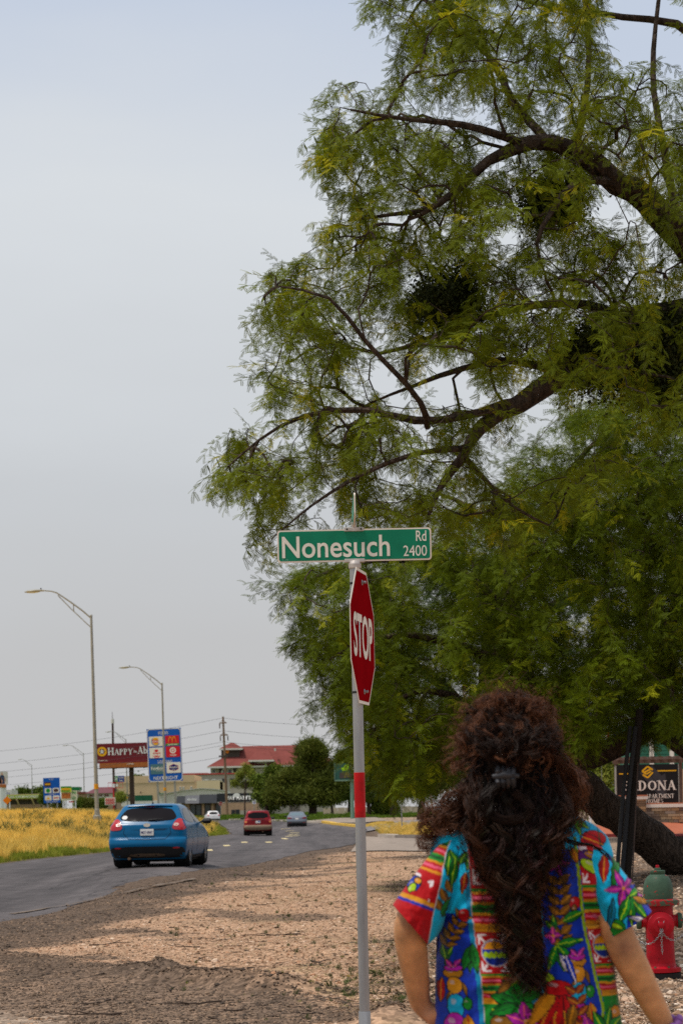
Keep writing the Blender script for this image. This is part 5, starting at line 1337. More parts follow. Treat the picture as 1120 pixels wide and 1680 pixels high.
def car(name, label, loc, rz, prof, W, wheels, paint, scale=1.0, bow_r=0.22, bow_f=0.5, rearw=None):
    """prof rows: (z, y_rear, y_front, half_width); nose points to +y"""
    t = thing(name, label, 'car', loc, rz)
    A = np.array(prof, float); zs = []
    for a, b in zip(A[:-1, 0], A[1:, 0]): zs += list(np.linspace(a, b, 5)[:-1])
    zs = np.array(zs + [A[-1, 0]])
    def itp(k):
        v = np.interp(zs, A[:, 0], A[:, k])
        for _ in range(2): v[1:-1] = (v[:-2] + 2 * v[1:-1] + v[2:]) / 4
        return v
    YR, YF, HW = itp(1), itp(2), itp(3)
    V, Fc, ring_n = [], [], None
    for z, yr, yf, hw in zip(zs, YR, YF, HW):
        br = min(bow_r, (yf - yr) * .3); bf = min(bow_f, (yf - yr) * .45); ringp = []
        for k in range(-10, 11):
            a = math.pi / 2 * k / 10; sx = math.copysign(abs(math.sin(a)) ** .62, a); cy = abs(math.cos(a)) ** .62
            ringp.append((hw * sx, yr + br * (1 - cy)))
        for k in range(1, 16): ringp.append((hw * (1 + .012 * math.sin(math.pi * k / 16)), yr + br + (yf - bf - yr - br) * k / 16))
        for k in range(10, -11, -1):
            a = math.pi / 2 * k / 10; sx = math.copysign(abs(math.sin(a)) ** .7, a); cy = abs(math.cos(a)) ** .7
            ringp.append((hw * sx, yf - bf * (1 - cy)))
        for k in range(15, 0, -1): ringp.append((-hw * (1 + .012 * math.sin(math.pi * k / 16)), yr + br + (yf - bf - yr - br) * k / 16))
        ring_n = len(ringp); V += [(x, y, z) for x, y in ringp]
    for i in range(len(zs) - 1):
        for j in range(ring_n): a = i * ring_n + j; b = i * ring_n + (j + 1) % ring_n; Fc.append((a, b, b + ring_n, a + ring_n))
    Fc.append(tuple(reversed(range(ring_n)))); Fc.append(tuple((len(zs) - 1) * ring_n + j for j in range(ring_n)))
    me = raw_mesh('body', V, Fc)
    body = link('body', me, paint, t)
    bm = bmesh.new(); bm.from_mesh(me); bmesh.ops.recalc_face_normals(bm, faces=bm.faces); bm.to_mesh(me); bm.free()
    wr, ww, (y0, y1), tw = wheels       # radius, width, axle positions, half track
    cut = MB()
    for y in (y0, y1):
        for s in (-1, 1): cut.lathe([(wr * 1.13, 0), (wr * 1.13, .6)], 28, Matrix.Translation((s * (tw - ww * .75), y, wr)) @ Matrix.Rotation(R(90 * s), 4, 'Y'))
    co = cut.build('cutter', M_under)
    bl = body.modifiers.new('arch', 'BOOLEAN'); bl.operation = 'DIFFERENCE'; bl.object = co; bl.solver = 'EXACT'
    dg = bpy.context.evaluated_depsgraph_get(); me2 = bpy.data.meshes.new_from_object(body.evaluated_get(dg))
    body.modifiers.clear(); body.data = me2; me2.materials.clear(); me2.materials.append(paint)
    bpy.data.objects.remove(co)
    me2.polygons.foreach_set('use_smooth', [True] * len(me2.polygons)); me2.set_sharp_from_angle(angle=R(32))
    bv = bvhtree.BVHTree.FromPolygons([v.co.copy() for v in me.vertices], [tuple(p.vertices) for p in me.polygons])
    t['bvh'] = 0
    def patch(nm, poly, side, m, off=.006, it=2, parent=body, thick=True):
        """a panel, pane or lamp laid on the body as seen from behind ('r'), the front ('f') or a side (+1 / -1)"""
        poly = chaikin(poly, it) if it else poly
        b = bmesh.new(); vs = [b.verts.new((p[0], 0, p[1])) for p in poly]; b.faces.new(vs)
        bmesh.ops.triangulate(b, faces=b.faces[:])
        for _ in range(4):
            e = [x for x in b.edges if x.calc_length() > .09]
            if not e: break
            bmesh.ops.subdivide_edges(b, edges=e, cuts=1); bmesh.ops.triangulate(b, faces=b.faces[:])
        for v in b.verts:
            u, w = v.co.x, v.co.z
            if side == 'r': o_, d_ = Vector((u, -9, w)), Vector((0, 1, 0))
            elif side == 'f': o_, d_ = Vector((u, 9, w)), Vector((0, -1, 0))
            else: o_, d_ = Vector((side * 9, u, w)), Vector((-side, 0, 0))
            h = bv.ray_cast(o_, d_)
            if h[0] is None:
                h = (bv.find_nearest(Vector((u, -1.5 if side == 'r' else 1.5, w)) if side in ('r', 'f') else Vector((side * .7, u, w))))
            v.co = h[0] - d_ * off
        bmesh.ops.recalc_face_normals(b, faces=b.faces[:])
        mm = bpy.data.meshes.new(nm); b.to_mesh(mm); b.free()
        return link(nm, mm, m, parent, True)
    # wheels
    tyre = MB().lathe([(wr * .64, 0), (wr * .9, -.005), (wr * .985, .03), (wr, .06), (wr, ww - .06), (wr * .985, ww - .03), (wr * .9, ww + .005), (wr * .64, ww)], 28, caps=False)
    rim = MB().lathe([(wr * .66, .0), (wr * .66, .03), (wr * .60, .05), (wr * .58, ww * .8)], 24, caps=False).lathe([(wr * .18, ww * .02), (wr * .18, ww * .3)], 12)
    for k in range(5):
        a = 2 * math.pi * k / 5; rim.box(wr * .12, wr * .63, -wr * .085, wr * .085, .012, .05, Matrix.Rotation(a, 4, 'Z'))
    disc = MB().lathe([(wr * .5, ww * .55), (wr * .5, ww * .6)], 20)
    tm_ = tm2 = None
    for y in (y0, y1):
        for s in (-1, 1):
            Mx = Matrix.Translation((s * tw, y, wr)) @ Matrix.Rotation(R(90 * s), 4, 'Y') @ Matrix.Rotation(R(180), 4, 'X')
            if tm_ is None:
                w_ = tyre.build('wheel', M_tyre, t, True); r_ = rim.build('rim', M_rim, w_, False); k_ = disc.build('brake_disc', M_under, w_)
                tm_ = (w_.data, r_.data, k_.data); w_.matrix_local = Mx
            else:
                w_ = link('wheel', tm_[0], None, t); link('rim', tm_[1], None, w_); link('brake_disc', tm_[2], None, w_); w_.matrix_local = Mx
            MB().lathe([(wr * 1.12, -.02), (wr * 1.12, .25)], 20, Matrix.Translation((s * (tw - ww - .12), y, wr)) @ Matrix.Rotation(R(90 * s), 4, 'Y'), caps=True).build('wheel_well', M_under, t)
    MB().box(-tw + .15, tw - .15, A[0, 1] + .25, A[0, 2] - .3, wr * .42, A[0, 0] + .08).build('underbody', M_under, t)
    return t, body, patch
def mirror(t, body_m, x, y, z, s):
    o = MB().tube([(s * (x - .08), y, z - .03), (s * x, y, z), (s * (x + .06), y - .02, z + .01), (s * (x + .2), y - .02, z + .015), (s * (x + .23), y - .01, z + .01)], [.02, .03, .085, .085, .04], 10, flat=.8).build('mirror', body_m, t, True)
    return o
def sym(poly): return poly + [(-x, z) for x, z in reversed(poly)]
def mir(poly): return [(-x, z) for x, z in poly]

# ---- blue hatchback
cb = at(266, 51.2); cb.z += .02
M_cblue = car_paint('metallic_blue', (0.0, 0.098, 0.225), 0.0, 0.26)
prof = [(.19, -1.98, 1.95, .80), (.28, -2.10, 2.12, .86), (.45, -2.17, 2.18, .895), (.56, -2.19, 2.17, .91), (.66, -2.15, 2.12, .912), (.70, -2.10, 2.05, .908), (.80, -2.10, 1.88, .90), (.92, -2.08, 1.45, .888), (.98, -2.07, 1.12, .875),
        (1.04, -2.02, .92, .845), (1.14, -1.93, .70, .79), (1.26, -1.80, .42, .73), (1.37, -1.66, .12, .675), (1.43, -1.60, -.12, .635), (1.462, -1.52, -.34, .57), (1.478, -1.30, -.6, .44), (1.484, -1.05, -.75, .25)]
hatch, body, patch = car('blue_hatchback', 'blue hatchback car driving away on the road, seen from behind', cb, R(-4.2), prof, .91, (.315, .21, (-1.32, 1.30), .885), M_cblue)
rw = patch('rear_window', [(-.60, 1.10), (-.35, 1.075), (0, 1.07), (.35, 1.075), (.60, 1.10), (.665, 1.16), (.60, 1.27), (.50, 1.375), (0, 1.385), (-.50, 1.375), (-.60, 1.27), (-.665, 1.16)], 'r', M_glass, .008)
MB().tube([(.02, -1.99, 1.10), (.2, -2.0, 1.115), (.36, -1.985, 1.125)], [.022, .016, .008], 6).build('wiper', M_trim, rw)
flat_ = patch('sticker', circle(-.545, 1.165, .065, .045, 14), 'r', M_plate, .012, 0, rw)
patch('high_brake_light', [(-.13, 1.40), (.13, 1.40), (.12, 1.42), (-.12, 1.42)], 'r', M_tail, .008, 1)
MB().tube([(-.52, -1.58, 1.425), (0, -1.66, 1.44), (.52, -1.58, 1.425)], [.03, .045, .03], 8, flat=.5).build('spoiler', M_cblue, hatch, True)
for f in (lambda p: p, mir):
    tl = patch('tail_light', f([(.57, .88), (.80, .86), (.885, .88), (.89, .98), (.82, 1.10), (.70, 1.15), (.60, 1.02)]), 'r', M_tail, .012, 2)
    patch('indicator', f([(.60, .965), (.72, .955), (.735, 1.02), (.63, 1.035)]), 'r', M_tailc, .018, 1, tl)
    patch('reflector', f([(.60, .435), (.76, .44), (.75, .475), (.60, .47)]), 'r', M_tail, .012, 1)
patch('tailgate_crease', sym([(.50, .905), (.40, .875), (0, .87)])[:-1], 'r', mat('shut_line', (.003, .03, .07), .6), .007, 0)
for (a, b) in (((.545, 1.03), (.555, .80)), ((.555, .80), (.42, .665))):
    pass
gl = [(.53, .93), (.55, .80), (.43, .665), (0, .652), (-.43, .665), (-.55, .80), (-.53, .93)]
for a, b in zip(gl[:-1], gl[1:]):
    dx, dz = b[0] - a[0], b[1] - a[1]; L = math.hypot(dx, dz); nx, nz = -dz / L * .006, dx / L * .006
    patch('shut_line', [(a[0] + nx, a[1] + nz), (b[0] + nx, b[1] + nz), (b[0] - nx, b[1] - nz), (a[0] - nx, a[1] - nz)], 'r', mat('shut_line', (.003, .03, .07), .6), .004, 0)
pl_ = patch('number_plate', [(-.155, .745), (.155, .745), (.155, .895), (-.155, .895)], 'r', M_plate, .016, 0)
def plate_text(s, body, pl_, z0, z1, w, y, m=M_navy): return text(s, -w, w, z0, z1, m, pl_, y=y, bold=.02)
plate_text('MDT-8947', hatch, pl_, .785, .85, .13, -2.135)
ring('badge', body, 0, .985, .0, .045, 0, 360, M_chrome, -2.10, 16, 1.8)
patch('lower_bumper', [(-.86, .25), (-.60, .22), (.60, .22), (.86, .25), (.88, .40), (.80, .49), (-.80, .49), (-.88, .40)], 'r', M_trim, .008, 1)
patch('diffuser', [(-.42, .25), (.42, .25), (.40, .33), (-.40, .33)], 'r', mat('grimy_steel', (.13, .09, .06), .6, .4, var=.4, scale=20), .013, 1)
MB().tube([(-.42, -2.0, .22), (-.42, -2.16, .22)], .035, 10).build('exhaust', M_rust, hatch)
for s in (1, -1):
    sw = patch('side_window', [(-1.62, 1.09), (-1.30, 1.04), (-.36, 1.02), (-.36, 1.36), (-.8, 1.385), (-1.25, 1.34), (-1.52, 1.21)], s, M_glass, .006, 1)
    sw = patch('side_window', [(-.30, 1.02), (.62, 1.03), (.40, 1.20), (.05, 1.345), (-.30, 1.36)], s, M_glass, .006, 1)
    patch('windshield_pillar', [(-.36, 1.02), (-.30, 1.02), (-.30, 1.37), (-.36, 1.37)], s, M_trim, .007, 0)
    for y in (.98, -.32, -1.08):
        z0 = .98 if y != -1.08 else .70
        patch('door_gap', [(y - .008, .34), (y + .008, .34), (y + .008, z0), (y - .008, z0)], s, mat('shut_line', (.003, .03, .07), .6), .004, 0)
    for y in (-.12, -1.02): patch('door_handle', [(y - .1, .90), (y + .08, .90), (y + .08, .935), (y - .1, .935)], s, M_cblue, .03, 1)
    mirror(hatch, M_trim, .90, .62, 1.04, s)
    patch('sill', [(-.92, .19), (.90, .19), (.90, .27), (-.92, .27)], s, M_trim, .006, 0)
    patch('headlight', [(1.55, .66), (2.0, .62), (1.9, .75), (1.5, .82)], s, M_tailc, .008, 1)
patch('windshield', [(-.70, 1.04), (.70, 1.04), (.60, 1.36), (-.60, 1.36)], 'f', M_glass, .006, 1)
MB().cyl((0, -1.18, 1.478), (-.01, -1.26, 1.66), .006, n=5).build('antenna', M_trim, hatch)
MB().lathe([(.03, 1.472), (.02, 1.51)], 8, Matrix.Translation((0, -1.18, 0))).build('antenna_base', M_trim, hatch)

# ---- red off-roader
cb = at(423, 142)
M_cred = car_paint('faded_red', (0.20, 0.008, 0.012), 0.2, 0.35); M_clad = mat('tan_cladding', (.22, .155, .10), .6, var=.15, scale=4)
prof = [(.40, -2.15, 2.1, .80), (.48, -2.26, 2.24, .90), (.62, -2.30, 2.28, .93), (.74, -2.28, 2.25, .92), (.80, -2.22, 2.2, .905), (.95, -2.21, 2.15, .90), (1.08, -2.20, 1.95, .89), (1.14, -2.18, 1.0, .88), (1.20, -2.15, .82, .86), (1.40, -2.06, .52, .80), (1.60, -1.97, .2, .73), (1.70, -1.92, .0, .68), (1.735, -1.80, -.2, .58), (1.745, -1.5, -.4, .4)]
suv, body, patch = car('red_sport_utility', 'red off-road wagon with tan bumpers driving ahead of the blue car', cb, R(3.0), prof, .93, (.37, .23, (-1.35, 1.35), .92), M_cred)
patch('rear_window', [(-.70, 1.22), (.70, 1.22), (.60, 1.62), (-.60, 1.62)], 'r', M_glass, .008, 1)
patch('bumper', [(-.91, .45), (.91, .45), (.92, .76), (.80, .79), (-.80, .79), (-.92, .76)], 'r', M_clad, .02, 1)
pl_ = patch('number_plate', [(-.16, .92), (.16, .92), (.16, 1.07), (-.16, 1.07)], 'r', M_plate, .016, 0); patch('plate_graphic', [(0, .99), (.14, .99), (.14, 1.05), (0, 1.05)], 'r', M_lblue, .02, 0, pl_)
patch('trim_bar', [(-.45, 1.12), (.45, 1.12), (.45, 1.155), (-.45, 1.155)], 'r', M_trim, .014, 0)
for f in (lambda p: p, mir):
    tl = patch('tail_light', f([(.70, .90), (.88, .90), (.88, 1.20), (.70, 1.18)]), 'r', M_tail, .012, 1); patch('indicator', f([(.72, .96), (.86, .96), (.86, 1.05), (.72, 1.05)]), 'r', M_amber, .018, 1, tl)
for s in (1, -1):
    patch('side_window', [(-1.9, 1.24), (-1.0, 1.22), (-1.0, 1.6), (-1.75, 1.6)], s, M_glass, .006, 1); patch('side_window', [(-.92, 1.22), (-.1, 1.22), (-.1, 1.6), (-.92, 1.6)], s, M_glass, .006, 1); patch('side_window', [(-.02, 1.22), (.75, 1.22), (.3, 1.55), (-.02, 1.6)], s, M_glass, .006, 1)
    patch('sill', [(-.9, .42), (.9, .42), (.9, .72), (-.9, .72)], s, M_clad, .012, 0); mirror(suv, M_trim, .90, .7, 1.22, s)
    MB().tube([(s * .55, -1.7, 1.74), (s * .55, -1.6, 1.80), (s * .55, .1, 1.79), (s * .55, .25, 1.70)], .018, 6).build('roof_rail', M_trim, suv)
MB().tube([(.3, -2.1, .36), (.3, -2.3, .36)], .04, 8).build('exhaust', M_rust, suv)

# ---- silver sedan
cb = at(487, 194)
M_csil = car_paint('silver_grey', (0.20, 0.215, 0.24), 0.7, 0.3)
prof = [(.20, -2.18, 2.15, .78), (.30, -2.28, 2.3, .86), (.50, -2.34, 2.36, .90), (.62, -2.34, 2.33, .905), (.72, -2.30, 2.2, .90), (.85, -2.28, 1.7, .89), (.95, -2.24, 1.2, .875), (1.02, -2.10, 1.0, .85), (1.06, -1.75, .9, .82), (1.16, -1.52, .68, .75), (1.30, -1.22, .36, .68), (1.40, -.98, .08, .61), (1.44, -.85, -.08, .54), (1.455, -.65, -.25, .38)]
sed, body, patch = car('silver_sedan', 'silver grey sedan farthest along in the right lane near the lawn', cb, R(1.5), prof, .9, (.32, .21, (-1.36, 1.36), .88), M_csil)
patch('rear_window', [(-.66, 1.09), (.66, 1.09), (.52, 1.37), (-.52, 1.37)], 'r', mat('sky_lit_glass', (.10, .15, .17), .1, var=.05, spec=.8), .008, 1)  # sky reflection is put into the base colour of this pane
pl_ = patch('number_plate', [(-.155, .74), (.155, .74), (.155, .88), (-.155, .88)], 'r', M_plate, .016, 0)
for f in (lambda p: p, mir): patch('tail_light', f([(.42, .82), (.85, .80), (.86, .92), (.70, .97), (.45, .90)]), 'r', mat('dark_tail_light', (.16, .008, .012), .25, var=.1), .012, 1)
patch('lower_bumper', [(-.84, .24), (.84, .24), (.86, .42), (-.86, .42)], 'r', M_trim, .008, 1)
for f in (lambda p: p, mir): patch('reflector', f([(.5, .46), (.78, .46), (.78, .49), (.5, .49)]), 'r', M_tail, .012, 0)
for s in (1, -1):
    patch('side_window', [(-1.35, 1.08), (-.32, 1.04), (-.32, 1.37), (-.8, 1.37)], s, M_glass, .006, 1); patch('side_window', [(-.26, 1.04), (.75, 1.03), (.2, 1.32), (-.26, 1.37)], s, M_glass, .006, 1); mirror(sed, M_trim, .88, .65, 1.04, s)

# ---- white crossover
cb = at(348, 298)
M_cwht = car_paint('pearl_white', (0.66, 0.64, 0.62), 0.05, 0.35)
prof = [(.26, -2.05, 2.0, .80), (.38, -2.15, 2.16, .88), (.55, -2.2, 2.2, .91), (.75, -2.16, 2.1, .91), (.95, -2.12, 1.75, .90), (1.08, -2.08, 1.0, .88), (1.18, -2.0, .8, .83), (1.35, -1.88, .45, .75), (1.52, -1.72, .1, .67), (1.60, -1.62, -.1, .6), (1.635, -1.4, -.35, .45)]
wsuv, body, patch = car('white_crossover', 'white crossover car far ahead in the bend beside the blue car mirror', cb, R(10), prof, .91, (.35, .22, (-1.3, 1.3), .9), M_cwht)
patch('rear_window', [(-.64, 1.16), (.64, 1.16), (.54, 1.48), (-.54, 1.48)], 'r', M_glass, .008, 1)
patch('number_plate', [(-.16, .84), (.16, .84), (.16, .98), (-.16, .98)], 'r', M_plate, .016, 0)
for f in (lambda p: p, mir): patch('tail_light', f([(.62, .92), (.86, .92), (.86, 1.12), (.66, 1.14)]), 'r', M_tail, .012, 1)
patch('lower_bumper', [(-.84, .30), (.84, .30), (.88, .56), (-.88, .56)], 'r', M_trim, .01, 1); patch('bumper_plate', [(-.5, .42), (.5, .42), (.48, .54), (-.48, .54)], 'r', M_rim, .014, 1)
for s in (1, -1): patch('side_window', [(-1.7, 1.2), (-.3, 1.14), (-.3, 1.5), (-1.3, 1.5)], s, M_glass, .006, 1); patch('side_window', [(-.24, 1.14), (.6, 1.14), (.1, 1.48), (-.24, 1.5)], s, M_glass, .006, 1); mirror(wsuv, M_trim, .88, .6, 1.16, s)
for c in (hatch, suv, sed, wsuv):
    if 'bvh' in c: del c['bvh']

# ================================================================== BUILDINGS AND FAR THINGS
M_beige = mat('beige_stucco', (.60, .43, .26), .85, var=.08, scale=.5); M_beige2 = mat('grey_stucco', (.40, .35, .29), .85, var=.08, scale=.5); M_tan = mat('tan_brick', (.42, .27, .17), .85, var=.15, scale=2)
M_roofred = mat('red_metal_roof', (.185, .052, .042), .75, var=.15, spec=.05, scale=.4); M_brickd = mat('dark_cladding', (.075, .06, .05), .8, var=.15, scale=1); M_wing = mat('far_window_glass', (.05, .065, .07), .15, var=.2, scale=1, spec=.5)
M_awn = mat('black_awning', (.030, .032, .036), .8, var=.15, scale=1); M_awng = mat('grey_awning', (.12, .12, .125), .8, var=.1); M_redcop = mat('red_coping', (.45, .05, .05), .6)
M_mar = mat('billboard_maroon', (.165, .016, .022), .6, var=.08, scale=.4); M_orange = mat('catwalk_orange', (.42, .13, .03), .7, var=.15); M_brown = mat('brown_steel', (.07, .04, .03), .6, var=.15); M_wpan = mat('white_panel', (.66, .62, .55), .6, var=.06, scale=.5)
M_dgreen = mat('green_panel', (.015, .10, .05), .6, var=.1); M_maroof = mat('maroon_roof', (.14, .045, .05), .7, var=.1)
class Bld:
    """a building laid out by what the photo shows of it: px/py at depth d become metres on its front"""
    def __init__(s, name, label, px0, px1, pyb, d, cat='building', rz=0):
        s.d, s.k = d, d / F; s.c = (px0 + px1) / 2; s.pyb = pyb
        b = P(s.c, pyb, d); s.g = at(s.c, d).z
        s.t = thing(name, label, cat, (b.x, d, b.z), rz=rz + ROLL * 0)
        s.x0, s.x1 = (px0 - s.c) * s.k, (px1 - s.c) * s.k
    def x(s, px): return (px - s.c) * s.k
    def z(s, py): return (s.pyb - py) * s.k
    def box(s, name, px0, px1, py0, py1, y0, y1, m, parent=None):
        return MB().box(s.x(px0), s.x(px1), y0, y1, s.z(py1), s.z(py0)).build(name, m, parent or s.t)
    def win(s, px0, px1, py0, py1, parent, m=None, arch=False, frame=None, y=0.0):
        x0, x1, z0, z1 = s.x(px0), s.x(px1), s.z(py1), s.z(py0)
        fr = MB(); f = .12
        fr.box(x0 - f, x1 + f, y - .12, y + .05, z0 - f, z0).box(x0 - f, x1 + f, y - .12, y + .05, z1, z1 + f).box(x0 - f, x0, y - .12, y + .05, z0, z1).box(x1, x1 + f, y - .12, y + .05, z0, z1)
        o = fr.build('window', frame or M_wpan, parent)
        MB().box(x0, x1, y - .05, y - .02, z0, z1).build('pane', m or M_wing, o)
        if arch:
            MB().prism([(x0 - f, z1 + f)] + [((x0 + x1) / 2 + (x1 - x0 + 2 * f) / 2 * math.cos(R(180 - 180 * k / 8)), z1 + f + (x1 - x0) * .22 * math.sin(R(180 * k / 8))) for k in range(9)] + [(x1 + f, z1 + f)], y - .08, y + .02).build('arch_trim', frame or M_wpan, o)
        return o

# ---- red-roofed hotel
h = Bld('hotel', 'large hotel with red hipped roofs rising behind the trees', 345, 552, 1336, 600)
k = h.k
w = h.box('wall', 347, 550, 1256, 1345, 0, 18, M_beige2)
h.box('stone_pier', 361, 366, 1256, 1330, -.4, 1, M_brickd); h.box('stone_pier', 384, 389, 1256, 1330, -.4, 1, M_brickd); h.box('stone_pier', 414, 421, 1248, 1330, -.4, 1, M_brickd)
h.box('gable_wall', 366, 384, 1256, 1330, -.6, 2, M_beige2); h.box('gable_wall', 420, 446, 1247, 1330, -.6, 2, M_beige2)
def hip(name, px0, px1, pye, pxr0, pxr1, pyr, y0, y1, m, parent):
    a, b, c, d = h.x(px0), h.x(px1), h.x(pxr0), h.x(pxr1); e, r = h.z(pye), h.z(pyr); ym = (y0 + y1) / 2
    mb = MB(); mb.v = [(a, y0, e), (b, y0, e), (b, y1, e), (a, y1, e), (c, ym, r), (d, ym, r)]
    mb.f = [(0, 1, 5, 4), (1, 2, 5), (2, 3, 4, 5), (3, 0, 4), (3, 2, 1, 0)]
    o = mb.build(name, m, parent)
    MB().box(a, b, y0 - .25, y0 - .02, e - .45, e + .02).build('eave', M_wpan, o)
    return o
roof = hip('roof', 342, 556, 1256, 398, 512, 1221.5, -2, 20, M_roofred, h.t)
hip('cross_roof', 410, 452, 1247, 424, 440, 1226, -3.5, 12, M_roofred, h.t)
h.box('tower', 364, 394, 1226, 1258, 3, 9, M_brickd); hip('tower_roof', 361, 400, 1226, 379, 384, 1216, 2, 10, M_roofred, h.t)
ring('emblem', h.t, h.x(374), h.z(1231), .0, .55, 0, 360, mat('emblem_orange', (.8, .25, .02), .5), 2.9, 14)
h.win(350, 355, 1261, 1266, w, y=-.05); h.win(367.5, 373, 1261, 1267, h.t, y=-.7, arch=False); h.win(376, 381.5, 1261, 1267, h.t, y=-.7); h.win(424, 441, 1253, 1262, h.t, m=M_beige2, y=-.7, arch=True)
ring('arch_trim', h.t, h.x(374.5), h.z(1268), 1.55, 1.8, 0, 180, M_wpan, -.75, 14); 
for x in (396, 402, 408, 452, 460): h.win(x, x + 3, 1262, 1268, w, y=-.05)
MB().box(h.x(452), h.x(454.5), -1, 1, h.z(1232), h.z(1228)).build('roof_vent', M_wpan, roof)

# ---- mid-rise in front of the hotel
m_ = Bld('office_block', 'grey beige office block with thin red coping below the hotel', 300, 415, 1336, 520)
w = m_.box('wall', 300, 415, 1270.5, 1345, 0, 14, M_beige2); m_.box('coping', 299, 416, 1268.5, 1270.5, -.3, 14.3, M_redcop); m_.box('cornice', 300, 340, 1267, 1268.5, 3, 12, M_beige2)
m_.box('pier', 313, 317, 1271, 1330, -.4, .2, M_beige)
for x, a in ((320, 1), (329, 0), (337, 1), (349, 1), (358.5, 0)): m_.win(x, x + 6, 1280, 1284, w, arch=bool(a), y=-.02)
for x in (366.5, 379, 389): m_.win(x, x + 5.5, 1278.5, 1287, w, y=-.02, frame=M_brickd)

# ---- long beige store
l_ = Bld('big_store', 'long beige store with green band behind the billboard posts', 190, 362, 1334, 450)
w = l_.box('wall', 190, 362, 1284, 1345, 0, 25, M_beige)
MB().box(l_.x(190), l_.x(320), -.1, 24, l_.z(1284), l_.z(1272)).build('parapet', M_beige, l_.t); l_.box('raised_bay', 324, 362, 1282, 1297, -.6, 10, mat('pale_yellow_stucco', (.66, .52, .32), .85, var=.05))
l_.box('green_band', 222, 251, 1304, 1313, -.15, .1, M_dgreen); l_.box('green_band', 260, 275, 1301, 1313, -.2, .1, mat('bright_green_panel', (.01, .17, .05), .6)); l_.box('white_base', 195, 290, 1313, 1322, -.12, .1, M_wpan); l_.box('shop_front', 196, 214, 1302, 1313, -.15, .1, M_brickd)
for x in (296, 301, 314): l_.win(x, x + 1.5, 1292, 1295, w, y=-.02)
for x in (232, 262): MB().cyl((l_.x(x), -.4, l_.z(1301)), (l_.x(x), -.4, l_.z(1298)), .12, n=6).build('wall_lamp', M_brown, l_.t)

# ---- white barrel-roof shed
s_ = Bld('white_shed', 'low white metal shed with gently curved roof behind the awning shop', 262, 372, 1336, 400)
sh_ = MB().prism([(s_.x(262), s_.z(1340)), (s_.x(372), s_.z(1340)), (s_.x(372), s_.z(1299)), (s_.x(352), s_.z(1296)), (s_.x(330), s_.z(1294.6)), (s_.x(300), s_.z(1297.5)), (s_.x(262), s_.z(1303))], 0, 14).build('wall', M_wpan, s_.t)
MB().prism([(s_.x(262), s_.z(1303)), (s_.x(300), s_.z(1297.5)), (s_.x(330), s_.z(1294.6)), (s_.x(352), s_.z(1296)), (s_.x(372), s_.z(1299)), (s_.x(372), s_.z(1298)), (s_.x(352), s_.z(1294.8)), (s_.x(330), s_.z(1293.4)), (s_.x(300), s_.z(1296.3)), (s_.x(262), s_.z(1302))], -.3, 14).build('roof_edge', mat('shed_trim', (.42, .42, .42), .6), s_.t)

# ---- awning shop
a_ = Bld('awning_shop', 'low brick shop under a black awning behind the red truck', 290, 422, 1338, 340)
w = a_.box('wall', 298, 424, 1317, 1345, 0, 10, M_tan)
def slope(px0, px1, pt, pb, m, nm='awning'):
    mb = MB(); xa, xb = a_.x(px0), a_.x(px1); mb.v = [(xa, -1.4, a_.z(pb)), (xb, -1.4, a_.z(pb)), (xb, .2, a_.z(pt)), (xa, .2, a_.z(pt)), (xa, .3, a_.z(pb)), (xb, .3, a_.z(pb))]
    mb.f = [(0, 1, 2, 3), (0, 3, 4), (1, 5, 2), (0, 4, 5, 1), (3, 2, 5, 4)]; return mb.build(nm, m, a_.t)
slope(291, 305, 1305, 1317, M_awn); aw = slope(305, 328, 1304, 1317.5, M_awng); slope(328, 357, 1303, 1317.5, M_awn)
mb = MB(); xa, xb = a_.x(357), a_.x(420); mb.box(xa, xb, -.4, 6, a_.z(1316), a_.z(1302)); fas = mb.build('fascia', M_awn, a_.t)
text("FAT MATT'S", a_.x(374), a_.x(412), a_.z(1313), a_.z(1306), M_white, fas, y=-.45, bold=.05)
flat('logo_hat', fas, circle(a_.x(389), a_.z(1305.5), .55, .35, 12), M_white, -.44)
text('the shop', a_.x(309), a_.x(324), a_.z(1314), a_.z(1308), M_white, aw, y=-1.1, bold=.03)
for x0, x1 in ((313, 321), (322, 330), (337, 345), (355, 362)): a_.win(x0, x1, 1320, 1336, w, y=-.02, frame=M_brown)
for x in (332, 347): a_.box('brick_pier', x, x + 4, 1318, 1340, -.5, 0, M_tan)
a_.box('brick_side', 363, 423, 1318, 1340, -1.0, 0, M_tan); 
cab = thing('utility_cabinet', 'black utility cabinet beside the awning shop wall', 'cabinet', P(386, 1337, 332)); kk = 332 / F
MB().box(-6.5 * kk, -.5 * kk, 0, 1, -.3, 8.5 * kk).build('cabinet_body', M_awn, cab, False, .05); MB().box(.3 * kk, 7 * kk, 0, 1, -.3, 9 * kk).build('cabinet_body', M_awn, cab, False, .05)
fw = thing('parapet_wall', 'low pale wall right of the awning shop', 'wall', P(408, 1337, 338)); kk = 338 / F
for j in range(3): MB().box((-14 + 9.5 * j) * kk, (-5 + 9.5 * j) * kk, 0, .3, -.3, (7.5 - .4 * j) * kk).build('wall_panel', M_beige2, fw)

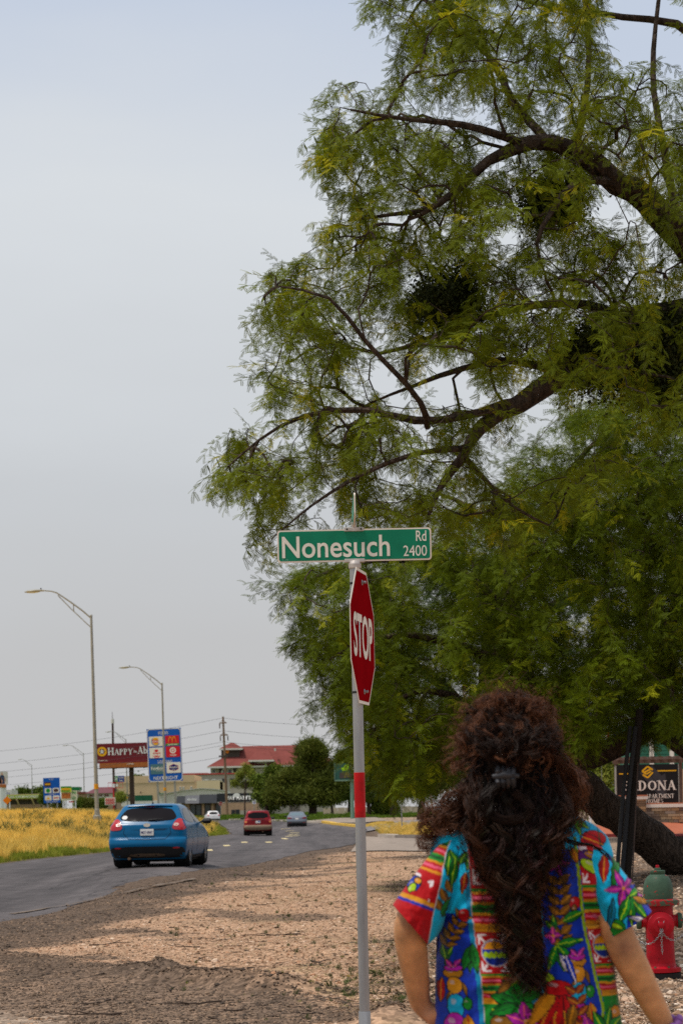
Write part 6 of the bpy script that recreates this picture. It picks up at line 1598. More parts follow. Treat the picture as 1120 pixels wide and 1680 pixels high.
# ---- tyre shop
t_ = Bld('tyre_shop', 'tyre shop with maroon hipped roof left of the billboard post', 138, 192, 1328, 420)
w = t_.box('wall', 139, 191, 1301, 1335, 0, 10, M_tan); t_.box('sign_band', 144, 188, 1302, 1309, -.4, .1, M_wpan)
mb = MB(); z0_, z1_ = t_.z(1301.5), t_.z(1291); mb.v = [(t_.x(141), -1, z0_), (t_.x(192), -1, z0_), (t_.x(192), 10, z0_), (t_.x(141), 10, z0_), (t_.x(156), 4, z1_), (t_.x(186), 4, z1_)]; mb.f = [(0, 1, 5, 4), (1, 2, 5), (2, 3, 4, 5), (3, 0, 4), (3, 2, 1, 0)]; mb.build('roof', M_maroof, t_.t)
text('DISCOUNT TIRE', t_.x(146), t_.x(180), t_.z(1307), t_.z(1303.5), M_mar, t_.t, y=-.45, bold=.05)
t_.box('red_roof_wing', 128, 140, 1298.5, 1302, -.3, 8, M_roofred); t_.box('wing_wall', 129, 139, 1302, 1335, 0, 8, M_tan)
for x in (147, 160): t_.win(x, x + 9, 1312, 1325, w, y=-.02)

# ---- left shop with green sign band
g_ = Bld('strip_shop', 'flat strip shop with lime green sign band at the far left', -30, 72, 1330, 480)
w = g_.box('wall', -30, 70, 1304, 1345, 0, 14, M_tan); g_.box('canopy', -30, 72, 1303.5, 1311, -2, .1, M_beige); sb_ = g_.box('sign_band', 14, 68, 1304.5, 1310.5, -2.1, -2.02, mat('lime_band', (.32, .42, .04), .6, var=.1)); text('LES ORTHOPED', g_.x(17), g_.x(66), g_.z(1309.5), g_.z(1305.8), M_wpan, sb_, y=-2.15, bold=.03)
g_.box('window_band', -25, 66, 1313, 1320, -.1, .05, M_brickd); g_.box('lower_wall', -30, 66, 1320, 1325, -.12, .1, M_tan)
for x in (30, 55): MB().tube([(g_.x(x), -2, g_.z(1311)), (g_.x(x + 2.5), -.5, g_.z(1321))], .2, 6).build('strut', M_beige, g_.t)

# ---- colourful roadside shop signs
c_ = Bld('shop_sign', 'yellow and white roadside shop sign right of the small blue sign', 100, 127, 1326, 360, 'sign')
o = c_.box('top_panel', 100.5, 118, 1290, 1299.5, 0, .3, mat('lime_yellow', (.62, .62, .04), .5)); flat('stripe', o, rrect(c_.x(101), c_.x(118), c_.z(1292.5), c_.z(1290), .02, 1), M_lgrn, -.01); flat('stripe', o, circle(c_.x(109), c_.z(1294.5), .7, .22), M_gold, -.02); text('MORADO', c_.x(102), c_.x(116), c_.z(1298.8), c_.z(1296.2), M_lgrn, o, y=-.02, bold=.04)
o = c_.box('lower_panel', 100.5, 126.5, 1297, 1313, .4, .7, mat('pale_yellow_panel', (.72, .68, .42), .5)); flat('picture', o, rrect(c_.x(101.5), c_.x(116), c_.z(1310), c_.z(1301), .05, 2), mat('orange_print', (.7, .2, .04), .5, var=.5, scale=3), .39); text('N', c_.x(119), c_.x(124.5), c_.z(1302.5), c_.z(1298), M_lgrn, o, y=.38, bold=.04); text('LD', c_.x(118), c_.x(124.5), c_.z(1311.5), c_.z(1307), M_lgrn, o, y=.38, bold=.04)
for x in (103.5, 108.5, 124): c_.box('leg', x - .9, x + .9, 1312, 1335, .45, .65, M_white)
c_.box('red_message', 113, 121, 1314.5, 1316.5, .5, .6, M_lred)
gr_ = Bld('green_roof_kiosk', 'small kiosk with green roof behind the roadside shop sign', 118, 131, 1330, 430)
gr_.box('wall', 119, 130, 1297, 1340, 0, 4, M_wpan); gr_.box('roof', 117, 131, 1291, 1296.5, -.5, 4.5, mat('bright_green_panel', (.01, .17, .05), .6))

# ---- big billboard
B = Bld('billboard', 'large maroon billboard with yellow star reading HAPPY on one brown post', 161, 300, 1330, 390, 'billboard', rz=R(0))
B.t.rotation_euler = (0, R(-.6), 0)
pn_ = B.box('panel', 161, 298, 1218.5, 1250.5, -.4, .3, M_mar); B.box('end_panel', 160.2, 161, 1219, 1251, -.4, 1.2, M_brickd)
for j in range(14): B.box('skirt_board', 166.5 + j * 9.4, 166.5 + j * 9.4 + 9.2, 1250.7, 1258.5, -.9 - .01 * (j % 3), .4, M_orange)
B.box('catwalk', 163, 298, 1258.6, 1259.4, -1.2, 1.0, M_brown)
MB().cyl((B.x(217), 1.0, -4), (B.x(217), 1.0, B.z(1240)), 4.0 * B.k, n=18).build('post', M_brown, B.t, True)
cx_, cz_ = B.x(171), B.z(1231.5); ring('disc', pn_, cx_, cz_, 4.7 * B.k, 7.8 * B.k, 0, 360, M_gold, -.42, 24); flat('disc', pn_, circle(cx_, cz_, 4.8 * B.k), mat('disc_brown', (.25, .07, .01), .6), -.415)
st_ = [(cx_ + (4.6 if j % 2 == 0 else 2.0) * B.k * math.sin(R(36 * j)), cz_ + (4.6 if j % 2 == 0 else 2.0) * B.k * math.cos(R(36 * j))) for j in range(10)]
mb = MB(); mb.v = [(cx_, -.43, cz_)] + [(x, -.43, z) for x, z in st_]; mb.f = [(0, 1 + j, 1 + (j + 1) % 10) for j in range(10)]; mb.build('star', M_white, pn_)
serif('HAPPY', B.x(180), B.x(221.5), B.z(1237.5), B.z(1225.5), M_white, pn_, y=-.43, caps=[1, .8, .8, .8, .8])
serif('in', B.x(222.5), B.x(228), B.z(1234.5), B.z(1229.5), M_white, pn_, y=-.43); serif('Ab', B.x(229), B.x(246), B.z(1236.5), B.z(1225), M_white, pn_, y=-.43)
text('TravelAbilene.com', B.x(164.5), B.x(179.5), B.z(1247.2), B.z(1245), M_cream, pn_, y=-.43, bold=.02)
text('LAMAR', B.x(212), B.x(223), B.z(1254), B.z(1252), M_cream, B.t, y=-.95, bold=.03)
for x in (168, 194, 240): B.box('service_light', x - 1.2, x + 1.2, 1259.5, 1260.6, -1.6, -1.2, M_brickd)

# ---- second billboard at the left edge: two people in dark vests (plain stand-ins)
b2_ = Bld('billboard', 'partly visible billboard with two figures at the left edge', -14, 12, 1330, 420, 'billboard')
pn2 = b2_.box('panel', -28, 14, 1266, 1287, 0, .4, mat('pale_scene', (.60, .56, .50), .6, var=.2, scale=.5)); 
M_skinp = mat('poster_skin', (.52, .28, .18), .6); M_vest = mat('poster_vest', (.03, .05, .10), .6)
for (fx_, hz_) in ((5, 1267.5), (0, 1270)):
    flat('figure', pn2, [(b2_.x(fx_ - 4.3), b2_.z(1286)), (b2_.x(fx_ + 4.3), b2_.z(1286)), (b2_.x(fx_ + 3.2), b2_.z(hz_ + 5.5)), (b2_.x(fx_ + 1), b2_.z(hz_ + 4)), (b2_.x(fx_ - 1), b2_.z(hz_ + 4)), (b2_.x(fx_ - 3.2), b2_.z(hz_ + 5.5))], M_vest, -.02)
    flat('figure', pn2, circle(b2_.x(fx_), b2_.z(hz_ + 2.2), 1.5 * b2_.k, 2.2 * b2_.k, 12), M_skinp, -.03)
    for sg in (-1, 1): flat('figure', pn2, [(b2_.x(fx_ + sg * 3.2), b2_.z(hz_ + 5.5)), (b2_.x(fx_ + sg * 6), b2_.z(hz_ + 12)), (b2_.x(fx_ + sg * 3.6), b2_.z(hz_ + 16)), (b2_.x(fx_ + sg * 4.2), b2_.z(hz_ + 12))], M_skinp, -.025 - .002 * sg)
b2_.box('skirt', -28, 11.5, 1287, 1292, -.5, .3, M_orange); MB().cyl((b2_.x(2), .6, -3), (b2_.x(2), .6, b2_.z(1290)), 1.1, n=14).build('post', M_white, b2_.t)
wl = Bld('white_depot', 'white low depot with blue lettering under the left billboard', -30, 22, 1330, 520); wl.box('wall', -30, 20, 1296, 1345, 0, 10, M_wpan); text('a Indus', wl.x(1), wl.x(18), wl.z(1304), wl.z(1299), M_lblue, wl.t, y=-.05)

# ---- tall thin mast, hotel sign, red frame sign
ms = Bld('tall_mast', 'tall thin brown mast rising behind the maroon billboard', 184, 188, 1330, 405, 'mast')
MB().cyl((0, 2, -3), (0, 2, ms.z(1186)), .16 * 1.6, .2, n=10).build('pole', M_brown, ms.t, True); MB().cyl((0, 2, ms.z(1186)), (0, 2, ms.z(1179)), .3, n=10).build('antenna_drum', M_wpan, ms.t); MB().cyl((0, 2, ms.z(1179)), (-.05, 2, ms.z(1167)), .05, n=6).build('whip', M_brown, ms.t)
hs = Bld('motel_sign', 'green and blue motel sign on a pole under the billboard', 189, 205, 1330, 410, 'sign')
MB().cyl((hs.x(190.5), .3, -3), (hs.x(190.5), .3, hs.z(1274)), .1, n=8).build('post', M_brown, hs.t); o = hs.box('panel', 189, 205, 1273, 1283, 0, .25, mat('motel_blue', (.02, .05, .28), .5)); flat('green_block', o, rrect(hs.x(189.2), hs.x(194.6), hs.z(1282.8), hs.z(1273.2), .03, 1), M_lgrn, -.02); text('H', hs.x(190), hs.x(194), hs.z(1281.5), hs.z(1274.5), M_white, o, y=-.04, bold=.03); text('Holiday', hs.x(195.5), hs.x(204), hs.z(1277.5), hs.z(1274.5), M_cream, o, y=-.04, bold=.02); text('Inn', hs.x(197), hs.x(203), hs.z(1281.8), hs.z(1278.8), M_cream, o, y=-.04, bold=.02)
rs_ = Bld('pole_sign', 'red framed open sign on a red pole in front of the tyre shop', 178, 203, 1325, 370, 'sign')
MB().cyl((rs_.x(187), .2, -2), (rs_.x(187), .2, rs_.z(1284)), .1, n=8).build('post', M_lred, rs_.t)
for z_ in (1284, 1292.5): rs_.box('rail', 178, 203, z_ - .4, z_ + .4, 0, .1, M_lred)
for x in (178.5, 185, 190, 196, 202.5): rs_.box('bar', x - .2, x + .2, 1284, 1292.5, .02, .08, M_lred)
rs_.box('white_panel', 185.5, 189.5, 1286, 1292, -.05, 0, M_white); rs_.box('white_panel', 191, 194.5, 1286.5, 1290, -.05, 0, M_white)
o = rs_.box('menu_panel', 173, 190, 1308.5, 1320.5, -.3, 0, M_cream)
for j in range(4): rs_.box('red_line', 174, 189, 1310 + j * 2.6, 1311.4 + j * 2.6, -.35, -.31, M_lred, o)

# ---- wooden utility pole with wires
up2 = at(373, 330); ku = 330 / F
wp = thing('utility_pole', 'tall wooden power pole with two cross-arms beside the awning shop', 'utility pole', up2, lean=R(-1.4))
Hp = (1338 - 1176) * ku; M_wood = mat('pole_wood', (.21, .13, .08), .85, var=.2, scale=2, streak=True)
MB().cyl((0, 0, -1), (0, 0, Hp), .22, .15, n=12).build('pole', M_wood, wp, True)
zz = lambda py: (1338 - py) * ku
for (py, x0, x1) in ((1186.5, -6.5, 5.5), (1206.5, -6, 7)):
    ca = MB().box(x0 * ku, x1 * ku, -.22, -.05, zz(py) - .09, zz(py) + .09).build('cross_arm', M_wood, wp)
    MB().cyl((x0 * ku * .8, -.14, zz(py)), (0, -.14, zz(py) + .55), .03, n=5).build('brace', M_wood, ca); MB().cyl((x1 * ku * .8, -.14, zz(py)), (0, -.14, zz(py) + .55), .03, n=5).build('brace', M_wood, ca)
for (x, py) in ((-6, 1187.5), (-5.6, 1208), (6.5, 1208)):
    MB().lathe([(.05, 0), (.11, -.15), (.06, -.25), (.11, -.4), (.06, -.5), (.11, -.65), (.05, -.75)], 8, Matrix.Translation((x * ku, -.14, zz(py)))).build('insulator', mat('brown_ceramic', (.07, .04, .03), .4), wp)
MB().box(-.9, .5, -.3, -.1, zz(1241) - .12, zz(1241) + .12).build('splice_bar', M_brickd, wp)
M_wire = mat('wire', (.05, .05, .055), .6)
def wire(label, p0, p1, sag):
    o = thing('overhead_wire', label, 'wire', (0, 0, 0), group='power lines strung from the wooden pole')
    pts = [p0.lerp(p1, k / 14) - Vector((0, 0, sag * (1 - (2 * k / 14 - 1) ** 2))) for k in range(15)]
    MB().tube(pts, .02, 4).build('cable', M_wire, o)
for i, (py, x) in enumerate([(1178, -.4), (1199, -5.6), (1217, -5), (1222, 6), (1241, -4)]):
    nm = ['topmost', 'second', 'third', 'fourth', 'lowest'][i]
    a = P(366 + x * .2 + i, py, 330)
    wire(f'{nm} wire running left from the wooden power pole across the sky', a, P(-120, [1246, 1266, 1278, 1290, 1300][i] - 6, 395), 1.0)
    if i < 4: wire(f'{nm} wire running right from the wooden power pole into the trees', a, P(760, [1176, 1197, 1215, 1218][i] + 2, 345), 1.2)

# ---- green electronic sign with leaf logo
e_ = Bld('message_sign', 'dark green electronic message sign with lime leaf logo', 550, 605, 1338, 185, 'sign')
pn3 = e_.box('panel', 550.5, 606, 1252, 1279.5, 0, .5, mat('bottle_green', (.03, .10, .075), .6, var=.1)); e_.box('screen', 558, 606, 1267, 1276.5, -.03, .05, M_brickd, pn3)
e_.box('frame_edge', 549.5, 550.5, 1252, 1280, -.05, .5, mat('pale_green_metal', (.16, .27, .2), .6)); e_.box('frame_edge', 549.5, 606, 1279, 1281, -.05, .5, mat('pale_green_metal', (.16, .27, .2), .6))
MB().cyl((e_.x(578), .25, -1), (e_.x(578), .25, e_.z(1280)), .17, n=12).build('post', mat('pale_green_metal', (.16, .27, .2), .6), e_.t, True)
leafp = lambda cx, cz, L, w, a: [(cx + math.cos(a) * L * t - math.sin(a) * w * s, cz + math.sin(a) * L * t + math.cos(a) * w * s) for (t, s) in [(-.5, 0), (-.3, .7), (0, 1), (.3, .75), (.55, 0), (.3, -.6), (0, -.85), (-.3, -.6)]]
M_lime = mat('lime_leaf', (.38, .75, .02), .5); flat('leaf_logo', pn3, chaikin(leafp(e_.x(569.5), e_.z(1259), 13 * e_.k, 4.3 * e_.k, R(60)), 1), M_lime, -.02); flat('leaf_logo', pn3, chaikin(leafp(e_.x(564.5), e_.z(1261.5), 7 * e_.k, 3 * e_.k, R(130)), 1), M_lime, -.03)
text('THE', e_.x(576), e_.x(582), e_.z(1257), e_.z(1254.5), M_white, pn3, y=-.02); text('GROVE', e_.x(576), e_.x(592), e_.z(1261), e_.z(1258), M_white, pn3, y=-.02); text('PARK', e_.x(576), e_.x(588), e_.z(1265), e_.z(1262), M_white, pn3, y=-.02)

# ---- pale garden wall behind the lawn, ribbed concrete bin
gw = thing('garden_wall', 'long pale wall behind the lawn trees', 'wall', P(600, 1333, 300)); kk = 300 / F
for j in range(14): MB().box((-70 + j * 12) * kk, (-58.4 + j * 12) * kk, 0, .4, -.6, (8.5 + (j % 3) * .25) * kk).build('wall_panel', mat('pale_wall', (.46, .36, .27), .8, var=.12, scale=.6), gw)
fb = thing('corrugated_screen', 'vertical ribbed grey screen under the big pine', 'screen', P(484, 1336, 250)); kk = 250 / F
for j in range(9): MB().cyl(((-8 + j * 2) * kk, 0, -.3), ((-8 + j * 2) * kk, .0, (21 - abs(j - 4) * .3) * kk), 1.05 * kk, n=8).build('rib', mat('ribbed_concrete', (.30, .25, .21), .85, var=.15), fb)

# ================================================================== BACKGROUND TREES
def clump_mesh(seed, n, L, w, up=.2):
    r = random.Random(seed); V, Fc = [], []
    for _ in range(n):
        p = Vector((r.gauss(0, .3), r.gauss(0, .3), r.gauss(0, .26))); d = Vector((r.gauss(0, 1), r.gauss(0, 1), r.gauss(up, .8))).normalized(); q = d.orthogonal().normalized()
        q.rotate(Matrix.Rotation(r.uniform(0, 6.28), 3, d)); k = len(V); l = L * r.uniform(.6, 1.3)
        V += [p, p + d * l * .45 + q * w, p + d * l, p + d * l * .45 - q * w]; Fc.append((k, k + 1, k + 2, k + 3))
    return raw_mesh('leaf_clump', V, Fc)
M_pine = leaf_mat('pine_needles', (.095, .115, .016), (.20, .19, .03), .2); M_dec = leaf_mat('broad_leaves', (.095, .135, .016), (.20, .22, .03), .25); M_lite = leaf_mat('light_leaves', (.22, .25, .035), (.36, .36, .07), .3); M_olive = leaf_mat('olive_leaves', (.11, .12, .02), (.20, .19, .035), .25)
CL = {n: [proto('leaf_clump', clump_mesh(s + i * 10, 60, l, w, u), m) for s in range(3)] for i, (n, m, l, w, u) in enumerate([('pine', M_pine, .5, .035, .5), ('dec', M_dec, .28, .07, 0), ('lite', M_lite, .26, .05, 0), ('olive', M_olive, .32, .05, .1)])}
def far_tree(name, label, kind, px, pyb, d, lobes, n, trunk_r=.25, size=1.0, fork=True, group='trees beyond the road'):
    """lobes: ellipses (px, py, rx, ry) of the crown as seen, each a round mass of foliage at depth d"""
    k = d / F; base = at(px, d); base.z = P(px, pyb, d).z
    t = thing(name, label, 'tree' if 'tree' in name or 'pine' in name else 'shrub', (0, 0, 0), group=group)
    pts = []; area = sum(l[2] * l[3] for l in lobes); r = np.random.default_rng(int(px * 7 + d))
    mb = MB(); top = P(lobes[0][0], lobes[0][1], d)
    if trunk_r:
        mb.tube([base + Vector((0, 0, -.6)), base + Vector((0, 0, .3)), base.lerp(top, .5) + Vector((r.normal(0, .15), 0, 0)), top], [trunk_r * 1.3, trunk_r, trunk_r * .75, trunk_r * .25], 9)
    for i, (lx, ly, rx, ry) in enumerate(lobes):
        c = P(lx, ly, d + r.uniform(-1.5, 1.5)); m = max(6, int(n * rx * ry / area))
        q = r.normal(0, 1, (m, 3)); q /= np.linalg.norm(q, axis=1)[:, None]; q *= (.45 + .55 * r.random(m)[:, None] ** .5) * (.8 + .35 * r.random((m, 1)))
        sh = .42 * size; pts.append(q * np.array((max(rx * k - sh, rx * k * .35), max(rx * k - sh, rx * k * .35), max(ry * k - sh, ry * k * .35))) + np.array(tuple(c)))
        if trunk_r: mb.tube([base.lerp(top, .35 + .3 * r.random()), (base.lerp(top, .5) + c) / 2 + Vector((0, 0, .2)), c], [trunk_r * .45, trunk_r * .3, trunk_r * .1], 6)
    if trunk_r: mb.build('trunk', M_bark2, t, True)
    pts = np.concatenate(pts)
    scatter('crown', CL[kind], pts, r.uniform(0, 6.28, (len(pts), 3)) * np.array((.15, .15, 1)), r.uniform(.7, 1.3, len(pts)) * size, parent=t)
    return t
far_tree('pine_tree', 'big rounded dark pine in the middle of the lawn behind the silver sedan', 'pine', 513, 1337, 230, [(512, 1228, 18, 14), (500, 1232, 14, 13), (522, 1236, 16, 14), (508, 1252, 25, 14), (530, 1264, 24, 13), (482, 1274, 24, 13), (500, 1285, 42, 16), (530, 1285, 34, 18), (462, 1290, 26, 18), (490, 1306, 44, 14), (525, 1306, 34, 13), (455, 1306, 22, 12), (548, 1292, 14, 12)], 1500, .45, 1.15)
far_tree('broadleaf_tree', 'dense green tree just left of the big pine', 'dec', 436, 1336, 250, [(450, 1266, 17, 11), (427, 1284, 15, 13), (450, 1282, 23, 15), (434, 1302, 17, 14), (455, 1305, 24, 16), (444, 1318, 16, 9)], 850, .25, 1.0)
far_tree('young_tree', 'light green airy young tree in front of the office block', 'lite', 402, 1334, 262, [(405, 1262, 10, 10), (394, 1272, 10, 9), (412, 1272, 9, 10), (386, 1286, 8, 6), (404, 1288, 12, 7)], 130, .1, .8)
far_tree('round_tree', 'tree behind the green electronic message sign', 'dec', 573, 1336, 240, [(566, 1242, 16, 11), (556, 1256, 14, 12), (578, 1258, 18, 14), (566, 1278, 22, 14), (590, 1284, 18, 14), (570, 1300, 20, 10)], 620, .22, 1.0)
far_tree('olive_tree', 'olive green tree behind the white post sign', 'olive', 645, 1336, 190, [(650, 1248, 24, 16), (635, 1268, 24, 16), (665, 1266, 26, 16), (640, 1290, 26, 14), (670, 1290, 26, 14), (690, 1275, 18, 18)], 620, .3, 1.1)
far_tree('dark_tree', 'dark tree with several stems right of the red pole band', 'dec', 605, 1336, 200, [(610, 1262, 20, 16), (600, 1282, 18, 16), (618, 1290, 18, 14), (606, 1304, 20, 9)], 420, .2, 1.0)
far_tree('shade_tree', 'broad shade tree with dark trunks between the post sign and the hair', 'olive', 690, 1336, 170, [(700, 1250, 30, 24), (725, 1265, 30, 24), (705, 1285, 30, 16), (740, 1240, 30, 24), (760, 1270, 30, 24)], 620, .28, 1.2)
far_tree('low_tree', 'low dark tree seen under the message sign', 'dec', 545, 1334, 290, [(540, 1306, 16, 9), (556, 1308, 14, 8), (530, 1312, 14, 8)], 260, .18, .9)
far_tree('round_shrub', 'round dark green shrub on the lawn right of the red band', 'dec', 631, 1336, 200, [(631, 1319, 14, 12), (622, 1324, 10, 9), (641, 1324, 10, 9)], 260, 0, .9, group='shrubs')
# right-hand planting beyond the person
far_tree('light_shrub', 'light green tall shrub beside the white flag pole', 'lite', 985, 1300, 95, [(985, 1232, 18, 16), (975, 1255, 20, 16), (995, 1262, 16, 14), (988, 1280, 18, 12), (970, 1285, 14, 10)], 330, .08, .7, group='shrubs')
far_tree('hedge_shrub', 'clipped dark hedge at the foot of the flag pole', 'dec', 990, 1325, 90, [(975, 1312, 18, 13), (1000, 1310, 18, 14), (985, 1322, 22, 10)], 300, 0, .5, group='shrubs')
far_tree('shade_tree', 'shaded tree behind the hair on the right', 'olive', 900, 1330, 120, [(900, 1240, 40, 26), (940, 1215, 34, 30), (860, 1260, 40, 26), (820, 1240, 40, 30), (900, 1285, 40, 18), (785, 1270, 36, 26), (840, 1300, 40, 14)], 800, .3, 1.1)
# far line of trees on the left
for i, (px, lobes, lab) in enumerate([(30, [(28, 1304, 10, 6), (38, 1301, 11, 7), (48, 1304, 9, 6)], 'distant tree line left of the small blue sign, near half'), (66, [(60, 1303, 10, 6), (70, 1300, 11, 7)], 'distant tree line left of the small blue sign, far half'), (235, [(226, 1281, 5, 3)], 'distant tree top between billboard post and blue sign')]):
    far_tree('distant_tree', lab, 'dec', px, 1320, 620, lobes, 150, .2, 2.2, group='distant trees')
for (px, py, rx, ry, lab, kd) in [(74, 1308, 7, 11, 'dark shrub behind the left edge of the small blue sign', 'dec'), (95, 1319, 8, 4, 'low shrub in the dry grass below the small blue sign', 'olive'), (132, 1316, 7, 8, 'dark shrub right of the roadside shop sign', 'dec'), (147, 1317, 8, 7, 'dark shrub just left of the tallest lamp pole', 'olive'), (168, 1317, 6, 6, 'dark shrub just right of the tallest lamp pole', 'dec'), (198, 1307, 6, 6, 'shrub between red pole sign and billboard post', 'lite')]:
    far_tree('bank_shrub', lab, kd, px, py + ry, 378, [(px, py, rx, ry), (px - rx * .4, py + ry * .3, rx * .7, ry * .7), (px + rx * .4, py + ry * .3, rx * .7, ry * .7)], 110, 0, 1.1, group='shrubs')

# ================================================================== RIGHT: APARTMENT SIGN
ap = Bld('monument_sign', 'black and gold apartment monument sign on a stone base', 1010, 1121, 1349, 75, 'sign')
k = ap.k
M_sblk = mat('sign_black', (.010, .009, .009), .5, var=.1); M_sgrey = mat('sign_dark_grey', (.045, .042, .045), .5); M_sgold = mat('sign_gold', (.78, .42, .01), .5, var=.05); M_mort = mat('mortar', (.12, .09, .07), .95); M_capred = mat('terracotta_cap', (.46, .16, .08), .7, var=.1)
pnl = ap.box('panel', 1012, 1115, 1254, 1319, 0, .25, M_sblk)
ap.box('panel_edge', 1010.5, 1012, 1256, 1306, -.02, .25, M_galv2); ap.box('panel_edge', 1113, 1114.5, 1254, 1319, -.02, .25, M_galv2)
for (x0, x1, ya, yb) in ((1060, 1090, 1262, 1283), (1082, 1094, 1275, 1300)):
    flat('diagonal', pnl, [(ap.x(x0), ap.z(ya)), (ap.x(x0 + 10), ap.z(ya - 6)), (ap.x(x1), ap.z(yb - 6)), (ap.x(x1), ap.z(yb)), (ap.x(x1 - 10), ap.z(yb + 4))], M_sgrey, -.004 - .0015 * (ya > 1270))
flat('diagonal', pnl, [(ap.x(1050), ap.z(1268)), (ap.x(1060), ap.z(1262)), (ap.x(1092), ap.z(1305)), (ap.x(1078), ap.z(1302))], M_sgrey, -.0075)
for (xx, zz_) in (((1053, 1266), (1063, 1258)), ((1053, 1270), (1064, 1262)), ((1058, 1276), (1071, 1266)), ((1061, 1274.5), (1062, 1264))): pass
s5 = []
em = MB()
for (a, b, c, d, w_) in [(1054, 1265, 1063, 1257.5, 2.6), (1054, 1265, 1061, 1270, 2.6), (1063, 1257.5, 1071.5, 1263, 2.6), (1057, 1267, 1068, 1262, 2.4), (1071.5, 1267, 1063, 1276, 2.6), (1063, 1276, 1055, 1270.5, 2.6), (1061, 1270, 1068.5, 1265.5, 2.4)]:
    xa, za, xb, zb_ = ap.x(a), ap.z(b), ap.x(c), ap.z(d); L = math.hypot(xb - xa, zb_ - za); nx, nz = -(zb_ - za) / L * w_ * k / 2, (xb - xa) / L * w_ * k / 2; q = len(em.v)
    yy_ = -.012 - .001 * (q % 5); em.v += [(xa + nx, yy_, za + nz), (xa - nx, yy_, za - nz), (xb - nx, yy_, zb_ - nz), (xb + nx, yy_, zb_ + nz)]; em.f.append((q, q + 1, q + 2, q + 3))
em.build('emblem', M_sgold, pnl)
flat('gold_rule', pnl, rrect(ap.x(1016), ap.x(1047), ap.z(1269.8), ap.z(1267.8), .005, 1), M_sgold, -.012); flat('gold_rule', pnl, rrect(ap.x(1079), ap.x(1110), ap.z(1266), ap.z(1264), .005, 1), M_sgold, -.012)
serif('SEDONA', ap.x(1023), ap.x(1109), ap.z(1296.5), ap.z(1281), M_swhite, pnl, y=-.02)
serif('APARTMENT', ap.x(1059), ap.x(1105.5), ap.z(1309.5), ap.z(1303), M_swhite, pnl, y=-.02); serif('HOMES', ap.x(1059), ap.x(1088), ap.z(1317.5), ap.z(1311), M_swhite, pnl, y=-.02)
M_stones = [mat('ledge_stone_%d' % i, c, .85, var=.2, scale=6, bump=.3) for i, c in enumerate([(.33, .21, .12), (.22, .15, .09), (.42, .30, .18), (.28, .22, .17), (.17, .12, .09), (.38, .24, .12)])]
def stones(px0, px1, py0, py1, y, parent):
    r = random.Random(int(px0)); z = ap.z(py1); zt_ = ap.z(py0)
    while z < zt_ - .01:
        h_ = min(r.uniform(.07, .12), zt_ - z); x = ap.x(px0)
        while x < ap.x(px1) - .01:
            w_ = min(r.uniform(.14, .42), ap.x(px1) - x); dpt = r.uniform(.0, .03)
            MB().box(x + .005, x + w_ - .005, y - .03 - dpt, y + .02, z + .005, z + h_ - .005).build('stone', M_stones[r.randrange(6)], parent); x += w_
        z += h_
bs_ = ap.box('base', 1053, 1130, 1325, 1352, -.25, .7, M_mort); stones(1053, 1130, 1325, 1350, -.25, bs_); ap.box('base_cap', 1051, 1131, 1319.5, 1325, -.32, .75, M_swhite); ap.box('base_cap_top', 1051.5, 1130, 1317.5, 1319.4, -.30, .7, M_capred)
pr = ap.box('pillar', 1012, 1056, 1311, 1352, -.55, .1, M_mort); stones(1012, 1056, 1311, 1350, -.55, pr); ap.box('pillar_cap', 1009, 1058, 1306, 1311, -.65, .2, M_swhite); ap.box('pillar_cap_top', 1008.5, 1058.5, 1304, 1305.9, -.66, .2, M_capred)
# red mulch bed with kerb
M_redm = mat('red_mulch', (.36, .10, .045), .95, var=.25, scale=3, bump=.4, bscale=20)
sheet('mulch_bed', [(G(930, 1356), G(930, 1371)), (G(1000, 1355), G(1000, 1371.5)), (G(1060, 1354), G(1060, 1372)), (G(1125, 1353), G(1125, 1372)), (G(1200, 1352), G(1200, 1372))], M_redm, .03, cols=6)
kerb('kerb_red', [(930, 1372.5), (1000, 1373.5), (1060, 1374), (1130, 1374), (1200, 1374)], .22, .07, mat('red_kerb_paint', (.32, .05, .05), .8, var=.2))
# flag pole, flags
fp = at(968, 88); kf_ = 88 / F
fl = thing('flag_pole', 'white flag pole standing between hair and leaning trunk', 'flag pole', fp); zt_ = P(966, 1140, 88).z - fp.z
MB().cyl((0, 0, -.2), (0, 0, zt_), .055, .045, n=12).build('pole', M_white, fl, True)
MB().lathe([(.05, zt_), (.08, zt_ + .05), (.05, zt_ + .11)], 10).build('finial', M_galv, fl, True)
def banner(label, px, py, w, h, cols, d):
    p = P(px, py, d); kb = d / F; t = thing('feather_banner', label, 'banner', (p.x, p.y, p.z))
    g_ = at(px, d); MB().cyl((-w * kb / 2 - .02, .03, g_.z - p.z), (-w * kb / 2 - .02, .03, h * kb), .012, n=6).build('post', M_galv2, t)
    n = len(cols)
    for i, m in enumerate(cols):
        mb = MB(); x0 = -w * kb / 2 + w * kb * i / n; x1 = -w * kb / 2 + w * kb * (i + 1) / n; N = 6
        for j in range(N + 1):
            z = h * kb * j / N
            for x in (x0, x1): mb.v.append((x, .05 * math.sin(x * 5 + z * 4), z + (x + w * kb / 2) * -.25))
        mb.f = [(2 * j, 2 * j + 1, 2 * j + 3, 2 * j + 2) for j in range(N)]; mb.build('cloth', m, t)
banner('white red and navy banner hanging under the tree right of the flag pole', 1000, 1214, 28, 20, [M_white, M_white, M_lred, M_white, M_navy, M_navy], 92)
banner('pink patterned banner behind the flag pole', 944, 1252, 26, 10, [mat('pink_cloth', (.55, .15, .2), .8, var=.4, scale=8), M_white, mat('pink_cloth', (.55, .15, .2), .8)], 100)
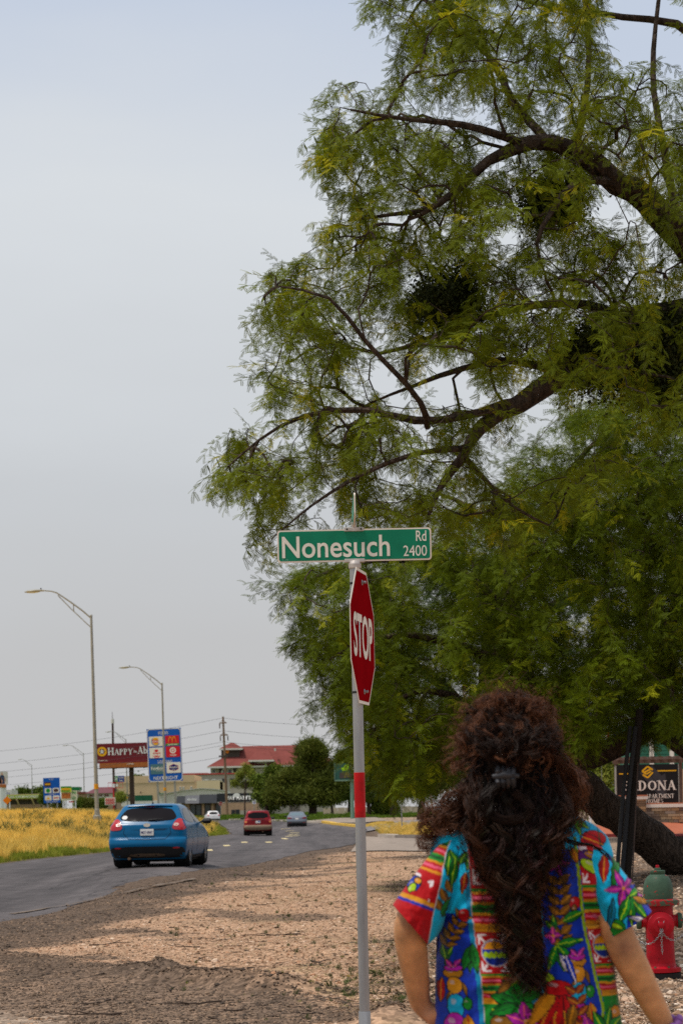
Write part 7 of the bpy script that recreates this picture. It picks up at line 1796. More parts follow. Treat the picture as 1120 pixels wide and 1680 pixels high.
# apartment building beyond
ab = Bld('apartment_house', 'green apartment house with white trim boards behind the black sign', 1040, 1210, 1330, 120)
w = ab.box('wall', 1046, 1210, 1180, 1345, 0, 10, mat('green_siding', (.030, .135, .085), .75, var=.12, scale=1))
for j in range(12): ab.box('siding_board', 1046, 1210, 1256 - j * 6.2, 1261.4 - j * 6.2, -.03 - .004 * (j % 2), 0, mat('green_siding', (.030, .135, .085), .75), w)
for x in (1066, 1099, 1128): ab.box('trim_board', x, x + 7, 1180, 1255, -.12, -.04, M_swhite)
ab.box('lower_wall', 1046, 1210, 1262, 1345, -.2, 0, M_tan)
pg = Bld('pergola', 'brown pergola beams above the apartment sign', 1008, 1130, 1345, 90, 'pergola')
pg.box('beam', 1006, 1130, 1246, 1252, 0, .15, mat('pergola_wood', (.13, .075, .055), .8, var=.2))
for j in range(9): pg.box('rafter', 1014 + j * 13.5, 1019.5 + j * 13.5, 1241, 1246.5, -.25, 1.6, mat('pergola_wood', (.13, .075, .055), .8))
for x in (1010, 1116): pg.box('post', x, x + 5, 1252, 1360, .2, .33, mat('pergola_wood', (.13, .075, .055), .8))

# ================================================================== THE PERSON
PD = 5.4; KP = PD / F
pr0 = P(850, HY, PD); pr0.z = zt1(pr0.x, PD)
person = thing('person', 'person seen from behind with long dark curly hair, bright tropical print shirt, hands at hips', 'person', pr0)
def Wp(px, py, dy=0.0):
    p = P(px, py, PD) - pr0; return Vector((p.x, dy, p.z))
def WpA(px, py, dy):
    u, up = np.asarray(px) - CX, HY - np.asarray(py)
    return np.stack([(u * CR + up * SR) * KP - pr0.x, np.broadcast_to(dy, np.shape(px)), CH + (-u * SR + up * CR) * KP - pr0.z], -1)
# ---- body: one skinned figure
def skinned(name, joints, edges, radii, m, parent, levels=2, root=0):
    me = bpy.data.meshes.new(name); me.from_pydata([tuple(j) for j in joints], edges, []); me.update()
    o = bpy.data.objects.new(name, me); COL.objects.link(o)
    sk = o.modifiers.new('skin', 'SKIN'); sk.use_smooth_shade = True
    for i, r in enumerate(radii):
        v = me.skin_vertices[0].data[i]; v.radius = (r, r) if not isinstance(r, tuple) else r; v.use_root = (i == root)
    sb = o.modifiers.new('sub', 'SUBSURF'); sb.levels = levels; sb.render_levels = levels
    dg = bpy.context.evaluated_depsgraph_get(); me2 = bpy.data.meshes.new_from_object(o.evaluated_get(dg))
    bpy.data.objects.remove(o)
    return link(name, me2, m, parent, True)
def skin_mat():
    m, t, b = new_mat('skin')
    a = t.nodes.new('ShaderNodeAttribute'); a.attribute_name = 'col'
    tcn = t.nodes.new('ShaderNodeTexCoord'); n = t.nodes.new('ShaderNodeTexNoise'); n.inputs['Scale'].default_value = 26; n.inputs['Detail'].default_value = 7; t.links.new(tcn.outputs['Object'], n.inputs['Vector'])
    mr = t.nodes.new('ShaderNodeMapRange'); mr.inputs[1].default_value = .3; mr.inputs[2].default_value = .7; mr.inputs[3].default_value = .74; mr.inputs[4].default_value = 1.2; t.links.new(n.outputs['Fac'], mr.inputs[0])
    mu = t.nodes.new('ShaderNodeVectorMath'); mu.operation = 'SCALE'; t.links.new(a.outputs['Color'], mu.inputs[0]); t.links.new(mr.outputs[0], mu.inputs['Scale'])
    t.links.new(mu.outputs[0], b.inputs['Base Color']); b.inputs['Roughness'].default_value = .55; b.inputs['Specular IOR Level'].default_value = .3
    b.inputs['Subsurface Weight'].default_value = .12; b.inputs['Subsurface Radius'].default_value = (.012, .004, .002)
    bp = t.nodes.new('ShaderNodeBump'); bp.inputs['Strength'].default_value = .12; bp.inputs['Distance'].default_value = .004
    n2 = t.nodes.new('ShaderNodeTexNoise'); n2.inputs['Scale'].default_value = 260; t.links.new(tcn.outputs['Object'], n2.inputs['Vector']); t.links.new(n2.outputs['Fac'], bp.inputs['Height']); t.links.new(bp.outputs[0], b.inputs['Normal'])
    return m
J, E, Rr = [], [], []
def jt(p, r, par=None):
    J.append(p); Rr.append(r)
    if par is not None: E.append((par, len(J) - 1))
    return len(J) - 1
pel = jt(Wp(864, 1650), .13)
wai = jt(Wp(860, 1560), .115, pel); che = jt(Wp(857, 1460), .125, wai); upc = jt(Wp(852, 1395), .10, che); nk = jt(Wp(847, 1340), .055, upc); nk2 = jt(Wp(840, 1305, .01), .052, nk)
hd1 = jt(Wp(836, 1265, .015), .075, nk2); hd2 = jt(Wp(833, 1222, .01), .085, hd1); hd3 = jt(Wp(832, 1185, .0), .06, hd2)
nose = jt(Wp(834, 1262, .115), .012, hd1)
for s, S, El, Wr in ((-1, Wp(752, 1398), Wp(667, 1514, -.095), Wp(690, 1652, .02)), (1, Wp(958, 1395), Wp(1014, 1548, -.06), Wp(1084, 1676, -.03))):
    sh = jt(S, .062, upc); m1 = jt(S.lerp(El, .5), .050, sh); el_ = jt(El, .0445, m1)
    f1 = jt(El.lerp(Wr, .25), .0445, el_); f2 = jt(El.lerp(Wr, .6), .037, f1); wr = jt(Wr, .030, f2)
    if s < 0:
        pm = jt(Wp(716, 1676, .03), (.036, .022), wr); kn = jt(Wp(738, 1694, .05), (.034, .018), pm)
        tips = [(Wp(752, 1690, .10), Wp(760, 1700, .15)), (Wp(760, 1702, .09), Wp(770, 1712, .14)), (Wp(758, 1716, .07), Wp(768, 1728, .12)), (Wp(750, 1726, .05), Wp(760, 1740, .09))]
        th = jt(Wp(722, 1660, -.03), .012, pm); jt(Wp(745, 1668, -.08), .010, th)
    else:
        pm = jt(Wp(1098, 1706, -.02), (.036, .022), wr); kn = jt(Wp(1112, 1742, -.01), (.034, .018), pm)
        tips = [(Wp(1104, 1772, .03), Wp(1098, 1796, .02)), (Wp(1112, 1778, .0), Wp(1108, 1806, -.01)), (Wp(1120, 1776, -.02), Wp(1118, 1802, -.03)), (Wp(1128, 1768, -.04), Wp(1128, 1790, -.05))]
        th = jt(Wp(1084, 1716, .03), .012, pm); jt(Wp(1080, 1744, .05), .010, th)
    for i, (a, b) in enumerate(tips):
        q = jt(a, .0092, kn); jt(b, .0078 if i < 3 else .007, q)
for s in (-1, 1):
    hp_ = jt(Wp(864 + s * 56, 1690), .10, pel); kn_ = jt(Vector((Wp(864 + s * 62, 1900).x, .0, .48)), .062, hp_); ca = jt(Vector((Wp(864 + s * 62, 1900).x, -.01, .32)), .06, kn_); an = jt(Vector((Wp(864 + s * 62, 1900).x, -.02, .09)), .04, ca); jt(Vector((Wp(864 + s * 66, 1900).x, .14, .04)), .036, an)
bo = skinned('body', J, E, Rr, skin_mat(), person, 2, 0)
n = len(bo.data.vertices); co = np.empty(n * 3, np.float32); bo.data.vertices.foreach_get('co', co); co = co.reshape(-1, 3)
SK = np.tile(np.array((.56, .27, .115)), (n, 1))
for e, c, r in ((Wp(668, 1514, -.14), (.17, .062, .035), .022), (Wp(1016, 1552, -.10), (.15, .055, .032), .021), (Wp(728, 1690, .03), (.42, .16, .10), .06)):
    w_ = np.exp(-(np.linalg.norm(co - np.array(tuple(e)), axis=1) / (r * 1.5)) ** 2)[:, None]; SK = SK * (1 - .8 * w_) + np.array(c) * .8 * w_
color_attr(bo.data, SK)
# ---- trousers below the shirt
J2, E2, R2 = [], [], []
J2 = [Wp(864, 1650), Wp(864, 1700)]; R2 = [(.16, .125), (.165, .13)]; E2 = [(0, 1)]
for s in (-1, 1):
    k = len(J2); x = Wp(864 + s * 62, 1900).x; J2 += [Wp(864 + s * 54, 1750), Vector((x, 0, .48)), Vector((x, -.01, .12))]; R2 += [.105, .085, .09]; E2 += [(1, k), (k, k + 1), (k + 1, k + 2)]
skinned('trousers', J2, E2, R2, mat('dark_denim', (.03, .04, .07), .9, var=.2, scale=20, bump=.2, bscale=200), person, 2, 0)
for s in (-1, 1):
    x = Wp(864 + s * 64, 1900).x; MB().tube([(x, -.09, .045), (x, -.03, .06), (x, .06, .05), (x, .15, .035), (x, .19, .03)], [.035, .05, .048, .042, .02], 12, flat=.8).build('shoe', mat('canvas_shoe', (.05, .05, .055), .9), person, True)

# ---- the printed cloth
lin = lambda r, g, b: np.array([(c / 255) ** 2.2 for c in (r, g, b)])
TQ, TQ2, BL, RED, GR, LIME, OR_, BRN, PK, MG, WH, PU, BK, DG = lin(0, 165, 205), lin(0, 128, 170), lin(12, 52, 165), lin(182, 10, 22), lin(20, 128, 38), lin(165, 200, 20), lin(212, 140, 22), lin(138, 92, 24), lin(228, 92, 120), lin(178, 30, 160), lin(240, 225, 225), lin(96, 38, 120), lin(14, 12, 22), lin(10, 72, 30)
class Print:
    def __init__(s, px, py): s.x, s.y = px, py; s.c = np.tile(TQ, (len(px), 1)); s.w = fbm(px * .16, py * .16, 3) - .5; s.g = fbm(px * .05 + 7, py * .35, 3)
    def put(s, mask, col, shade=.25):
        s.c[mask] = .78 * col * (1 - shade + 2 * shade * s.g[mask])[:, None]
    def loc(s, cx, cy, a):
        dx, dy = s.x - cx + s.w * 3, s.y - cy + s.w * 3; ca, sa = math.cos(R(a)), math.sin(R(a)); return dx * ca + dy * sa, -dx * sa + dy * ca
    def ell(s, cx, cy, rx, ry, col, a=0, line=True):
        u, v = s.loc(cx, cy, a); q = (u / rx) ** 2 + (v / ry) ** 2
        if line: s.put((u / (rx + 1.6)) ** 2 + (v / (ry + 1.6)) ** 2 < 1, BK)
        s.put(q < 1, col)
        hl = ((u + rx * .3) / (rx * .35)) ** 2 + ((v + ry * .35) / (ry * .25)) ** 2 < 1; s.put(hl & (q < 1), col * .5 + WH * .35)
    def leaf(s, cx, cy, L, w, a, col, vein=None, line=True):
        u, v = s.loc(cx, cy, a); t = np.clip(u / L, 0, 1); prof = w * 4 * t * (1 - t) * (1.2 - .5 * t); ins = (u > 0) & (u < L)
        if line: s.put((u > -1.2) & (u < L + 1.2) & (np.abs(v) < prof + 1.4), BK)
        s.put(ins & (np.abs(v) < prof), col)
        s.put(ins & (v > prof * .35) & (v < prof), col * .55)
        if vein is not None: s.put(ins & (np.abs(v) < np.maximum(.7, prof * .14)), vein)
    def rect(s, x0, x1, y0, y1, col, a=0, pivot=None):
        px, py = pivot or ((x0 + x1) / 2, (y0 + y1) / 2); u, v = s.loc(px, py, a); s.put((u > x0 - px) & (u < x1 - px) & (v > y0 - py) & (v < y1 - py), col)
    def wheat(s, x0, y0, x1, y1, n, L, w, col=BRN):
        a = math.degrees(math.atan2(y1 - y0, x1 - x0))
        for i in range(n):
            t = i / max(1, n - 1); cx, cy = x0 + (x1 - x0) * t, y0 + (y1 - y0) * t
            for sg in (-1, 1): s.leaf(cx, cy, L, w, a + sg * 52 + 180, col, OR_ * .7)
    def fan(s, cx, cy, L, w, angs, col=GR, vein=LIME):
        for a in angs: s.leaf(cx, cy, L, w, a, col, vein)
    def flower(s, cx, cy, L, w, col=MG, n=5, a0=0):
        for i in range(n): s.leaf(cx, cy, L, w, a0 + 360 * i / n, col, PK)
        s.ell(cx, cy, w * .5, w * .5, OR_, line=False)
    def serape(s, fx0, fx1, y0, y1, skew=0):
        seq = [GR, OR_, RED, PK, RED, OR_, GR, DG, GR, OR_, RED, PK, RED, OR_, OR_, OR_]; yy = s.y + (s.x - fx0) * skew
        ins = (s.x > fx0) & (s.x < fx1) & (yy > y0) & (yy < y1); k = np.clip(((yy - y0 + s.w * 2.5) / (y1 - y0) * len(seq)).astype(int), 0, len(seq) - 1)
        for i, c in enumerate(seq): s.put(ins & (k == i), c * (.75 if i % 3 else 1), .35)
    def redpanel(s, fx0, fx1, y0, y1, skew=0, eye=True):
        yy = s.y + (s.x - fx0) * skew; w = np.asarray(fx1 - fx0); u = (s.x - fx0) / np.maximum(fx1 - fx0, 1); v = (yy - y0) / (y1 - y0)
        ins = (u > 0) & (u < 1) & (v > 0) & (v < 1); s.put(ins, RED, .12)
        for (cu, cv, su, sv) in ((0, 0, 1, 1), (1, 0, -1, 1), (0, 1, 1, -1), (1, 1, -1, -1)):
            du, dv = (u - cu) * su, (v - cv) * sv
            s.put(ins & (du > .06) & (dv > .05) & (((np.abs(du - dv * 1.1) < .05) & (du < .3)) | ((dv < .10) & (du < .34)) | ((du < .12) & (dv < .30))) & (s.w > -.22), WH)
        if eye:
            e = ((u - .55) / .40) ** 2 + ((v - .5) / .30) ** 2; s.put(ins & (e < 1.25), WH * .6); s.put(ins & (e < 1), BL); s.put(ins & (e < .9) & (v < .42), OR_); s.put(ins & (e < .9) & (np.abs(v - .52 - .12 * np.abs(((u * 6) % 1) - .5)) < .07), LIME); s.put(ins & (e < .9) & (v > .62), BL * .6)
    def figure(s, cx, cy):
        s.ell(cx, cy, 15, 9, OR_ * .75); s.ell(cx, cy - 8, 14, 5, MG); s.leaf(cx - 2, cy - 10, 14, 4, -130, MG, PK); s.leaf(cx + 3, cy - 10, 15, 4, -55, MG, PK)
        s.ell(cx + 2, cy + 20, 11, 13, OR_); s.leaf(cx - 4, cy + 30, 20, 6, 95, BRN, OR_); s.leaf(cx + 14, cy + 14, 24, 3, 70, BRN)
        s.ell(cx + 4, cy + 52, 13, 18, TQ); s.ell(cx + 22, cy + 48, 7, 9, GR); s.ell(cx + 2, cy + 84, 16, 20, MG); s.leaf(cx + 22, cy + 66, 34, 9, 85, OR_, RED)
def paint_torso(px, py):
    p = Print(px, py)
    xA = np.interp(py, [1360, 1500, 1600, 1690, 1900], [762, 771, 784, 792, 800]); xB = np.interp(py, [1360, 1450, 1520, 1580, 1640, 1900], [938, 946, 954, 968, 982, 1010])
    p.put((px < xA - 2) & (py > 1496), BL); p.put((px > 878 + (py - 1400) * .03) & (px < xB) & (py > 1392), BL); p.put((px > xB + 34) & (py > 1560), BL)
    p.put((px < xA + 56) & (px > xA + 48) & (py > 1400), GR); p.put((px > xA - 9) & (px < xA - 1) & (py > 1440), TQ2)
    p.put((px > xB - 6) & (px < xB - 1), LIME * .7)
    # between the shoulders
    p.put((py < 1372) & (px > 900), TQ); p.fan(938, 1345, 26, 5, (-20, 30, 70, 150)); p.ell(968, 1376, 22, 13, RED); p.leaf(948, 1372, 40, 8, 20, RED, OR_)
    p.ell(790, 1380, 14, 16, RED); p.fan(765, 1395, 30, 5, (60, 95, 130)); p.flower(905, 1415, 22, 5, MG); p.fan(890, 1380, 40, 7, (60, 85, 110)); p.leaf(930, 1390, 26, 6, 70, OR_, RED)
    # striped columns
    p.redpanel(xA, xA + 50, 1350, 1455, eye=False); p.serape(xA, xA + 50, 1455, 1525); p.redpanel(xA, xA + 50, 1525, 1592); p.serape(xA, xA + 50, 1592, 1640); p.put((px > xA) & (px < xA + 50) & (py > 1640), GR)
    p.ell(816, 1668, 18, 11, BRN); p.leaf(800, 1648, 30, 7, 15, LIME); p.put((px > xA) & (px < xA + 50) & (py > 1720), RED)
    p.redpanel(xB, xB + 40, 1385, 1450, eye=False); p.serape(xB, xB + 40, 1450, 1520); p.redpanel(xB, xB + 38, 1520, 1578); p.serape(xB, xB + 36, 1578, 1628); p.put((px > xB) & (px < xB + 36) & (py > 1628), GR); p.ell(1004, 1660, 10, 14, OR_)
    p.ell(965, 1412, 26, 14, PU, 30); p.ell(962, 1420, 20, 8, LIME, 30); p.leaf(950, 1398, 36, 6, 15, OR_, BL); p.ell(975, 1400, 9, 7, OR_)
    p.put((px > xA - 1.6) & (px < xA), WH * .5); p.put((px > xB + 38) & (px < xB + 40) & (py < 1570), DG)
    # left blue panel
    p.wheat(752, 1505, 728, 1548, 5, 18, 4.5); p.leaf(760, 1430, 34, 6, 100, RED, OR_); p.ell(757, 1498, 8, 10, RED); p.fan(770, 1545, 46, 7, (95, 110, 80), GR, DG); p.fan(728, 1570, 22, 5, (-60, -100, 60)); p.figure(740, 1592); p.leaf(722, 1600, 40, 6, 92, RED, OR_)
    # right blue panel
    p.wheat(908, 1448, 912, 1545, 7, 24, 6.5); p.ell(934, 1478, 9, 10, RED); p.ell(934, 1490, 4, 8, BRN); p.leaf(915, 1508, 38, 8, -25, GR, LIME); p.fan(902, 1520, 22, 5, (-100, -140)); p.flower(898, 1530, 14, 4.5, MG, 4); p.fan(905, 1545, 44, 7, (75, 110, 50, -10)); p.leaf(910, 1560, 38, 6, 62, WH, BL); p.figure(937, 1572)
    p.leaf(918, 1560, 50, 5, 70, BL * 1.5, WH); p.fan(892, 1590, 26, 5, (70, 100, 130), LIME, GR)
    # centre
    p.put((px > xA + 56) & (px < 880) & (py > 1560), TQ2); p.fan(845, 1600, 52, 8, (40, 75, 110, 145), GR, LIME); p.fan(840, 1640, 46, 9, (-30, -75, -120, -160, 20, 160), GR, DG); p.flower(855, 1668, 34, 9, MG, 6, 20); p.leaf(830, 1600, 30, 6, 130, BRN)
    for a in (62, 78, 94, 110, 124): p.leaf(905, 1608, 88, 12, a, RED if a % 4 else OR_, OR_)
    p.ell(906, 1614, 22, 12, RED); p.wheat(935, 1622, 945, 1690, 5, 20, 6, lin(150, 60, 20)); p.leaf(930, 1640, 40, 9, 100, BRN, OR_); p.flower(960, 1690, 34, 9, MG, 6, 10); p.fan(985, 1690, 44, 9, (-80, -120, -40, 180), GR, LIME)
    p.flower(760, 1720, 36, 10, RED, 6); p.fan(900, 1740, 60, 12, range(0, 360, 45)); p.flower(900, 1740, 34, 10, PK)
    return p.c
def paint_left(px, py):
    p = Print(px, py); along = (py - 1370) + (705 - px) * .35      # down the sleeve
    xe = np.interp(py, [1360, 1400, 1450, 1490, 1540], [745, 727, 716, 706, 697])
    o = px < xe
    p.fan(735, 1395, 40, 6, (80, 100, 60), GR, LIME); p.wheat(752, 1432, 718, 1490, 5, 22, 6); p.leaf(742, 1410, 44, 7, 100, GR, LIME); p.leaf(748, 1380, 26, 6, 60, RED); p.leaf(720, 1500, 36, 8, -60, GR, DG); p.ell(758, 1365, 12, 10, BL)
    seq = [GR, DG, OR_, RED, PK, RED, GR, DG, GR, OR_, RED, PK, RED, OR_, OR_]
    k = (along - 2 + p.w * 3) / 62 * len(seq); m_ = o & (k >= 0) & (k < len(seq)); ki = np.clip(k.astype(int), 0, len(seq) - 1)
    for i, c in enumerate(seq): p.put(m_ & (ki == i), c, .3)
    p.put(o & (along < 2), GR); q = o & (along >= 60) & (along < 108); p.put(q, RED, .1)
    for (cx, cy, a) in ((708, 1443, 120), (672, 1470, 20), (695, 1482, -60), (690, 1436, 160)):
        p.leaf(cx, cy, 13, 2.6, a, WH, line=False); p.leaf(cx, cy, 11, 2.4, a + 40, WH, line=False)
    p.ell(678, 1448, 12, 9, BL, -50); p.ell(674, 1455, 8, 4, LIME, -50); p.ell(684, 1444, 5, 4, OR_)
    p.put(o & (along >= 108) & (along < 116), OR_); p.put(o & (along >= 116) & (along < 121), BL); p.put(o & (along >= 121), RED)
    p.put((px > xe) & (px < xe + 1.8), WH * .6)
    return p.c
def paint_right(px, py):
    p = Print(px, py); p.put((px > 1000) & (py < 1440) & (px > 975 + (py - 1345) * .55), BL)
    p.fan(985, 1352, 30, 6, (10, 60, 120)); p.ell(972, 1380, 24, 12, RED); p.leaf(985, 1400, 46, 9, 95, RED, OR_); p.ell(1000, 1395, 9, 12, BRN); p.leaf(992, 1378, 40, 9, 75, BL, TQ)
    p.fan(1012, 1380, 54, 9, (80, 100), GR, LIME); p.wheat(1022, 1392, 1048, 1455, 6, 20, 6, lin(165, 110, 25)); p.leaf(1010, 1400, 60, 7, 105, GR, DG)
    p.put((px > 1018) & (py > 1450), BL); p.flower(1014, 1455, 32, 6, MG, 5, 30); p.fan(1022, 1468, 46, 8, (15, 50, 85, -20, 110), GR, LIME); p.leaf(1020, 1500, 42, 4, 15, WH, BL); p.ell(1046, 1468, 8, 7, MG); p.leaf(1030, 1470, 30, 5, 20, OR_)
    p.ell(1000, 1518, 15, 13, GR); p.leaf(990, 1512, 24, 4, 20, LIME); p.leaf(996, 1470, 60, 5, 95, TQ2, DG); p.ell(985, 1540, 14, 6, BRN)
    return p.c
M_cloth = attr_mat('printed_cotton', 'col', .75, bump=.15, bscale=900, var=.10, nscale=220, spec=.15, sheen=.1)
def grid_faces(nr, nc, close=True):
    c = np.arange(nc if close else nc - 1); i = np.arange(nr - 1)[:, None] * nc; a = (i + c).ravel(); b = (i + (c + 1) % nc).ravel()
    return np.stack([a, b, b + nc, a + nc], 1)
NR, NC = 330, 460
T_ = [(1322, 850, 62, .066), (1332, 850, 70, .070), (1340, 851, 96, .072), (1352, 852, 122, .078), (1372, 853, 143, .092), (1400, 855, 150, .108), (1450, 856, 147, .128), (1510, 857, 140, .130), (1600, 861, 147, .135), (1680, 866, 153, .145), (1760, 870, 160, .15), (1830, 872, 166, .155)]
py_ = np.linspace(1322, 1830, NR); A_ = np.array(T_, float)
def smooth_interp(x, xp, fp):
    v = np.interp(x, xp, fp)
    for _ in range(14): v[1:-1] = (v[:-2] + 2 * v[1:-1] + v[2:]) / 4
    return v
cx_, aw_, bd_ = (smooth_interp(py_, A_[:, 0], A_[:, k]) for k in (1, 2, 3))
ph = np.linspace(0, 2 * np.pi, NC, endpoint=False); ex = 2 / 2.35
sx = np.sign(np.sin(ph)) * np.abs(np.sin(ph)) ** ex; cyv = np.sign(np.cos(ph)) * np.abs(np.cos(ph)) ** ex
PX_ = cx_[:, None] + aw_[:, None] * sx[None]; PY_ = np.broadcast_to(py_[:, None], PX_.shape)
DY = -bd_[:, None] * cyv[None]
# folds: soft vertical drapes, pulls from the arm-holes, a dip along the spine
fold = (fbm(PX_ * .035 + 3, PY_ * .008, 3) - .5) * .040 * np.clip((PY_ - 1380) / 120, .15, 1) + (fbm((PX_ + PY_ * .6) * .03, (PY_ - PX_ * .5) * .012 + 9, 3) - .5) * .024
fold += -.010 * np.exp(-((PX_ - 857) / 26) ** 2) * np.clip((PY_ - 1390) / 60, 0, 1)
for (ax, ay, sl) in ((732, 1505, .9), (985, 1515, -.9)):
    r_ = np.hypot(PX_ - ax, PY_ - ay); fold += .007 * np.sin((np.arctan2(PY_ - ay, PX_ - ax)) * 9) * np.exp(-(r_ / 70) ** 2)
DY = DY - fold * np.sign(cyv)[None]
V = WpA(PX_.ravel(), PY_.ravel(), DY.ravel())
me = np_mesh('shirt', V, grid_faces(NR, NC)); color_attr(me, paint_torso(PX_.ravel(), PY_.ravel()))
shirt = link('shirt', me, M_cloth, person, True)
def sleeve(c0, h0, c1, h1, d0, d1, r0, r1, bulge, paint, nm='sleeve'):
    nr, nc = 130, 190; t = np.linspace(-.06, 1, nr)[:, None]; ph = np.linspace(0, 2 * np.pi, nc, endpoint=False)[None]
    c = [c0[k] + (c1[k] - c0[k]) * t for k in (0, 1)]; h = [h0[k] + (h1[k] - h0[k]) * t for k in (0, 1)]
    bl = 1 + bulge * np.sin(np.pi * np.clip(t, 0, 1))
    X = c[0] + h[0] * np.cos(ph) * bl; Y = c[1] + h[1] * np.cos(ph) * bl; D = d0 + (d1 - d0) * t - (r0 + (r1 - r0) * t) * np.sin(ph) * (1 + bulge * .4 * np.sin(np.pi * np.clip(t, 0, 1)))
    w = (fbm(X * .045 + Y * .02, Y * .03 - X * .03, 3) - .5) * .022; D = D - w * np.sign(np.sin(ph)); X = X + w * 120 * np.cos(ph) * .3
    me = np_mesh(nm, WpA(X.ravel(), Y.ravel(), D.ravel()), grid_faces(nr, nc)); color_attr(me, paint(X.ravel(), Y.ravel())); o = link(nm, me, M_cloth, shirt, True)
    so_ = o.modifiers.new('thick', 'SOLIDIFY'); so_.thickness = .003; so_.offset = -1
    return o
sleeve((748, 1422), (14, -80), (671, 1514), (-27, -31), 0, -.088, .088, .068, .10, paint_left)
sleeve((962, 1428), (-20, -94), (1025, 1516), (38, -23), 0, -.048, .09, .066, .10, paint_right)
# collar band
mb = MB(); mb.v = []; nC = 40
for (py, k, dz) in ((1336, 1.0, 0), (1318, .93, .006), (1316, .98, .012), (1334, 1.08, .012)):
    for j in range(nC): a = 2 * math.pi * j / nC; mb.v.append(tuple(Wp(849 + 70 * k * math.sin(a), py + 6 * math.cos(a), -.072 * k * math.cos(a))))
for i in range(3):
    for j in range(nC): a = i * nC + j; b = i * nC + (j + 1) % nC; mb.f.append((a, b, b + nC, a + nC))
me = raw_mesh('collar', mb.v, mb.f); color_attr(me, np.tile(BL, (len(mb.v), 1))); link('collar', me, M_cloth, shirt, True)
# ---- scrunchie on the right wrist
mb = MB(); c = Wp(1084, 1676, -.03); ax = (Wp(1098, 1706, -.02) - Wp(1064, 1637, -.04)).normalized(); u_ = ax.orthogonal().normalized(); v_ = ax.cross(u_)
mb.tube([c + ax * .012 + (u_ * math.cos(t) + v_ * math.sin(t)) * (.037 + .004 * math.sin(7 * t)) for t in [2 * math.pi * k / 42 for k in range(43)]], [.011 + .003 * math.sin(k * 2.3) for k in range(43)], 10, caps=False)
mb.build('scrunchie', mat('mauve_satin', (.24, .09, .30), .45, var=.2, scale=60), person, True)

# ---- hair
rs = np.random.default_rng(11)
def spline(cp, n):
    cp = np.asarray(cp, float); m = len(cp); q = np.concatenate([[2 * cp[0] - cp[1]], cp, [2 * cp[-1] - cp[-2]]]); t = np.linspace(0, m - 1 - 1e-6, n); i = t.astype(int); f = (t - i)[:, None]
    p0, p1, p2, p3 = q[i], q[i + 1], q[i + 2], q[i + 3]
    return .5 * (2 * p1 + (p2 - p0) * f + (2 * p0 - 5 * p1 + 4 * p2 - p3) * f ** 2 + (3 * p1 - p0 - 3 * p2 + p3) * f ** 3)
STR, SCOL = [], []
HC = np.array((833.0, 1232.0, 0.0))               # head centre in photo pixels; third value in pixels of depth too
def lock(cp, n, strands, spread, curl, wave, dark, tip, rad_end=.35, grow_curl=True, npts=24):
    """one curly lock: strands around a guide, wound together"""
    g = spline(cp, npts); d = np.gradient(g, axis=0); d /= np.linalg.norm(d, axis=1)[:, None] + 1e-9
    L = np.concatenate([[0], np.cumsum(np.linalg.norm(np.diff(g, axis=0), axis=1))]); a = np.cross(d, (0.3, 0.2, 1.0)); a /= np.linalg.norm(a, axis=1)[:, None] + 1e-9; b = np.cross(d, a)
    p0 = rs.uniform(0, 6.28); s_ = L / L[-1]; wob = np.cumsum(rs.normal(0, .14, npts)); hand = rs.choice([-1, 1])
    for k in range(strands):
        off = rs.normal(0, spread, 2); ph_ = hand * (p0 + wob + rs.normal(0, .22) + 2 * np.pi * L / wave); amp = curl * rs.uniform(.75, 1.3) * (s_ ** .6 if grow_curl else 1) 
        sp_ = (1 - .55 * s_) if rad_end < 1 else 1 + s_ * .4
        q = g + a * (off[0] * sp_ + amp * np.cos(ph_))[:, None] + b * (off[1] * sp_ + amp * np.sin(ph_))[:, None]
        q = q + np.cumsum(rs.normal(0, .35, q.shape), axis=0) * .6
        STR.append(q); c0 = np.array(dark) * rs.uniform(.7, 1.35); c1 = np.array(tip) * rs.uniform(.6, 1.4); SCOL.append(c0[None] * (1 - s_)[:, None] + c1[None] * s_[:, None])
DKH, RDH, MDH = (.009, .0045, .003), (.125, .043, .016), (.024, .0105, .006)  # RDH: reddish brown, with the lit glow of crown top and frizz painted in
sk_r = np.array((50.0, 68.0, 60.0))
def scalp(az, el):      # az 0 faces the camera, el up; pixels, y down, depth +away
    return HC + sk_r * np.array((math.sin(az) * math.cos(el), -math.sin(el), -math.cos(az) * math.cos(el)))
CLIP = np.array((821.0, 1282.0, -74.0))
# swept-up crown gathered at the clip
for i in range(210):
    az = rs.uniform(-2.6, 2.6); el = rs.uniform(.05, 1.45); r0 = scalp(az, el); out = (r0 - HC) / sk_r; k = rs.uniform(1.22, 1.62); puff = HC + sk_r * out * np.array((k * 1.08, 1.06 + (k - 1.22) * .8, k))
    mid = HC + sk_r * np.array((out[0] * .9, out[1] * .35, -abs(out[2]) - .5)) * rs.uniform(1.15, 1.35)
    lit = rs.random() < .5
    c_ = RDH if out[1] < -.5 and rs.random() < .6 else MDH
    lock([r0, puff, mid, CLIP + rs.normal(0, 7, 3)], 24, 11, 3.6, rs.uniform(4, 9), rs.uniform(34, 60), c_ if lit else MDH, MDH if lit else DKH, grow_curl=False)
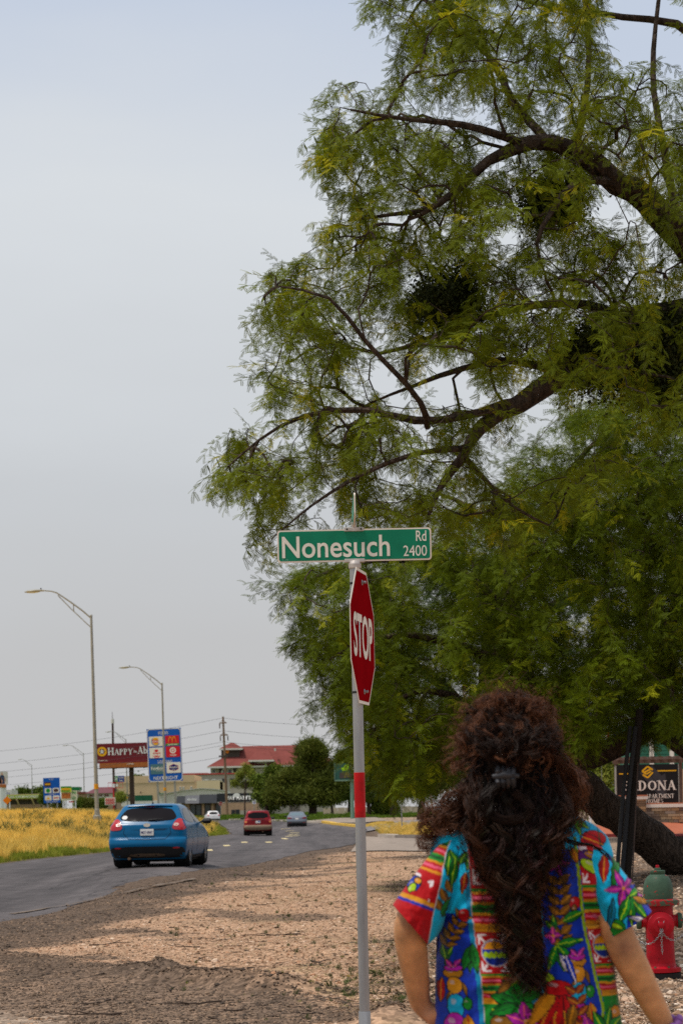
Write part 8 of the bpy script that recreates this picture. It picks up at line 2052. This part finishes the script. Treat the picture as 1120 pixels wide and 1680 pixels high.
# frizz standing out of the crown
for i in range(190):
    az = rs.uniform(-3.1, 3.1); el = rs.uniform(-.25, 1.4); r0 = scalp(az, el); out = (r0 - HC) / np.linalg.norm(r0 - HC); k = rs.uniform(18, 44)
    side = np.array((math.copysign(1, out[0]) * rs.uniform(0, .6), rs.uniform(-.5, .8), rs.uniform(-.4, .4)))
    p1 = r0 + out * k * .75; p2 = p1 + (out * .5 + side) * k * .5; p3 = p2 + (side + np.array((0, .7, 0))) * k * .45
    if p2[1] < 1150: p2[1] = 1150 + (1150 - p2[1]) * .2; p3[1] = max(p3[1], 1152)
    lock([r0, p1, p2, p3], 20, 8, 2.4, rs.uniform(4, 9), rs.uniform(26, 42), DKH, RDH, 1.2, npts=20)
# side curtains and the long fall
WL = np.array([(1300, 766, 914), (1340, 762, 926), (1388, 772, 912), (1420, 788, 888), (1450, 804, 874), (1500, 824, 868), (1530, 832, 868), (1570, 836, 874), (1611, 836, 894), (1645, 838, 898)], float)
for i in range(235):
    u = rs.uniform(0, 1); ye = 1636 - rs.gamma(1.6, 44) * (1 + 1.2 * abs(u - .58)); ye = max(ye, 1400 + rs.uniform(0, 70)); bright = 2.6 if rs.random() < .16 else 1.0
    az = (u - .5) * 3.4; r0 = scalp(az, rs.uniform(-.55, .35))
    pts = [r0]; ys_ = np.linspace(1318, ye, 5)
    for y in ys_:
        lo, hi = np.interp(y, WL[:, 0], WL[:, 1]), np.interp(y, WL[:, 0], WL[:, 2]); pts.append(np.array((lo + (hi - lo) * np.clip(u + rs.normal(0, .05), 0, 1), y, -(78 if y < 1350 else 84 + 10 * math.sin(u * 3.14)) + rs.normal(0, 5))))
    outer = abs(u - .5) > .38
    lock(pts, 26, 11, rs.uniform(1.8, 3.2), rs.uniform(7, 14), rs.uniform(48, 86), tuple(x * bright for x in DKH), (tuple(x * bright * rs.uniform(.5, 1.3) for x in MDH) if not outer else tuple(.5 * (a + b) for a, b in zip(MDH, RDH))), rs.choice([.35, 1.3]), npts=34)
# loop of hair under the clip
for i in range(34):
    w = rs.uniform(.8, 1.25); lock([CLIP + rs.normal(0, 5, 3), (821 - 30 * w, 1308, -92), (822 - 22 * w, 1338, -98), (836, 1352 * 1 - 6 * w, -100), (852 + 10 * w, 1330, -94), (838, 1300, -86)], 22, 9, 3.5, 3, 50, DKH, MDH, npts=22)
# wind-blown wisps to the left, a few to the right
for i in range(64):
    y0 = rs.uniform(1270, 1345); x1 = rs.uniform(690, 745); y1 = rs.uniform(1325, 1400)
    lock([(782 + rs.normal(0, 6), y0, -20 + rs.normal(0, 15)), (758 + rs.normal(0, 8), y0 + rs.uniform(5, 30), -30 + rs.normal(0, 15)), ((x1 + 750) / 2, (y0 + y1) / 2 + rs.uniform(-5, 15), -25 + rs.normal(0, 18)), (x1, y1 - rs.uniform(0, 20), -15), (x1 + rs.uniform(-10, 22), y1 + rs.uniform(0, 22), -10)], 24, 6, 2.4, rs.uniform(5, 12), rs.uniform(32, 50), DKH, RDH, 1.2)
for i in range(56):
    y0 = rs.uniform(1215, 1300); x1 = rs.uniform(922, 958); y1 = rs.uniform(1290, 1400)
    lock([(878 + rs.normal(0, 5), y0, -15 + rs.normal(0, 15)), (905 + rs.normal(0, 7), y0 + 20, -25 + rs.normal(0, 15)), (x1, (y0 + y1) / 2 + 10, -30 + rs.normal(0, 15)), (x1 - rs.uniform(0, 24), y1, -40)], 22, 7, 3.0, rs.uniform(4, 9), rs.uniform(36, 54), DKH, RDH, 1.2)
# one long strand across the right shoulder
for i in range(2): lock([(905, 1372, -84), (935, 1382, -88), (962, 1386, -84), (980, 1396, -72), (990, 1408, -66)], 20, 10, 1.6, 2.0, 60, DKH, DKH)
def tubes(strs, cols, rad):
    Vs, Fs, Cs, k0 = [], [], [], 0
    for q, c in zip(strs, cols):
        n = len(q); W_ = WpA(q[:, 0], q[:, 1], q[:, 2] * KP); d = np.gradient(W_, axis=0); d /= np.linalg.norm(d, axis=1)[:, None] + 1e-9
        a = np.cross(d, (0.1, .3, .9)); a /= np.linalg.norm(a, axis=1)[:, None] + 1e-9; b = np.cross(d, a); r = rad * (1 - .55 * np.linspace(0, 1, n) ** 2)[:, None] * rs.uniform(.7, 1.25)
        ring = np.stack([W_ + (a * math.cos(t) + b * math.sin(t)) * r for t in (0, 2.094, 4.189)], 1).reshape(-1, 3); Vs.append(ring); Cs.append(np.repeat(c, 3, axis=0))
        i = (np.arange(n - 1) * 3)[:, None]; j = np.arange(3)[None]; A = (i + j).ravel() + k0; B = (i + (j + 1) % 3).ravel() + k0
        Fs.append(np.stack([A, B, B + 3, A + 3], 1)); k0 += 3 * n
    return np.concatenate(Vs), np.concatenate(Fs), np.concatenate(Cs)
NMAIN = len(STR)
# fine flyaways round the outline
for i in range(420):
    az = rs.uniform(-3.1, 3.1); el = rs.uniform(-.5, 1.45); r0 = scalp(az, el); out = (r0 - HC) / np.linalg.norm(r0 - HC); k = rs.uniform(34, 66) * (.72 if el > .8 else 1); sd = rs.normal(0, .7, 3)
    lock([r0, r0 + out * k * .6, r0 + out * k + sd * 9, r0 + out * k * .98 + sd * 20 + np.array((0, 9, 0))], 18, 1, 1.5, rs.uniform(2, 7), rs.uniform(20, 44), MDH, RDH, 1.2, npts=18)
for i in range(170):
    y = rs.uniform(1300, 1560); sd = rs.choice([-1, 1]); lo, hi = np.interp(y, WL[:, 0], WL[:, 1]), np.interp(y, WL[:, 0], WL[:, 2]); x = (lo + 6 if sd < 0 else hi - 6); ln = rs.uniform(40, 90)
    lock([(x, y, -86), (x + sd * rs.uniform(4, 18), y + ln * .35, -90), (x + sd * rs.uniform(0, 26), y + ln * .7, -90), (x + sd * rs.uniform(-14, 24), y + ln, -88)], 18, 2, 1.6, rs.uniform(3, 9), rs.uniform(26, 50), DKH, MDH, 1.2, npts=20)
Vh, Fh, Ch = tubes(STR[:NMAIN], SCOL[:NMAIN], .00095)
Vf, Ff, Cf = tubes(STR[NMAIN:], SCOL[NMAIN:], .00055)
Vh, Fh, Ch = np.concatenate([Vh, Vf]), np.concatenate([Fh, Ff + len(Vh)]), np.concatenate([Ch, Cf])
me = np_mesh('hair', Vh, Fh); color_attr(me, Ch)
def hair_mat():
    m, t, b = new_mat('curly_hair'); a = t.nodes.new('ShaderNodeAttribute'); a.attribute_name = 'col'; t.links.new(a.outputs['Color'], b.inputs['Base Color'])
    b.inputs['Roughness'].default_value = .5; b.inputs['Specular IOR Level'].default_value = .16; return m
hair = link('hair', me, hair_mat(), person, True); hair['kind'] = 'stuff'
print('strands', len(STR), len(Fh))
# dense inner mass so no light comes through
nr, nc = 60, 40; yy = np.linspace(1160, 1610, nr); hw2 = np.interp(yy, [1160, 1175, 1200, 1232, 1280, 1330, 1370, 1450, 1550, 1610], [12, 34, 52, 60, 60, 62, 60, 32, 20, 8]); cc = np.interp(yy, [1160, 1280, 1370, 1500, 1610], [833, 836, 846, 856, 866]); dd = np.interp(yy, [1160, 1200, 1280, 1340, 1400, 1610], [8, 48, 62, 46, 16, 8]); dm = np.interp(yy, [1160, 1280, 1340, 1400, 1610], [0, -6, -40, -78, -84])
ph = np.linspace(0, 2 * np.pi, nc, endpoint=False); X = cc[:, None] + hw2[:, None] * np.sin(ph) * (1 + .1 * np.sin(5 * ph + yy[:, None] * .05)); D = (dm[:, None] - dd[:, None] * np.cos(ph)) * KP
me = np_mesh('hair_mass', WpA(X.ravel(), np.broadcast_to(yy[:, None], X.shape).ravel(), D.ravel()), grid_faces(nr, nc)); link('hair_mass', me, mat('hair_dark', (.012, .006, .004), .7, var=.3, scale=40, bump=.4, bscale=90), hair, True)
# claw clip
cl = MB(); M_clip = mat('grey_clip', (.030, .030, .034), .45, var=.2, scale=30, spec=.3)
for sgn in (-1, 1):
    for j in range(4):
        x = 808 + j * 8; cl = MB(); cl.tube([Wp(x, 1276 + sgn * 2, -.150 - .004 * j), Wp(x + 1, 1276 + sgn * 8, -.156), Wp(x + 2, 1276 + sgn * 14, -.148), Wp(x + 2, 1276 + sgn * 18, -.13)], [.006, .007, .006, .003], 8); cl.build('claw_tooth', M_clip, person, True)
MB().tube([Wp(801, 1276, -.150), Wp(820, 1273, -.160), Wp(842, 1275, -.152)], [.006, .010, .006], 10).build('clip_spine', M_clip, person, True)
